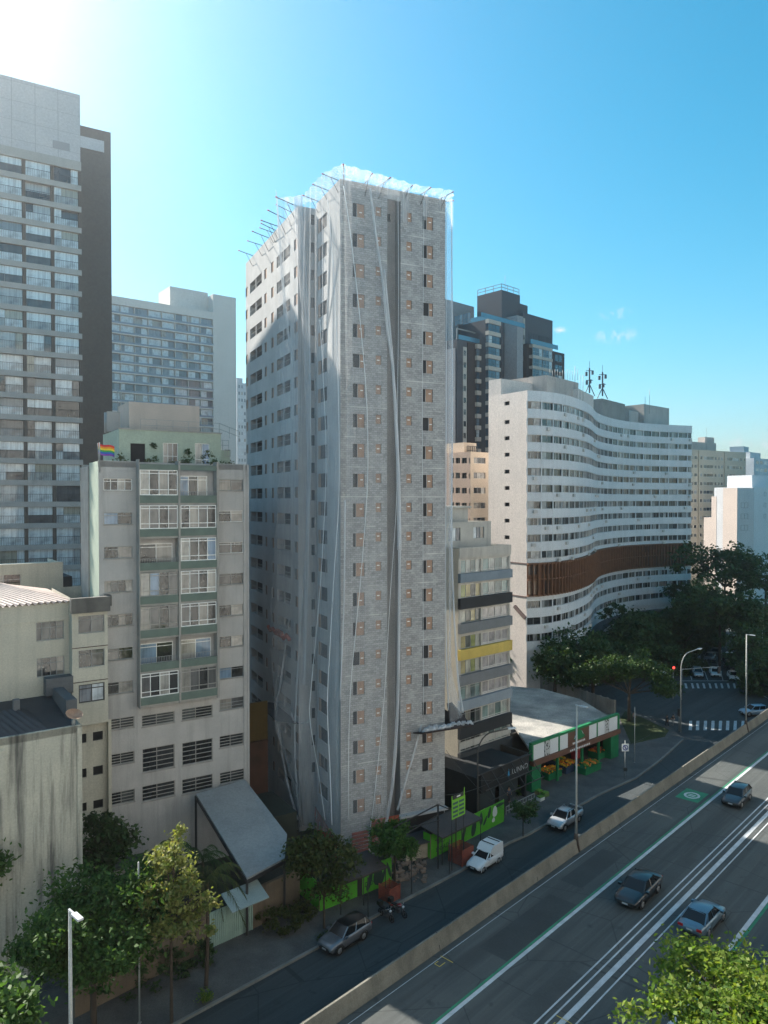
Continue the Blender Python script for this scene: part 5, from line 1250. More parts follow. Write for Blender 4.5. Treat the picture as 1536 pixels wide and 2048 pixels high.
def arm_lamp(px,py,h,arm,az,lab,col_=GRF,head=True):
    b=G(px,py,.13); L=empty('street_lamp',b,0,lab,'street lamp'); mb=MB(); d=Vector((math.sin(R(az)),math.cos(R(az)),0)); p=[(0,0,0),(0,0,h*.75)]
    for k in range(1,7): a=k/6*math.pi/2; p.append(tuple(d*arm*.5*(1-math.cos(a))+Vector((0,0,h*.75+h*.2*math.sin(a)))))
    p.append(tuple(d*arm+Vector((0,0,h*.97)))); mb.tube(p,[.1]+[.07]*(len(p)-1),7); mb.build('pole',[col_],L)
    mb=MB(); e=d*arm+Vector((0,0,h*.97)); mb.bar(e-d*.1,e+d*.75,.3,.14); mb.build('luminaire',[flat('lamp_head2',(.6,.62,.64),.4)],L); return L
arm_lamp(955,1668,10.8,3.4,75,'dark curved-arm street lamp rising through the black shop front',surf('dark_pole',(.09,.085,.08),.8))
arm_lamp(1361,1465,12.2,3.8,60,'curved-arm street lamp on the corner by the zebra crossing',POLE_G)
arm_lamp(1096,1372,9.0,3.2,80,'dark street lamp near the sunlit sapling',DKF)
def pole(px,py,h,lab,r=.05,mat=None,z=.13,name='steel_post',cat='post',group=None):
    b=G(px,py,z); mb=MB(); mb.tube([(0,0,0),(0,0,h)],r,6); mb.box(-r*1.8,r*1.8,-r*1.8,r*1.8,0,.03); return mb.build(name,[mat or DKF],loc=b,label=lab,cat=cat,group=group)
# tall thin service poles
pole(279,2046,10.5,'thin grey pole between the two left trees at the bottom edge',.06,POLE_G)
pole(1269,1525,7.2,'thin pole on the corner lawn behind the no-parking sign',.05,POLE_G)
pole(1524,1362,9.5,'pale slim pole at the right edge of the park',.07,POLE_G)
# road sign
b=G(1250,1556,.13); RS=empty('road_sign',b,0,'square white sign with a blue ring symbol on a post by the kerb','sign')
mb=MB(); mb.tube([(0,0,0),(0,0,4.6)],.05,6); mb.build('post',[POLE_G],RS)
mb=MB(); mb.box(-.42,.42,-.09,-.06,3.3,4.2); mb.build('plate',[WHF],RS)
mb=MB(); 
for k in range(18):
    a0,a1=2*math.pi*k/18,2*math.pi*(k+1)/18; f=lambda a,r_:(r_*math.cos(a),-.095,3.75+r_*math.sin(a)); mb.quad(f(a0,.34),f(a1,.34),f(a1,.24),f(a0,.24))
mb.quad((-.25,-.096,3.95),(-.18,-.096,4.0),(.25,-.096,3.55),(.18,-.096,3.5)); mb.box(-.03,.06,-.098,-.094,3.6,3.92); mb.build('symbol',[flat('sign_blue',(.04,.04,.25),.6)],RS)
mb=MB(); mb.box(-.2,.2,-.2,.2,.9,1.3); mb.build('litter_bin',[DKF],RS)
# traffic signals
def signal(px,py,h,arm,az,lab,red=True):
    b=G(px,py,.13); L=empty('traffic_light',b,0,lab,'traffic light'); d=Vector((math.sin(R(az)),math.cos(R(az)),0)); mb=MB(); mb.tube([(0,0,0),(0,0,h)],.08,6); 
    if arm: mb.bar((0,0,h-.1),tuple(d*arm+Vector((0,0,h+.15))),.1)
    mb.build('pole',[GRF],L); e=d*arm+Vector((0,0,h)); mb=MB(); mb.box(e.x-.2,e.x+.2,e.y-.2,e.y+.2,e.z-1.0,e.z+.1); mb.build('housing',[DKF],L)
    if red:
        m,t,bb=ntree('signal_red_%d'%px); bb.inputs['Base Color'].default_value=(.8,.02,.02,1); bb.inputs['Emission Color'].default_value=(1,.04,.03,1); bb.inputs['Emission Strength'].default_value=2.2
        mb=MB(); mb.tube([(e.x,e.y-.21,e.z-.2),(e.x,e.y-.26,e.z-.2)],.2,10); mb.build('red_lens',[m],L)
    return L
signal(1346,1398,5.6,0,0,'traffic light showing red among the corner trees')
signal(1363,1400,5.3,6.8,82,'traffic light arm reaching over the far crossing',False)
signal(1358,1462,3.2,.0,0,'short pedestrian signal beside the curved-arm lamp on the corner',False)

# ================================================================ hoardings, canopies and site signs
HOG=surf('hoarding_green',(.10,.42,.03),.6,(.075,.33,.03),.6); HTX=flat('hoarding_print_dark',(.012,.035,.03),.7); HWH=flat('hoarding_white',(.6,.62,.6),.7)
def text(s,size,mat,parent,loc,rot,name='lettering',ext=.006,align='LEFT'):
    cu=bpy.data.curves.new(name,'FONT'); cu.body=s; cu.size=size; cu.extrude=ext; cu.align_x=align; cu.materials.append(mat)
    tmp=bpy.data.objects.new('t',cu); col.objects.link(tmp); bpy.context.view_layer.update()
    me=bpy.data.meshes.new_from_object(tmp); bpy.data.objects.remove(tmp); me.name=name
    if not me.materials: me.materials.append(mat)
    o=bpy.data.objects.new(name,me); put(o,parent); o.location=loc; o.rotation_euler=rot; return o
def hoarding(a,b,h,lab,wing=None):
    a=Vector(a);b=Vector(b); L=(b-a).length; rz=math.atan2(b.y-a.y,b.x-a.x); H_=empty('hoarding',(a.x,a.y,.13),rz,lab,'hoarding'); mb=MB(); mb.box(0,L,0,.05,0,h)
    if wing: mb.box(0,.05,.051,wing,0,h)
    mb.build('panel',[HOG],H_); mb=MB(); n_=int(L/1.6)
    for i in range(n_+1): mb.box(i*L/n_-.03,i*L/n_+.03,.051,.11,0,h+.02)
    mb.build('rear_stud',[PLY],H_); return H_,L,rz
hA,LA,rzA=hoarding(G(640,1826),G(783,1769),2.3,'green site hoarding panel behind the grey parked car, lettered and with dark leaf shapes',4)
hB,LB,rzB=hoarding(G(862.5,1721),G(1008,1645),2.3,'green site hoarding beside the white van, lettered and with dark and white shapes',1)
ROT=(R(90),0,0)
text('REPE',.6,HTX,hA,(1.7,-.012,.55),ROT); text('DO',.6,HTX,hA,(4.5,-.012,.55),ROT); hv2=MB(); hv2.box(3.75,4.25,-.02,-.003,.0,1.9); hv2.build('panel_gap',[OPENG],hA)
text('URO',.6,HTX,hB,(.75,-.012,1.1),ROT); text('ENSADO',.6,HTX,hB,(.65,-.012,.42),ROT)
def leafshape(mb,x,z,w_,h,sk=0,y=-.012,m=0):
    n=12; P=[]
    for i in range(n): a=2*math.pi*i/n; P.append((x+w_/2*math.cos(a)*(1-.3*math.sin(a))+sk*math.sin(a)*h/2,y,z+h/2*math.sin(a)))
    mb.poly(P,m)
mb=MB()
for (fx,z,w_,h,sk) in ((.60,1.7,1.2,.6,.2),(.68,1.0,.5,1.7,.3),(.8,1.2,1.0,1.8,.0),(.88,1.0,.35,1.5,.4),(.96,1.3,.3,1.5,-.3)): mb=MB(); leafshape(mb,LA*fx,z,w_,h,sk); mb.build('leaf_print',[HTX],hA)

mb=MB()
for (fx,z,w_,h,sk) in ((.38,1.9,1.0,.4,.2),(.42,.9,.5,1.5,.4),(.56,1.1,.75,2.0,.2),(.66,1.5,.55,1.3,0),(.72,1.1,.4,.9,.6),(.78,1.7,.5,1.1,.3),(.93,2.0,1.6,.35,.1)): mb=MB(); leafshape(mb,LB*fx,z,w_,h,sk); mb.build('leaf_print',[HTX],hB)

mb=MB(); leafshape(mb,LB*.86,1.55,.8,1.15,0,-.016); leafshape(mb,LB*.84,.75,.5,.5,.1,-.016); mb.build('white_print',[HWH],hB)
CANO=surf('canopy_sheet',(.10,.085,.085),.9,(.075,.07,.07),.7,fine=.2)
def canopy(h_,x0,x1,lab,z=2.75,dep=1.55,back=1.4):
    r_=h_.rotation_euler[2]; o=h_.location; C_=empty('site_canopy',(o.x,o.y,.13),r_,lab,'canopy'); mb=MB(); v=[(x0,-dep,z-.15),(x1,-dep,z-.15),(x1,back,z+.15),(x0,back,z+.15)]
    mb.add(v+[(p[0],p[1],p[2]-.1) for p in v],[(0,1,2,3),(7,6,5,4),(0,4,5,1),(1,5,6,2),(2,6,7,3),(3,7,4,0)]); mb.build('roof',[CANO],C_)
    n_=max(2,round((x1-x0)/2.7)); 
    for i in range(n_+1):
        m2=MB(); x=x0+.1+(x1-x0-.2)*i/n_; m2.tube([(x,-dep+.12,0),(x,-dep+.12,z-.27)],.045,6); m2.build('leg',[DKF],C_)
    m2=MB(); m2.bar((x0,-dep+.06,z-.3),(x1,-dep+.06,z-.3),.08); m2.build('beam',[DKF],C_)
canopy(hA,1.0,LA*.78,'long dark walkway canopy over the hoarding behind the grey parked car')
canopy(hB,-.2,LB*.5,'shorter dark walkway canopy over the hoarding beside the white van')
# open walkway posts between them
for (px,py) in ((823,1787),(736,1833),(899,1748)): pole(px,py,3.2,{823:'slim dark post standing on the pavement between the two hoardings',736:'slim dark post on the pavement near the parked motorcycles',899:'slim dark post in front of the lettered hoarding by the van'}[px],.04)
# green site notice board
q=G(905,1640+26,.13); NBD=empty('site_board',T.w(XW+.6,-4.2,.0),hB.rotation_euler[2],'green notice board with rows of dark labels above the hoarding','sign')
nb=NBD; a=AT(904,1640,66.5); nb.location=(a.x,a.y,0); z0=a.z; mb=MB(); mb.box(0,1.9,0,.06,z0,z0+1.75); mb.poly([(0,.061,z0+1.75),(.18,.061,z0+1.75),(.1,.061,z0+2.2),(0,.061,z0+2.1)]); mb.poly([(1.72,.061,z0+1.75),(1.9,.061,z0+1.75),(1.9,.061,z0+2.5),(1.82,.061,z0+2.5)]); mb.build('panel',[flat('board_green',(.17,.42,.03),.6)],nb)
mb=MB()
for i in range(2):
    for j in range(4): mb.box(.12+i*.88,.12+i*.88+.72,-.012,-.004,z0+.16+j*.38,z0+.36+j*.38)
mb.build('label_panel',[flat('board_dark',(.02,.07,.09),.6)],nb)
mb=MB(); mb.box(.2,1.7,.02,.1,z0+1.78,z0+2.1); mb.build('header',[DKF],nb); mb=MB(); mb.box(.7,1.2,.0,.015,z0+1.88,z0+2.0); mb.build('header_label',[WHF],nb)
mb=MB(); 
for x in (.1,1.8): mb.tube([(x,.1,.0),(x,.1,z0+1.7)],.05,6)
mb.build('leg',[DKF],nb)
# steel frame over the site entrance
mb=MB(); p=[T.Mi@AT(*c) for c in ((788,1655,63.5),(876,1608,68),(930,1628,69.5),(800,1700,63.5))]
def TP(px,py,d): return T.Mi@AT(px,py,d)
mb.bar(TP(788,1655,63.5),TP(876,1609,67),.09); mb.bar(TP(876,1609,67),TP(912,1624,69),.09); mb.bar(TP(812,1668,63),TP(876,1630,67),.08)
mb.bar(TP(788,1655,63.5),tuple(TP(788,1655,63.5)[:2])+(0,),.09); mb.bar(TP(876,1609,67),tuple(TP(876,1609,67)[:2])+(0,),.12); mb.bar(TP(820,1655,64),TP(880,1640,66),.07); mb.bar(TP(912,1624,69),tuple(TP(912,1624,69)[:2])+(0,),.09)
mb.build('entrance_frame',[DKF],label='bare steel frame standing over the site entrance of the raw tower',cat='frame',loc=(T.o.x,T.o.y,0),rz=T.rz)
# dark opening / slab at foot of the tower
mb=MB(); mb.box(6.3,XW-.1,-.02,-.005,.2,3.2); T.part('ground_opening',mb,[OPENG])
mb=MB(); mb.box(5.9,XW,-.7,-.03,3.3,3.5); T.part('entrance_slab',mb,[RENDERC])
# site hut roof and rubble in the yard
q=G(832,1712,.13); mb=MB(); mb.box(-1.6,1.6,-.8,1.2,0,1.5); mb.build('block_stack',[surf('pale_block',(.42,.38,.30),.9,(.3,.27,.22),1.6)],loc=q,rz=R(30),label='stack of pale blocks under a dark sheet in the site entrance',cat='block stack')
mb=MB(); mb.box(-1.8,1.8,-1.1,1.3,1.55,1.62); mb.build('cover_sheet',[CANO],loc=q,rz=R(30),label='dark sheet lying over the pale block stack in the site entrance',cat='sheet')
rb=MB(); r=random.Random(5)
for i in range(120):
    g=G(800+r.uniform(-20,50),1755+r.uniform(-45,10),.13); s_=r.uniform(.06,.22); k=len(rb.v); rb.box(-s_,s_,-s_*.8,s_*.8,0,s_); 
    a=r.random()*3; 
    for j in range(k,len(rb.v)): x,y,z=rb.v[j]; rb.v[j]=(g.x+x*math.cos(a)-y*math.sin(a),g.y+x*math.sin(a)+y*math.cos(a),.18+z)
rb.build('rubble',[surf('rubble_mix',(.30,.22,.17),.95,(.18,.15,.13),2)],label=None,kind='stuff')
# orange mesh cages on the pavement
def cage(px,py,s_,h,rz,lab):
    g=G(px,py,.13); mb=MB()
    for k in range(int(h/.16)): z=.03+k*.16; 
    mb2=mb
    for (x,y) in ((-s_,-s_),(s_,-s_),(s_,s_),(-s_,s_)): mb.box(x-.04,x+.04,y-.04,y+.04,0,h)
    for k in range(int(h/.15)):
        z=.04+k*.15
        for (a,b,c,d) in ((-s_,s_,-s_-.01,-s_+.01),(-s_,s_,s_-.01,s_+.01),(-s_-.01,-s_+.01,-s_,s_),(s_-.01,s_+.01,-s_,s_)): mb.box(a,b,c,d,z,z+.105)
    mb.build('orange_cage',[surf('orange_mesh_%d'%px,(.30,.085,.055),.8,(.22,.06,.045),2)],loc=g,rz=rz,label=lab,cat='mesh cage')
cage(922,1722,.8,1.5,R(45),'square orange mesh cage just behind the white van'); cage(779,1797,.62,1.3,R(45),'orange mesh cage on the kerb behind the motorcycles')

# ================================================================ shed with a metal roof, street wall and gate
SHED=empty('shed',G(440,1680),0,'shed with a large sloping pale metal roof beside the grey apartment block','shed')
so=SHED.location.copy()
SMET=surf('metal_roof_sheet',(.32,.335,.34),.6,(.26,.275,.28),.25,streak=.4,streakc=(.15,.165,.17),spec=.4)
c_=[G(391.8,1587.5,7.4),G(490,1559,7.4),G(574,1668,5.6),G(569,1716,4.8),G(494,1756,4.6)]
c_=[p-so for p in c_]; mb=MB(); n_=len(c_); mb.add([tuple(p) for p in c_]+[(p.x,p.y,p.z-.15) for p in c_],[tuple(range(n_)),tuple(range(n_,2*n_))[::-1]]+[(i,(i+1)%n_,n_+(i+1)%n_,n_+i) for i in range(n_)]); mb.build('roof',[SMET],SHED)
rb=MB(); 
for k in range(15):
    t=k/14; a=c_[0].lerp(c_[1],t); b=c_[4].lerp(c_[3],t)
    if t>.99: continue
    rb.bar(a+Vector((0,0,.005)),b+Vector((0,0,.005)),.04,.03)

mb=MB()
for p in (c_[0],c_[4],c_[3],c_[1]): mb.bar((p.x,p.y,0),(p.x,p.y,p.z-.2),.18)
mb.bar(c_[0]-Vector((0,0,.3)),c_[4]-Vector((0,0,.3)),.15,.3); mb.bar(c_[4]-Vector((0,0,.3)),c_[3]-Vector((0,0,.3)),.15,.3); mb.build('frame',[DKF],SHED)
WALLM=surf('street_wall_plaster',(.20,.155,.11),.95,(.15,.12,.09),.5,streak=.5,streakc=(.06,.055,.045))
GW=[G(240,1995),G(413,1905)]; 
def streetwall(a,b,h,lab,th=.22):
    a=Vector(a);b=Vector(b); L=(b-a).length; mb=MB(); mb.box(0,L,0,th,0,h); mb.box(-.02,L+.02,-.05,th+.05,h,h+.08); return mb.build('street_wall',[WALLM],loc=(a.x,a.y,.1),rz=math.atan2(b.y-a.y,b.x-a.x),label=lab,cat='wall')
streetwall(G(150,2040),G(415,1903),3.0,'weathered ochre street wall behind the lower left trees'); streetwall(G(504,1862),G(600,1812),3.0,'weathered ochre street wall between the gate and the green hoarding')
ga,gb=G(416,1903),G(503,1863); L=(gb-ga).length; GT=empty('metal_gate',(ga.x,ga.y,.13),math.atan2(gb.y-ga.y,gb.x-ga.x),'pale green corrugated garage gate under a small awning','gate')
GG=surf('gate_green',(.36,.50,.44),.6,(.30,.43,.38),.8,streak=.3); mb=MB(); n_=int(L/.16)
for i in range(n_): mb.box(i*L/n_,(i+.6)*L/n_,0,.06,0,2.7)
mb.box(0,L,.061,.09,0,2.7); mb.build('leaf',[GG],GT); mb=MB(); mb.box(-.1,0,-.05,.15,0,2.9); mb.box(L,L+.1,-.05,.15,0,2.9); mb.build('jamb',[GG],GT)
mb=MB(); mb.add([(L*.35,-1.3,2.85),(L+.8,-1.3,2.85),(L+.8,.4,3.6),(L*.35,.4,3.6),(L*.35,-1.3,2.77),(L+.8,-1.3,2.77),(L+.8,.4,3.52),(L*.35,.4,3.52)],[(0,1,2,3),(7,6,5,4),(0,4,5,1),(1,5,6,2),(2,6,7,3),(3,7,4,0)]); mb.build('awning',[surf('awning_sheet',(.30,.38,.38),.5,(.25,.32,.32),.6)],GT)
# low wall, yard and dark site fence by the shed
ua,ub=G(560,1640,0),G(497,1570,0); mb=MB(); 

yw=MB(); a=T.w(-9,6); b=T.w(-5.5,24); 
yd=[G(430,1600,3.0),G(320,1590,3.0)]
mb=MB(); a=G(217,1640,3.2); b=G(318,1600,3.2); c=G(340,1700,2.4); d=G(225,1740,2.4); mb.add([tuple(a),tuple(b),tuple(c),tuple(d)]+[(p.x,p.y,p.z-.2) for p in (a,b,c,d)],[(0,1,2,3),(7,6,5,4),(0,4,5,1),(1,5,6,2),(2,6,7,3),(3,7,4,0)]); 
for p in (a,b,c,d): mb.bar((p.x,p.y,0),(p.x,p.y,p.z-.2),.2)
mb.build('yard_roof',[surf('mossy_roof',(.10,.11,.095),.9,(.07,.08,.065),.6,fine=.2)],label='low mossy yard roof under the grey apartment block behind the tall yellowish tree',cat='roof')
# boundary walls and small sheds in the dark gap between the grey block and the raw tower
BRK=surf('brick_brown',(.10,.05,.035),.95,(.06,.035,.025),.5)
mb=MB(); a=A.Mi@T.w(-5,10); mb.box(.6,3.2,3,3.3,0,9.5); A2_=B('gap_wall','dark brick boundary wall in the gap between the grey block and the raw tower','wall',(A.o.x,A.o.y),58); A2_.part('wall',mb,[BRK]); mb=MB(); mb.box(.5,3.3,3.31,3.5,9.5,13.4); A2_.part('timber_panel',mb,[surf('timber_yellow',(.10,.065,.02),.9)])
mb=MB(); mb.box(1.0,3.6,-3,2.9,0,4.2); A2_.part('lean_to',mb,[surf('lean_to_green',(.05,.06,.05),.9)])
# ================================================================ green-framed produce market and black shop
mA=G(1066,1584,.13); mB_=G(1237,1512,.13); hd=math.degrees(math.atan2(mB_.x-mA.x,mB_.y-mA.y))
MK=B('produce_market','single storey produce market with green sign frame, white sign boxes and flat roof','building',(mA.x,mA.y),hd)
GRN=surf('market_green',(.015,.19,.075),.6,(.012,.15,.06),.8); BRNP=surf('market_brown',(.16,.08,.055),.7,(.13,.065,.045),.6); SIGNW=flat('sign_white',(.62,.64,.66),.5)
def mx(px): return MK.on(px,1500)[0]
mz=MK.on(1063,1487)[1]; mzb=MK.on(1068,1531)[1]; ML=mx(1237)
def k4(u): return 1000+u/2.866
mb=MB(); mb.box(mx(1063),ML,-.05,.35,mz-.28,mz); mb.box(mx(1063)-.02,mx(k4(190)),-.06,.36,mzb+.6,mz-.281)
for (a,b) in ((334,342),(553,559)): mb.box(mx(k4(a)),mx(k4(b)),-.05,.3,mzb+.62,mz-.282)
mb.box(mx(k4(672)),ML+.15,-.05,.3,mzb+.6,mz-.283); MK.part('sign_frame',mb,[GRN])
mb=MB(); mb.box(mx(1064),ML+.1,-.25,.3,mzb,mzb+.6); mb.box(mx(k4(389)),mx(k4(509)),-.04,.28,mzb+.61,mz-.285); MK.part('fascia',mb,[BRNP])
for (a,b) in ((192,253),(288,333),(343,388),(510,552),(560,599),(625,671)):
    mb=MB(); mb.box(mx(k4(a)),mx(k4(b)),-.02,.25,mzb+.62,mz-.29); MK.part('sign_box',mb,[SIGNW])
pat,pt_,pb=ntree('sign_pattern'); vv=N(pt_,'ShaderNodeTexVoronoi'); vv.inputs['Scale'].default_value=3.2; pt_.links.new(objvec(pt_),vv.inputs['Vector']); pt_.links.new(mixc(pt_,mathn(pt_,'LESS_THAN',vv.outputs['Distance'],.36),(.45,.46,.46),(.02,.025,.02)),pb.inputs['Base Color'])
for (a,b) in ((257,286),(601,623)):
    mb=MB(); mb.box(mx(k4(a)),mx(k4(b)),-.02,.2,mzb+.62,mz-.29); MK.part('patterned_sign',mb,[pat])
lx=mx(k4(452)); cz_=(mzb+.62+mz-.28)/2
mb=MB(); leafshape(mb,lx,cz_+.35,1.7,1.0,0,-.06); leafshape(mb,lx,cz_-.0,2.4,.7,0,-.062); MK.part('tree_emblem',mb,[GRN])
mb=MB(); mb.bar((lx-1.1,-.07,cz_-.1),(lx-.7,-.07,cz_+.45),.12,.02); mb.bar((lx+.5,-.07,cz_+.6),(lx+.8,-.07,cz_+.2),.12,.02)
x=lx-1.4
for k in range(9): mb.box(x,x+.22,-.075,-.07,cz_-.72,cz_-.5); x+=.30
x=lx-2.2
for k in range(12): mb.box(x,x+.25,-.262,-.255,mzb+.12,mzb+.34); x+=.36
MK.part('emblem_strokes',mb,[SIGNW],kind='stuff')
for (pa,pb_) in ((1064,1082),(1222,1237)):
    mb=MB(); mb.box(mx(pa),mx(pb_),.0,1.2,0,mzb-.003); MK.part('pillar',mb,[GRN])
for px in (1118,1167,1200):
    mb=MB(); mb.box(mx(px)-.14,mx(px)+.14,.1,.38,0,mzb-.003); MK.part('post',mb,[GRN])
rz_=mz-1.1
rc=[G(1062,1490,rz_),G(1237,1424,rz_),G(1160,1398,rz_),G(1085,1378,rz_),G(1021,1372,rz_),G(1021,1440,rz_)]
rl_=[MK.Mi@p for p in rc]; rl_=[(.1,.36)]+[(ML,.36)]+[(p.x,p.y) for p in rl_[2:]]
ROOFC=surf('market_roof_concrete',(.44,.42,.385),.9,(.22,.22,.21),.35,streak=0,fine=.25)
mb=MB(); mb.prism(rl_,rz_-.3,rz_); MK.part('roof',mb,[ROOFC])
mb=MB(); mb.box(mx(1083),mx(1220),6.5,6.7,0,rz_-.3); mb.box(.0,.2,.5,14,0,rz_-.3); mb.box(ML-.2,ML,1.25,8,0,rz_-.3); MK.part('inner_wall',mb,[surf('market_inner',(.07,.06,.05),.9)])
mb=MB(); mb.box(mx(1190),mx(1190)+1.6,3,3.6,0,2.2); MK.part('fridge',mb,[flat('fridge_red',(.3,.03,.04),.5)])
def stand(px,py,w_,lab,c1,c2,seed):
    g=G(px,py,.13); S=empty('produce_stand',g,MK.rz,lab,'market stand',group='produce stands in front of the market'); mb=MB(); mb.box(-w_,w_,-.8,.8,0,.75); mb.box(-w_-.1,w_+.1,-.9,.9,.75,.82); mb.build('table',[GRN if seed%2 else surf('crate_blue_%d'%seed,(.03,.06,.12),.8)],S)
    r=random.Random(seed); mb=MB()
    for i in range(110):
        x=r.uniform(-w_,w_);y=r.uniform(-.8,.8); z=.84+.35*(1-abs(x)/w_*.6)*(1-abs(y)*.7); s_=.12; mb.add([(x+s_,y,z),(x,y+s_,z),(x-s_,y,z),(x,y-s_,z),(x,y,z+s_),(x,y,z-s_)],[(0,1,4),(1,2,4),(2,3,4),(3,0,4),(1,0,5),(2,1,5),(3,2,5),(0,3,5)],0 if (x+seed)%1.1<.6 else 1,True)
    mb.build('fruit_heap',[c1,c2],S,kind='stuff')
YF=flat('fruit_yellow',(.62,.40,.02),.5); OF=flat('fruit_orange',(.65,.20,.01),.5); RF=flat('fruit_red',(.4,.05,.02),.5); GF=flat('fruit_green',(.10,.22,.03),.5)
stand(1100,1553,1.3,'produce stand heaped with yellow fruit nearest the green corner pillar',YF,OF,1); stand(1134,1540,1.3,'produce stand with orange fruit in the middle of the market front',OF,YF,2)
stand(1176,1541,1.7,'long low produce stand of orange fruit standing out on the pavement',OF,GF,3); stand(1112,1530,1.0,'produce stand with mixed yellow fruit back under the market roof',YF,GF,4); stand(1196,1513,1.1,'produce stand with red fruit beside the far green pillar',RF,OF,5)
for i,(px,py,c,lb) in enumerate(((1081,1600,(.55,.56,.55),'white crate of vegetables at the foot of the green corner pillar'),(1078,1588,(.25,.2,.1),'brown crate of greens behind the white crate by the corner pillar'),(1090,1592,(.10,.16,.05),'green crate beside the white crate by the corner pillar'))):
    g=G(px,py,.13); mb=MB(); mb.box(-.4,.4,-.3,.3,0,.35,0); mb.box(-.36,.36,-.26,.26,.35,.5,1); mb.build('crate',[flat('crate_%d'%i,c,.7),GF],loc=g,rz=MK.rz,label=lb,cat='crate')
# wall along the back street
a=G(1052,1372,0);b=G(1228,1432,0); L=(b-a).length; n_=14; mb=MB(); mb.box(0,L,0,.2,0,2.4)
for i in range(n_+1): mb.box(L*i/n_-.12,L*i/n_+.12,-.08,.28,0,2.5)
mb.build('boundary_wall',[surf('panel_wall',(.30,.29,.265),.9,(.22,.21,.2),.5,streak=.5)],loc=(a.x,a.y,.05),rz=math.atan2(b.y-a.y,b.x-a.x),label='pale panelled boundary wall behind the market roof along the back street',cat='wall')
a=G(1016,1372,0);b=G(1060,1366,0); mb=MB(); L=(b-a).length; mb.box(0,L,0,.3,0,3.2); mb.build('brick_wall',[surf('red_brick_wall',(.16,.06,.035),.95,(.10,.04,.03),.6)],loc=(a.x,a.y,.05),rz=math.atan2(b.y-a.y,b.x-a.x),label='short dark red brick wall behind the market roof by the narrow banded building',cat='wall')
# black shop
sA=G(962,1640,.13); sB=G(1058,1594,.13); hd2=math.degrees(math.atan2(sB.x-sA.x,sB.y-sA.y))
BS=B('black_shop','low black shop with a lettered fascia between the banded building and the market','building',(sA.x,sA.y),hd2)
BLK=surf('shop_black',(.018,.02,.022),.7,(.03,.032,.034),.5); SL=(sB-sA).length; fzb=BS.on(1030,1558,.0)[1]
mb=MB(); mb.box(0,SL,.0,.35,2.9,5.0); mb.box(0,SL,.36,11,4.2,4.4); mb.box(0,.3,.36,11,0,4.2); mb.box(SL-.3,SL,.36,11,0,4.2); mb.box(.3,SL-.3,3.5,3.8,0,4.2); BS.part('wall',mb,[BLK])
mb=MB(); mb.box(SL*.55,SL-.5,1.2,1.3,0,2.9); mb.box(SL*.05,SL*.5,1.5,1.6,0,2.9); BS.part('shopfront_glass',mb,[flat('shop_glass',(.05,.065,.075),.15,spec=.8)])
o=text('LUNNO',.85,flat('shop_letter',(.35,.37,.38),.6),BS.root,(SL*.62,-.02,3.6),ROT); mb=MB(); mb.poly([(SL*.53,-.02,3.55),(SL*.58,-.02,3.55),(SL*.555,-.02,4.4)]); BS.part('emblem',mb,[flat('shop_blue',(.03,.25,.5),.5)])
mb=MB(); 
for z,y in ((5.1,-.2),(3.9,-1.4),(2.95,-1.9)): mb.bar((-1,y,z),(SL+.2,y,z),.09)
for k in range(6): x=k*SL/5; mb.bar((x,-.0,5.0),(x,-1.9,2.95),.07)
BS.part('canopy_frame',mb,[DKF])
mb=MB(); railing(mb,[(SL*.35,-1.0,0),(SL*.95,-1.0,0)],.95,.03,.5); BS.part('front_railing',mb,[POLE_G])
# planter hut / white sign by the hoarding end
# ================================================================ foliage
def leaf_mesh(name,blobs,n,leaf,mats,seed,clump=.55,nclump=None,flatten=.7,up=.35):
    r=np.random.default_rng(seed); bl_=np.array([b[:6] for b in blobs],float); wt=(bl_[:,3]*bl_[:,4]*bl_[:,5])**(2/3); wt/=wt.sum()
    nc=nclump or max(12,n//60); bi=r.choice(len(bl_),nc,p=wt); d=r.normal(size=(nc,3)); d/=np.linalg.norm(d,axis=1)[:,None]; rad=r.uniform(.45,1.0,nc)**.6
    cc=bl_[bi,:3]+d*bl_[bi,3:6]*rad[:,None]
    size=r.uniform(.5,1.3,nc)*clump
    ci=r.integers(0,nc,n); p=cc[ci]+r.normal(size=(n,3))*size[ci][:,None]*np.array([1,1,flatten])*.6
    nrm=r.normal(size=(n,3)); nrm[:,2]=np.abs(nrm[:,2])+up; nrm/=np.linalg.norm(nrm,axis=1)[:,None]
    t=np.cross(nrm,r.normal(size=(n,3))); t/=np.linalg.norm(t,axis=1)[:,None]; b=np.cross(nrm,t); s=leaf*r.uniform(.4,1.5,n)
    a=t*s[:,None]; c=b*(s*.55)[:,None]
    q=np.stack([p-a,p-c*1.0,p+a,p+c],1)   # pointed leaf shape
    q[:,1]+=nrm*(s*.12)[:,None]; q[:,3]+=nrm*(s*.12)[:,None]
    me=bpy.data.meshes.new(name); me.vertices.add(4*n); me.vertices.foreach_set('co',q.reshape(-1).astype(np.float32)); me.loops.add(4*n); me.loops.foreach_set('vertex_index',np.arange(4*n,dtype=np.int32)); me.polygons.add(n); me.polygons.foreach_set('loop_start',np.arange(0,4*n,4,dtype=np.int32)); me.polygons.foreach_set('loop_total',np.full(n,4,dtype=np.int32))
    me.materials.append(mats); me.update(calc_edges=True); return me
BARK=surf('bark',(.085,.065,.05),.95,(.055,.043,.034),1.5); 
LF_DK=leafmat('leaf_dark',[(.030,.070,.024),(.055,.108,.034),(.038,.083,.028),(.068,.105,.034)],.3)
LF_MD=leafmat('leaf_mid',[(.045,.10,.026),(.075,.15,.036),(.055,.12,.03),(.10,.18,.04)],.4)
LF_LT=leafmat('leaf_light',[(.06,.13,.02),(.12,.21,.03),(.17,.25,.035),(.22,.26,.045),(.08,.16,.025)],.45)
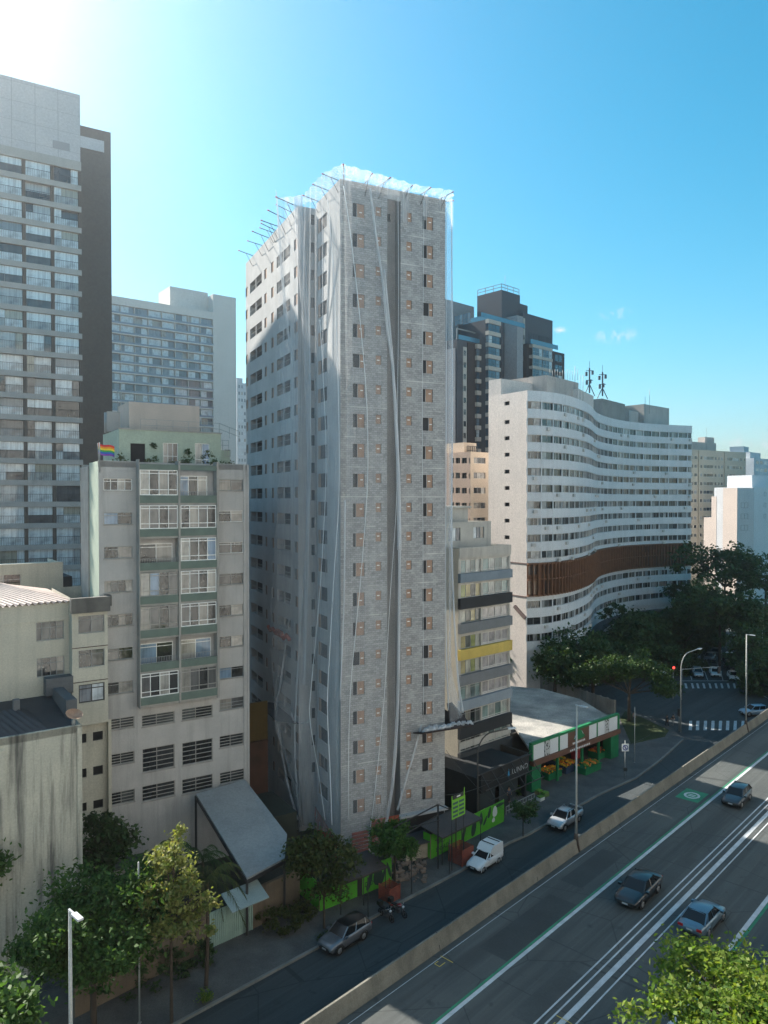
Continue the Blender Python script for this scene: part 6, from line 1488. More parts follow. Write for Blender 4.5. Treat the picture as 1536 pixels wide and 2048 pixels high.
LF_YG=leafmat('leaf_yellowish',[(.20,.24,.07),(.28,.28,.09),(.14,.20,.05),(.34,.30,.14)],.4)
LF_SP=leafmat('leaf_spreading',[(.03,.065,.02),(.05,.10,.028),(.04,.08,.022),(.08,.13,.035)],.3)
LF_OL=leafmat('leaf_olive',[(.05,.07,.02),(.08,.095,.025),(.035,.06,.018)],.3)
def tree(loc,blobs,n,leaf,mat,seed,lab,name='street_tree',cat='tree',group=None,tr=.22,lean=(0,0),**kw):
    Tn=empty(name,loc,0,lab,cat,group); me=leaf_mesh('crown',blobs,n,leaf,mat,seed,**kw); put(bpy.data.objects.new('crown',me),Tn)
    mb=MB(); zc_=min(b[2]-b[5]*.5 for b in blobs); zc_=max(zc_,.8); top=(lean[0],lean[1],zc_); mb.tube([(0,0,-.15),(lean[0]*.3,lean[1]*.3,zc_*.5),top],[tr,tr*.8,tr*.65],8,cap=False)
    for i,b in enumerate(blobs[:8]):
        e=Vector(b[:3]); m_=Vector(top).lerp(e,.5)+Vector((0,0,.12*b[5])); mb.tube([top,m_,e+Vector((0,0,b[5]*.4))],[tr*.5,tr*.3,tr*.08],6,cap=False)
        r=random.Random(seed+i)
        for k in range(4):
            q_=e+Vector((r.uniform(-1,1)*b[3],r.uniform(-1,1)*b[4],r.uniform(-.3,.8)*b[5]))*.75; q_=Vector(b[:3])+(q_-e); mb.tube([m_,q_],[tr*.2,.02],4,cap=False)
    mb.build('trunk',[BARK],Tn); return Tn
def rb_(n,R_,H_,z,seed,s=.45,sz=.35):
    r=random.Random(seed); out=[(0,0,z,R_*.55,R_*.55,H_*.5)]
    for i in range(n):
        a=2*math.pi*i/n+r.random()*.5; q_=R_*(.45+.25*r.random()); out.append((q_*math.cos(a),q_*math.sin(a),z+H_*r.uniform(-.35,.45),R_*s*r.uniform(.75,1.15),R_*s*r.uniform(.75,1.15),H_*sz*r.uniform(.8,1.2)))
    return out
# big sunlit tree beside the elevated road
q=AT(1415,1960,33)
tree((17.6,31.5,0),[(a,b,c-b*.22,d,e,f) for a,b,c,d,e,f in rb_(11,6.9,3.0,10.6,3,.42)]+[(-5.2,-.5,10.0,1.8,1.8,1.0),(2.5,-2,11.4,3.0,3,1.1),(-1,-4,11.2,3,3,1.3),(1,4.2,9.9,2.6,2,.8)],36000,.13,LF_LT,31,'large sunlit yellow-green tree at the lower right corner by the elevated road','street_tree',tr=.35,clump=.75,nclump=420)
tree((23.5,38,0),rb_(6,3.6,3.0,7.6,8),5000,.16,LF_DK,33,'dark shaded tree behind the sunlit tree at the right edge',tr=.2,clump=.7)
# lower left trees
def gp_(px,py): return G(px,py,.13)
g=gp_(187,2052); tree(g,rb_(9,4.4,4.0,6.7,5)+[(-2.5,1,5.0,2.2,2.2,1.4),(2.8,0,6.4,2,2,1.2)],26000,.15,LF_MD,41,'broad mid-green tree standing behind the tall left street lamp',tr=.24,clump=.85,nclump=260)
g=gp_(343,2046); tree(g,[(.3,0,12.0,.5,.5,.9),(-.2,0,10.9,.9,.9,.8),(.3,.2,9.6,1.3,1.3,.9),(-1.3,0,8.6,1.0,1.0,.8),(.9,0,8.3,1.4,1.3,.9),(2.4,0,8.0,.7,.7,.6),(-.3,0,6.9,1.8,1.6,.8),(1.7,0,6.5,1.2,1.2,.8)],6500,.14,LF_YG,42,'tall slim tree with pale yellow-green leaves before the metal-roofed shed',tr=.13,clump=.42,nclump=105)
g=G(-60,1990,.13); tree(g,rb_(6,3.0,4.0,8.2,15),5000,.2,LF_MD,43,'bright leafy tree cut off by the left edge beside the stained wall',tr=.2,clump=.7)
g=AT(-5,2010,36); tree((g.x,36,0),rb_(6,1.9,2.6,g.z-.2,16),4200,.19,LF_MD,44,'small tree crown poking in at the bottom left corner',tr=.15,clump=.6)
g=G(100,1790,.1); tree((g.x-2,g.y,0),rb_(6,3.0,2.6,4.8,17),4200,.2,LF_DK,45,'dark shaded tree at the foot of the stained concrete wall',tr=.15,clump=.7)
g=AT(215,1690,58.5); tree((g.x,g.y,0),rb_(6,2.0,3.6,6.6,18),5000,.2,LF_DK,46,'dense dark tree against the cream stair wing',tr=.15,clump=.6)
g=AT(275,1720,54); tree((g.x,g.y,0),rb_(5,2.2,2.0,5.2,19),2600,.18,LF_OL,47,'sparse olive bush-like tree over the mossy yard roof',tr=.1,clump=.6)
# pavement trees before the raw tower
g=gp_(648,1856); tree(g,[(.2,.5,5.6,2.3,2,1.2),(-1.6,.6,5.4,1.6,1.5,1.1),(1.4,.8,5.0,1.5,1.5,1.0),(-.2,0,3.6,1.5,1.4,.9),(.9,0,2.8,1.1,1.1,.7),(-1.0,.4,6.4,1.4,1.3,.8)],5200,.15,LF_OL,51,'dark olive street tree over the first green hoarding',tr=.11,clump=.6)
g=gp_(790,1778); tree(g,rb_(6,2.2,1.9,4.2,22),4600,.14,LF_MD,52,'rounded green street tree between the two site canopies',tr=.09,clump=.5)
g=gp_(1046,1673); tree(g,rb_(5,1.5,1.5,2.4,23),2200,.12,LF_DK,53,'small dark street tree on the kerb between the white van and the pickup',tr=.07,clump=.45)
# palms
def palm(loc,h,nf,fl,lab,seed,mat):
    r=random.Random(seed); Pm=empty('palm_tree',loc,0,lab,'palm tree'); mb=MB(); mb.tube([(0,0,-.1),(.15,0,h*.5),(.1,.1,h)],[.16,.12,.11],8,cap=False); mb.build('trunk',[BARK],Pm); mb=MB()
    for i in range(nf):
        az=2*math.pi*i/nf+r.uniform(-.2,.2); el=r.uniform(.2,1.15); d=Vector((math.cos(az),math.sin(az),0)); sd=Vector((-math.sin(az),math.cos(az),0)); P=[]; n=13
        for k in range(n+1):
            t=k/n; P.append(Vector((.1,.1,h))+d*fl*t*math.cos(el*.6)*(1-.12*t)+Vector((0,0,fl*(math.sin(el)*t-1.15*t*t*(.5+.5*math.cos(el))))))
        mb.tube(P,.018,3,cap=False)
        for k in range(1,n):
            w_=.62*math.sin(math.pi*min(1,.15+.85*k/n))
            for s in (-1,1):
                for j in range(2):
                    p=P[k].lerp(P[k+1],j*.5); tip=p+sd*s*w_*.8+d*.25-Vector((0,0,.28+.2*r.random())); a=d*.035; mb.add([p-a,p+a,tip],[(0,1,2)])
    mb.build('fronds',[mat],Pm)
palm(gp_(412,1975),7.6,16,3.4,'palm tree with drooping fronds between the shed roof and the gate',3,LF_OL); palm(G(440,1905,.13)+Vector((-2,2.5,0)),6.0,14,2.9,'shorter dark palm close behind the drooping palm by the gate',4,LF_DK)
palm(Vector((AT(345,1600,60).x,60,0)),5.6,10,1.8,'small dark palm in the yard by the grey block',5,LF_DK)
def shrub(px,py,rx,rz_,n,mat,lab,seed,leaf=.12,name='shrub'):
    g=G(px,py,.13); me=leaf_mesh(name,[(0,0,rz_*.6,rx,rx*.8,rz_)],n,leaf,mat,seed,clump=.3); mb=MB(); put(bpy.data.objects.new(name,me),None,g,0,lab,'shrub',None)
shrub(560,1858,1.9,1.0,1700,LF_OL,'low spiky shrub bed at the foot of the ochre wall beside the hoarding',61); shrub(610,1838,1.2,.8,900,LF_OL,'low grassy shrub touching the left end of the green hoarding',62); shrub(411,2004,.45,.5,400,LF_LT,'small bright shrub in a planter by the kerb at the bottom',63,.08)
shrub(330,1960,1.8,1.3,1500,LF_DK,'dark hedge at the foot of the street wall below the palms',64); shrub(395,1925,1.4,1.2,1200,LF_DK,'dark bush beside the left jamb of the green gate',65); shrub(372,1608,1.0,1.2,800,LF_DK,'dark plant on the yard by the corner of the shed roof',66); shrub(1032,1588,.8,1.0,700,LF_MD,'potted plants in front of the black shop',67)
shrub(660,1878,.9,.35,500,LF_OL,'scruffy weeds round the street tree beside the grey parked car',68,.1); shrub(233,1990,2.2,1.6,1700,LF_DK,'dark undergrowth beneath the broad tree at the left',69)
# terrace plants on the green penthouse
for i,(px,s_) in enumerate(((240,.55),(252,.35),(296,.4),(310,.5),(366,.5),(379,.6),(417,.9),(430,.5),(344,.4),(446,.4),(458,.4))):
    x=A.on(px,920,.6)[0]; p=A.w(x,.6,AZT-.45)
    me=leaf_mesh('terrace_plant',[(0,0,s_,s_*.6,s_*.6,s_)],int(260*s_),.1,LF_DK if i%2 else LF_OL,200+i,clump=.22); Pq=empty('terrace_plant',p,0,'%s on the penthouse terrace'%('bush at the far left corner','low plant before the dark door','small plant left of the first drainpipe','plant between the dark door and the middle door','plant right of the middle door','leafy plant under the hanging basket','tallest bushy plant beside the right door','plant just right of the tallest bush','plant left of the middle door','small plant by the small window','last plant at the far right corner')[i],'plant','plants on the penthouse terrace'); put(bpy.data.objects.new('leaves',me),Pq); mb=MB(); mb.tube([(0,0,0),(0,0,.35)],[.16,.2],8); mb.build('pot',[BRK],Pq)
for i,px in enumerate((306,376)):
    x,z=A.on(px,891 if i==0 else 904,2.8); me=leaf_mesh('hanging_plant',[(0,0,0,.3,.2,.28)],140,.09,LF_DK,220+i,clump=.15); put(bpy.data.objects.new('hanging_plant',me),None,A.w(x,2.8,z),0,('dark hanging plant on the green penthouse wall left of the drainpipe','lower hanging plant basket on the green penthouse wall near the right door')[i],'plant')
# park trees beyond: three kinds of crown, each tree its own object
protoS=[]
for i,(nb_,R_,H_,z,n,leaf,mat) in enumerate(((10,7.0,8.0,10.5,9000,.42,LF_DK),(9,6.0,5.0,7.5,8000,.34,LF_DK),(8,5.0,8.5,9.0,7000,.34,LF_OL))):
    protoS.append(('p',rb_(nb_,R_,H_,z,70+i),n,leaf,mat))
PK=[ # px, y of crown centre, distance, radius m, half height m, leaf material, seed
 (1450,1110,170,11,7.5,LF_DK),(1532,1125,165,9,7,LF_DK),(1400,1165,178,8,6.5,LF_DK),(1370,1215,165,7,5.5,LF_DK),(1335,1195,158,6.5,5,LF_DK),(1262,1215,150,7,5.5,LF_DK),(1300,1255,146,8,5,LF_DK),(1215,1265,140,7,4.8,LF_DK),
 (1150,1290,128,5.5,4.2,LF_DK),(1186,1325,124,5.0,3.2,LF_OL),(1440,1205,150,8,5,LF_DK),(1515,1215,148,8,6,LF_DK),(1500,1280,138,5.5,5,LF_DK),(1532,1320,128,5,5,LF_DK),(1420,1255,172,5.5,3,LF_DK),(1110,1315,124,3.6,3.2,LF_DK),(1345,1290,148,6.0,3.2,LF_OL),(1395,1135,190,6,6,LF_MD)]
PLAB=['huge dark tree topping the park mass at the right','big dark tree cut by the right edge above the park','tall dark tree beside the far end of the curved block','dark tree before the far lower storeys of the curved block','dark tree in front of the white lower floors of the curved block','dark rounded tree before the bulge of the curved block','wide dark tree in the middle of the park','dark tree just left of the park middle, over the white shopfront panels','dark tree at the foot of the near corner of the curved block','olive tree with a round top left of the spreading plaza tree','dark tree over the top end of the queue of cars','dark tree right of the far street lamp','narrow dark tree right of the car queue','dark tree at the right edge below the slim pole top','low dark tree closing the street beyond the queue of cars','small dark tree beside the sunlit sapling','olive tree over the cars parked left of the queue','greener tree peeping beside the end of the curved block']
for i,(px,py,d,R_,Hh,mat) in enumerate(PK):
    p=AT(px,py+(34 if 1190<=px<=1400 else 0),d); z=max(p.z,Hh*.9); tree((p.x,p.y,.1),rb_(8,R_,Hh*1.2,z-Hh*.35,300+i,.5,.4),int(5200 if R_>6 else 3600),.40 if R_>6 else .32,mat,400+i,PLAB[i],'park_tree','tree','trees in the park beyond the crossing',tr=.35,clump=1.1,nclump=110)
# spreading flat tree over the plaza
g=G(1258,1442,.13); p=AT(1262,1362,g.y); tree(g,[(0,0,8.3,4.5,4,1.3),(-4,1,7.6,3.2,3,1.2),(4,0,7.4,3.2,3,1.1),(1.5,2,9.4,3.6,3,1.0),(-2,-1,8.8,3,3,1.0),(-6,2,6.6,2.5,2.5,1.0),(6.3,1,6.6,2.2,2.2,.9),(6.5,0,4.8,2,2,1.1),(4.5,-2,5.6,2,2,1)],11000,.2,LF_SP,81,'wide flat-topped spreading tree on the corner lawn beside the market',tr=.3,clump=.8,nclump=150)
g=G(1033,1372,.1); tree((g.x,g.y,0),[(0,0,8.6,1.4,1.4,2.0),(.6,0,6.6,1.9,1.8,1.8),(-.4,0,4.6,2.2,2,1.7),(.2,0,2.9,2.1,2,1.1)],5200,.2,LF_DK,82,'narrow dark conifer-like tree beside the banded building',tr=.16,clump=.6)
g=G(1078,1358,.1); tree((g.x,g.y,0),[(0,0,4.9,1.1,1.1,1.2),(.3,0,6.0,.7,.7,.6),(-2.0,0,5.0,.9,.8,.5),(3.6,0,5.9,.6,.6,.6)],1500,.17,LF_LT,83,'bright sunlit sapling before the near corner of the curved block',tr=.06,clump=.4)

# ================================================================ vehicles
TYRE=surf('tyre',(.018,.018,.018),.85); RIM=flat('rim',(.32,.33,.34),.35,metal=.6); CARG=flat('car_glass',(.010,.013,.016),.08,spec=.3); BLKT=flat('black_trim',(.015,.015,.016),.5); LAMP=flat('headlamp_glass',(.55,.57,.6),.1,spec=.9); TAIL=flat('tail_lamp',(.35,.01,.01),.2,spec=.8); PLATE=flat('number_plate',(.45,.46,.47),.5)
def wheel_mesh(r_):
    m=MB(); m.tube([(0,-.11,0),(0,-.10,0),(0,.10,0),(0,.11,0)],[r_*.93,r_,r_,r_*.93],16); return m.mesh('wheel',[TYRE])
def rim_mesh(r_):
    m=MB(); 
    for s in (1,): 
        m.tube([(0,s*.09,0),(0,s*.118,0)],[r_*.62,r_*.58],12); 
        for k in range(5): a=2*math.pi*k/5; m.bar((0,s*.12,0),(r_*.58*math.cos(a),s*.12,r_*.58*math.sin(a)),.05,.02)
    return m.mesh('rim',[RIM])
WMS={}
CARS={ # kind: L,W,H, belt stations [(x,zl,zb,wf)], greenhouse (xb0,xt0,xt1,xb1), wheelbase, wheel r
 'sedan':(4.6,1.80,1.45,[(-2.3,.45,.72,.84),(-2.2,.32,.95,.93),(-1.6,.24,.99,1),(-.5,.22,.95,1),(.8,.22,.93,1),(1.5,.22,.86,.99),(2.05,.27,.74,.93),(2.3,.38,.60,.80)],(-1.75,-.95,.35,1.12),2.68,.33),
 'hatch':(4.1,1.76,1.48,[(-2.05,.42,.75,.86),(-1.98,.32,.98,.94),(-1.3,.24,1.0,1),(-.3,.22,.96,1),(.7,.22,.94,1),(1.35,.22,.86,.99),(1.85,.27,.74,.93),(2.05,.38,.60,.82)],(-1.98,-1.55,.25,1.0),2.52,.32),
 'suv':(4.35,1.80,1.62,[(-2.17,.48,.85,.86),(-2.1,.38,1.1,.94),(-1.3,.28,1.10,1),(-.3,.26,1.06,1),(.7,.26,1.04,1),(1.4,.26,.99,.99),(1.95,.32,.88,.94),(2.17,.45,.70,.84)],(-2.05,-1.7,.3,1.02),2.58,.36),
 'van':(3.95,1.65,1.40,[(-1.98,.40,.80,.9),(-1.93,.32,.98,.95),(-1.2,.24,1.0,1),(-.3,.22,.98,1),(.6,.22,.96,1),(1.2,.22,.90,.98),(1.75,.27,.76,.92),(1.97,.38,.62,.82)],(-.55,-.45,.15,.78),2.45,.29),
 'pickup':(4.9,1.84,1.66,[(-2.45,.55,1.02,.92),(-2.4,.42,1.12,.96),(-1.5,.34,1.12,1),(-.4,.30,1.10,1),(.8,.30,1.08,1),(1.6,.30,1.02,.99),(2.2,.36,.90,.94),(2.45,.5,.72,.84)],(-.95,-.65,.55,1.25),2.98,.37)}
PAINTS={}
def paint(name,c,metal=.3):
    if name not in PAINTS: PAINTS[name]=flat('paint_'+name,c,.32,metal,.4,.6)
    return PAINTS[name]
def car(kind,loc,heading,pt,lab,cat='car',group=None,roof=None,rails=False,name='parked_car',lights=False):
    L,W,H,stn,gh,wb,wr=CARS[kind]; C_=empty(name,loc,R(90-heading),lab,cat,group); hw=W/2
    sec=lambda x,zl,zb,wf:[(x,s*hw*wf*f,zl+(zb-zl)*h) for s,pp in ((-1,[(.86,0),(.97,.16),(1,.5),(.985,.8),(.90,.97),(.55,1.02)]),(1,[(.55,1.02),(.90,.97),(.985,.8),(1,.5),(.97,.16),(.86,0)])) for f,h in pp]
    # smooth stations
    mb=MB(); S=[]; 
    for i in range(len(stn)-1):
        for k in range(3): t=k/3; S.append(tuple(a+(b-a)*t for a,b in zip(stn[i],stn[i+1])))
    S.append(stn[-1]); rings=[sec(*s) for s in S]; n=12; vs=[p for r_ in rings for p in r_]; fs=[(i*n+k,(i+1)*n+k,(i+1)*n+(k+1)%n,i*n+(k+1)%n) for i in range(len(S)-1) for k in range(n)]; fs+=[tuple(range(n)),tuple(range((len(S)-1)*n,len(S)*n))[::-1]]
    mb.add(vs,fs,0,True); o=mb.build('body',[pt],C_)
    zb=lambda x: np.interp(x,[s[0] for s in stn],[s[2] for s in stn])
    xb0,xt0,xt1,xb1=gh; wbm,wtm=hw*.90,hw*.70; z0a,z0b=zb(xb0)-.02,zb(xb1)-.02
    g=MB(); g.add([(xb0,-wbm,z0a),(xb0,wbm,z0a),(xb1,wbm*.96,z0b),(xb1,-wbm*.96,z0b),(xt0,-wtm,H-.04),(xt0,wtm,H-.04),(xt1,wtm,H-.03),(xt1,-wtm,H-.03)],[(0,1,5,4),(2,3,7,6),(1,2,6,5),(3,0,4,7)]); g.build('windows',[CARG],C_)
    r_=MB(); xm=(xt0+xt1)/2; R3=[]
    for x,dz in ((xt0-.08,-.06),(xt0+.15,0),(xm,.03),(xt1-.1,.0),(xt1+.06,-.05)):
        R3.append([(x,y,H-.03+dz+e) for y,e in ((-wtm-.03,-.03),(-wtm*.8,.01),(0,.03),(wtm*.8,.01),(wtm+.03,-.03))])
    vs=[p for a in R3 for p in a]; r_.add(vs,[(i*5+k,(i+1)*5+k,(i+1)*5+k+1,i*5+k+1) for i in range(4) for k in range(4)],0,True); rr=roof or pt
    def PB(*a):
        p_=MB(); p_.bar(*a); p_.build('pillar',[pt],C_)
    r_.build('roof',[rr],C_); 
    for s in (-1,1):
        PB((xb1,s*wbm*.965,z0b),(xt1,s*(wtm+.005),H-.03),.09,.05); PB((xb0,s*(wbm+.004),z0a),(xt0,s*(wtm+.005),H-.04),.13 if kind!='sedan' else .09,.06)
        xq=(xb0*.45+xb1*.55); xq2=(xt0*.45+xt1*.55); PB((xq,s*(wbm+.004),zb(xq)-.02),(xq2,s*(wtm+.008),H-.04),.07,.03)
        if kind in('suv','hatch','sedan'): xq=xb0*.82+xb1*.18; xq2=xt0*.9+xt1*.1; PB((xq,s*(wbm+.004),zb(xq)-.02),(xq2,s*(wtm+.008),H-.04),.07,.03)

    if wr not in WMS: WMS[wr]=(wheel_mesh(wr),rim_mesh(wr))
    xo=(stn[-1][0]-L/2+wb/2)-.0; xf=wb/2+.12; xr=-wb/2+.12
    ar=MB()
    for x in (xf,xr):
        for s in (-1,1):
            o=bpy.data.objects.new('wheel',WMS[wr][0]); put(o,C_,(x,s*(hw-.11),wr)); 
            if s<0: o.rotation_euler=(0,0,math.pi)
            put(bpy.data.objects.new('rim',WMS[wr][1]),o)
            P=[]; 
            for k in range(13): a=math.pi*k/12*1.16-.25; P.append((x+(wr+.07)*math.cos(a),s*(hw+.004),wr+(wr+.07)*math.sin(a)))
            ar.tube(P,.045,5)
    ar.build('wheel_arches',[BLKT if kind in('suv','pickup') else pt],C_)
    xF=stn[-1][0]; xR=stn[0][0]; zf=stn[-1][2]
    for s in (-1,1):
        h_=MB(); h_.add([(xF-.10,s*hw*.52,zf-.02),(xF-.16,s*hw*.84,zf+.03),(xF-.42,s*hw*.93,zf+.12),(xF-.26,s*hw*.60,zf+.10),(xF-.04,s*hw*.52,zf-.14),(xF-.10,s*hw*.84,zf-.12)],[(0,1,2,3),(0,4,5,1)]); h_.build('headlight',[LAMP],C_)
        h_=MB(); zt_=stn[1][2]; h_.box(xR-.02,xR+.12,min(s*hw*.5,s*hw*.88),max(s*hw*.5,s*hw*.88),zt_-.24,zt_-.08); h_.build('tail_light',[TAIL],C_)
        h_=MB(); xm_=xb1-.22; h_.box(xm_-.12,xm_+.1,min(s*(hw-.02),s*(hw+.2)),max(s*(hw-.02),s*(hw+.2)),z0b+.02,z0b+.17); h_.build('mirror',[pt],C_)
    h_=MB(); h_.box(xF-.05,xF+.02,-hw*.45,hw*.45,zf-.22,zf-.06); h_.box(xF-.03,xF+.03,-hw*.6,hw*.6,stn[-1][1]-.06,stn[-1][1]+.08); h_.box(xR-.03,xR+.05,-hw*.7,hw*.7,stn[0][1]-.08,stn[0][1]+.06)
    h_.box(stn[2][0],stn[-3][0],-hw*.99,hw*.99,stn[3][1]-.05,stn[3][1]+.05); h_.build('grille',[BLKT],C_)
    h_=MB(); h_.box(xF+.025,xF+.035,-.2,.2,stn[-1][1]-.0,stn[-1][1]+.11); h_.box(xR-.04,xR-.03,-.2,.2,.62,.73); h_.build('number_plate',[PLATE],C_)
    if rails:
        h_=MB()
        for s in (-1,1): h_.bar((xt0+.1,s*wtm*.92,H+.05),(xt1-.15,s*wtm*.92,H+.05),.04)
        h_.build('roof_rail',[BLKT],C_)
    return C_,hw
SIL=paint('silver',(.42,.44,.47),.5); WHP=paint('white',(.72,.73,.74),0); BLKP=paint('black',(.012,.013,.016),.2); GRYP=paint('grey',(.17,.18,.20),.5); BLU=paint('blue_grey',(.10,.16,.21),.5); DGR=paint('dark_grey',(.045,.052,.06),.5)
hs_=223
def gl2(p1,p2,z=0): a=G(*p1,z);b=G(*p2,z); return (a+b)/2
# lower street
g=G(690,1885,.0); car('suv',(g.x,g.y,.0),222.5,GRYP,'grey compact SUV with a black roof parked in front of the lettered green hoarding','car',roof=BLKP,name='parked_car')
g=G(966,1733,0); vn,hw=car('van',(g.x+.2,g.y+.3,0),222.5,WHP,'small white panel van with a tall box body and black roof bars','van',name='parked_van')
mb=MB(); P=[(-1.97,.86),(-1.90,1.80),(-1.7,1.86),(-.30,1.86),(-.12,1.74),(.22,1.40),(-.45,.92)]
for s in (0,): mb.add([(x,-hw*.93,z) for x,z in P]+[(x,hw*.93,z) for x,z in P],[tuple(range(7)),tuple(range(7,14))[::-1]]+[(i,7+i,7+(i+1)%7,(i+1)%7) for i in range(7)])
mb.build('cargo_box',[WHP],vn); mb=MB()
for x in (-1.45,-.55): mb.box(x-.04,x+.04,-hw*.8,hw*.8,1.88,1.93)
mb.build('roof_bar',[BLKT],vn)
g=G(1130,1648,0); pk,hw=car('pickup',(g.x,g.y,0),222.5,SIL,'silver double-cab pickup standing on the lower street behind the tall lamp','pickup',rails=True,name='pickup_truck')
mb=MB(); mb.box(-2.3,-1.0,-hw*.78,hw*.78,1.135,1.15); mb.build('load_bed',[BLKT],pk); mb=MB()
for s in (-1,1): mb.bar((-1.0,s*hw*.72,1.6),(-1.45,s*hw*.78,1.15),.09)
mb.bar((-2.42,-hw*.8,1.2),(-2.42,hw*.8,1.2),.1); mb.build('sport_bar',[SIL],pk)
# elevated road
g=G(1273,1800,DZ); s_,o_=onroad(1273,1796); p=rp(s_+.4,o_); car('sedan',(p[0],p[1],DZ),222,BLKP,'large glossy black sedan driving towards us on the elevated road','car',name='moving_car')[0].scale=(1.06,1.06,1.02)
s_,o_=onroad(1474,1603); p=rp(s_,o_); car('hatch',(p[0],p[1],DZ),222,DGR,'dark grey hatchback entering the sunlit patch of the elevated road','car',name='moving_car')
s_,o_=onroad(1405,1850); p=rp(s_,o_); car('sedan',(p[0],p[1],DZ),44,BLU,'blue-grey sedan seen from behind driving away in the right lane','car',name='moving_car')
# queue at the signal
Q=[(620,600,SIL,'suv','silver SUV first in the left queue lane at the far crossing'),(845,592,WHP,'hatch','white hatchback with lit lamps first in the middle queue lane'),(1085,635,WHP,'sedan','white sedan first in the right queue lane'),(565,492,SIL,'sedan','silver sedan second in the left queue lane'),(580,405,GRYP,'hatch','grey hatchback third in the left queue lane'),(812,478,DGR,'sedan','dark sedan second in the middle queue lane'),(775,395,GRYP,'suv','grey SUV third in the middle queue lane'),(858,325,DGR,'hatch','dark hatchback at the back of the middle queue lane'),(1020,395,BLKP,'suv','black SUV with a pale roof third in the right queue lane'),(1035,505,BLKP,'sedan','black sedan second in the right queue lane'),(150,570,WHP,'suv','white SUV parked under the trees left of the queue'),(375,525,DGR,'sedan','dark sedan waiting under the trees left of the queue'),(120,560,None,None,None)]
for (x,y,pt,kd,lab) in Q:
    if not pt: continue
    g=G(*F8(x,y),0); hdg=197 if x>400 else 200
    if y<420 and x>500: hdg=215
    car(kd,(g.x,g.y,0),hdg,pt,lab,group='cars queueing at the far crossing' if x>400 else None,roof=WHP if 'pale roof' in lab else None,name='queueing_car' if x>400 else 'parked_car')
g=G(1508,1430,0); car('suv',(g.x,g.y,0),262,paint('lightblue',(.32,.44,.55),.3),'pale blue-grey SUV crossing behind the barrier at the right edge','car',name='moving_car')
g=G(1137,1378,0); car('hatch',(g.x,g.y,0),20,SIL,'silver hatchback on the back street behind the market wall','car',name='parked_car')
g=G(1172,1372,0); car('sedan',(g.x,g.y,0),75,GRYP,'grey sedan half hidden by trees on the back street','car',name='parked_car')
# motorcycles
def moto(loc,rz,col_,lab):
    M_=empty('motorcycle',loc,rz,lab,'motorcycle')
    for x in (-.68,.68):
        mb=MB(); P=[(x+.27*math.cos(a),0,.30+.27*math.sin(a)) for a in [2*math.pi*k/16 for k in range(17)]]; mb.tube(P,.045,6); mb.tube([(x,-.05,.3),(x,.05,.3)],.09,8); 
        for k in range(4): a=math.pi*k/4; mb.bar((x-.26*math.cos(a),0,.3-.26*math.sin(a)),(x+.26*math.cos(a),0,.3+.26*math.sin(a)),.012)
        mb.build('wheel',[TYRE],M_)
    mb=MB(); mb.tube([(.68,.09,.3),(.45,.09,.95)],.03,6); mb.tube([(.68,-.09,.3),(.45,-.09,.95)],.03,6); mb.tube([(.45,0,.9),(0,0,.55),(-.35,0,.6),(-.68,.08,.3)],.035,6); mb.box(-.2,.2,-.12,.12,.25,.55); mb.tube([(-.1,.14,.3),(-.8,.16,.35)],.04,6); mb.build('frame',[flat('moto_frame',(.12,.12,.125),.4,.6)],M_)
    mb=MB(); mb.tube([(.38,0,.86),(.2,0,.92),(-.05,0,.82)],[.09,.16,.12],8); mb.box(-.75,-.55,-.1,.1,.55,.62); mb.build('tank',[col_],M_); mb=MB(); mb.box(-.72,-.02,-.13,.13,.76,.84); mb.build('seat',[BLKT],M_)
    mb=MB(); mb.tube([(.3,-.36,1.05),(.42,-.2,1.0),(.42,.2,1.0),(.3,.36,1.05)],.02,6); mb.build('handlebar',[RIM],M_); mb=MB(); mb.tube([(.5,0,.88),(.62,0,.86)],[.11,.1],10); mb.build('headlight',[LAMP],M_)
    mb=MB(); mb.box(-.95,-.6,-.2,.2,.88,1.2); mb.build('top_box',[BLKT],M_)
g=G(772,1838,0); moto((g.x,g.y,.0),R(-50),BLKP,'black motorcycle parked at the kerb nearest the grey SUV'); g=G(796,1830,0); moto((g.x,g.y,0),R(-42),paint('red',(.3,.02,.02),.2),'second motorcycle at the kerb, with a round headlight and a dark red tank')
g=G(1112,1384,0); moto((g.x,g.y,0),R(20),paint('red',(.3,.02,.02),.2),'red motorcycle beside the silver hatchback on the back street')
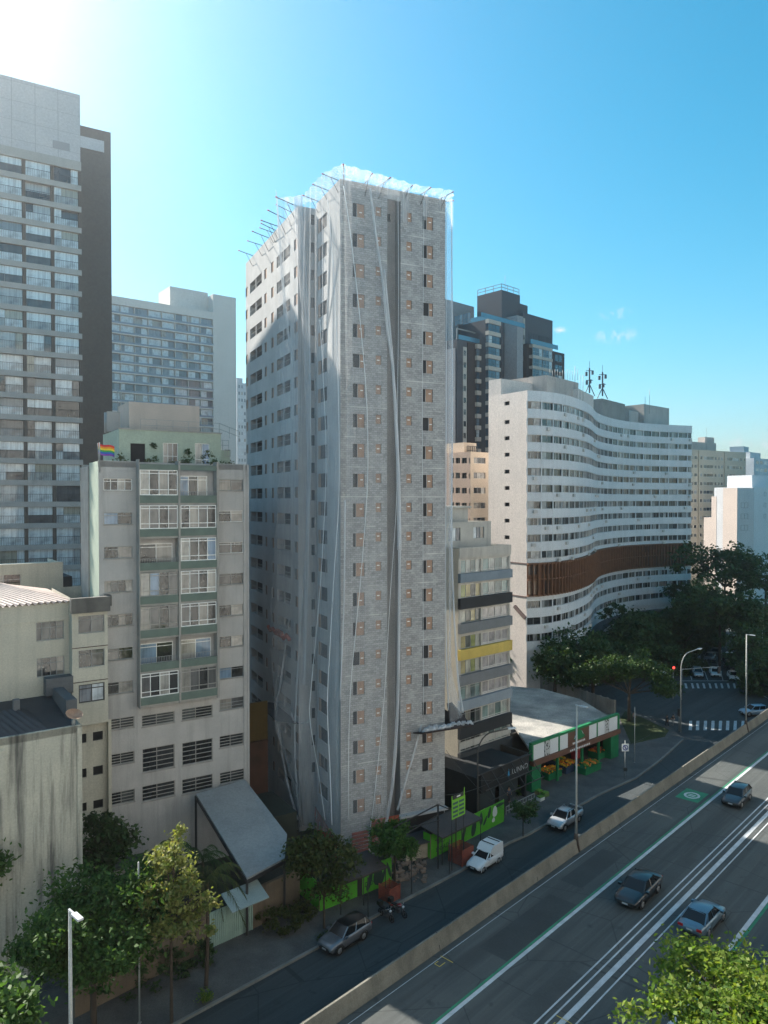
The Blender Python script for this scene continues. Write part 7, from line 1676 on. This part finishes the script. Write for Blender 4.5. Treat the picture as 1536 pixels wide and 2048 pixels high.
# ================================================================ people
SKIN=flat('skin',(.30,.17,.11),.6); HAIR=flat('hair',(.02,.015,.012),.7)
def person(loc,rz,top,bot,lab,stride=.18,arm=.1):
    me=bpy.data.meshes.new('person'); H=[(0,0,.95),(0,0,1.15),(0,0,1.38),(0,0,1.50),(0,0,1.60),(.02,0,1.70)]
    V_=list(H); E=[(0,1),(1,2),(2,3),(3,4),(4,5)]; rad=[.14,.125,.13,.055,.085,.075]
    for s,st_ in ((-1,stride),(1,-stride)):
        b=len(V_); V_+= [(.0,s*.10,.90),(st_*.5,s*.11,.50),(st_,s*.11,.08),(st_+.16,s*.12,.04)]; E+=[(0,b),(b,b+1),(b+1,b+2),(b+2,b+3)]; rad+=[.10,.065,.045,.04]
        b=len(V_); V_+= [(0,s*.19,1.40),(-st_*.3,s*.25,1.14),(-st_*.6+.06,s*.25,.90),(-st_*.6+.09,s*.25,.80)]; E+=[(2,b),(b,b+1),(b+1,b+2),(b+2,b+3)]; rad+=[.06,.045,.033,.04]
    me.from_pydata(V_,E,[]); me.materials.append(SKIN); o=bpy.data.objects.new('person',me); put(o,None,loc,rz,lab,'person')
    def skin(ob,rr,root=0):
        ob.modifiers.new('skin','SKIN'); 
        for i,r_ in enumerate(rr): ob.data.skin_vertices[0].data[i].radius=(r_,r_)
        ob.data.skin_vertices[0].data[root].use_root=True; s_=ob.modifiers.new('sub','SUBSURF'); s_.levels=1; s_.render_levels=1
    skin(o,rad)
    def cloth(nm,vi,mat,gr):
        mp_={v:i for i,v in enumerate(vi)}; m2=bpy.data.meshes.new(nm); m2.from_pydata([V_[v] for v in vi],[(mp_[a],mp_[b]) for a,b in E if a in mp_ and b in mp_],[]); m2.materials.append(mat); c=bpy.data.objects.new(nm,m2); put(c,o); skin(c,[rad[v]+gr for v in vi])
    cloth('shirt',[1,0,2,10,11,18,19],top,.022); cloth('trousers',[0,6,7,8,14,15,16],bot,.02)
    m3=MB(); m3.tube([(.0,0,1.66),(-.01,0,1.72),(-.01,0,1.79)],[.10,.10,.05],10); m3.build('hair',[HAIR],o)
c_dk=flat('cloth_dark',(.02,.022,.03),.9); c_rd=flat('cloth_red',(.35,.12,.09),.9); c_gr=flat('cloth_grey',(.16,.17,.18),.9); c_bl=flat('cloth_blue',(.04,.07,.14),.9)
person(G(1334,1453,.13),R(200),c_dk,c_dk,'person in dark clothes standing at the corner kerb, the left one of two'); person(G(1346,1451,.13),R(120),c_dk,c_gr,'person in a dark top by the corner pole, the right one of two'); person(G(1226,1504,.13),R(-90),c_rd,c_bl,'person in a faded red top beside the far green pillar of the market',.05); person(G(1268,1446,.17),R(60),c_gr,c_dk,'person walking on the corner lawn under the spreading tree'); person(G(1018,1604,.13),R(-60),c_bl,c_dk,'person in a blue top standing before the black shop',.05)

# overhead cables sagging between the street lamp, the black shop and the raw tower
cb=MB()
for (a,b,sg_) in (((985,1560,80),(1300,1470,105),1.0),((890,1590,72),(1062,1500,84),1.2),((892,1500,73),(1010,1620,76),.6),((1062,1520,84),(955,1560,76),.8)):
    A0=AT(*a);B0=AT(*b); P=[A0.lerp(B0,k/14)-Vector((0,0,sg_*4*(k/14)*(1-k/14))) for k in range(15)]; cb.tube(P,.025,4)
cb.build('overhead_cables',[DKF],label='dark cables sagging between the black shop and the street lamps',cat='cable')

# ================================================================ haze volume added to stand for the sun's lens glare
mb=MB(); mb.box(-700,700,-400,1100,-1.5,135); hm=bpy.data.materials.new('haze_air'); hm.use_nodes=True; t=hm.node_tree; t.nodes.clear()
ho=N(t,'ShaderNodeOutputMaterial'); hv_=N(t,'ShaderNodeVolumePrincipled'); hv_.inputs['Color'].default_value=(.97,.985,1,1); hv_.inputs['Density'].default_value=.00048; hv_.inputs['Anisotropy'].default_value=.86; t.links.new(hv_.outputs[0],ho.inputs['Volume'])
mb.build('haze',[hm],kind='stuff')
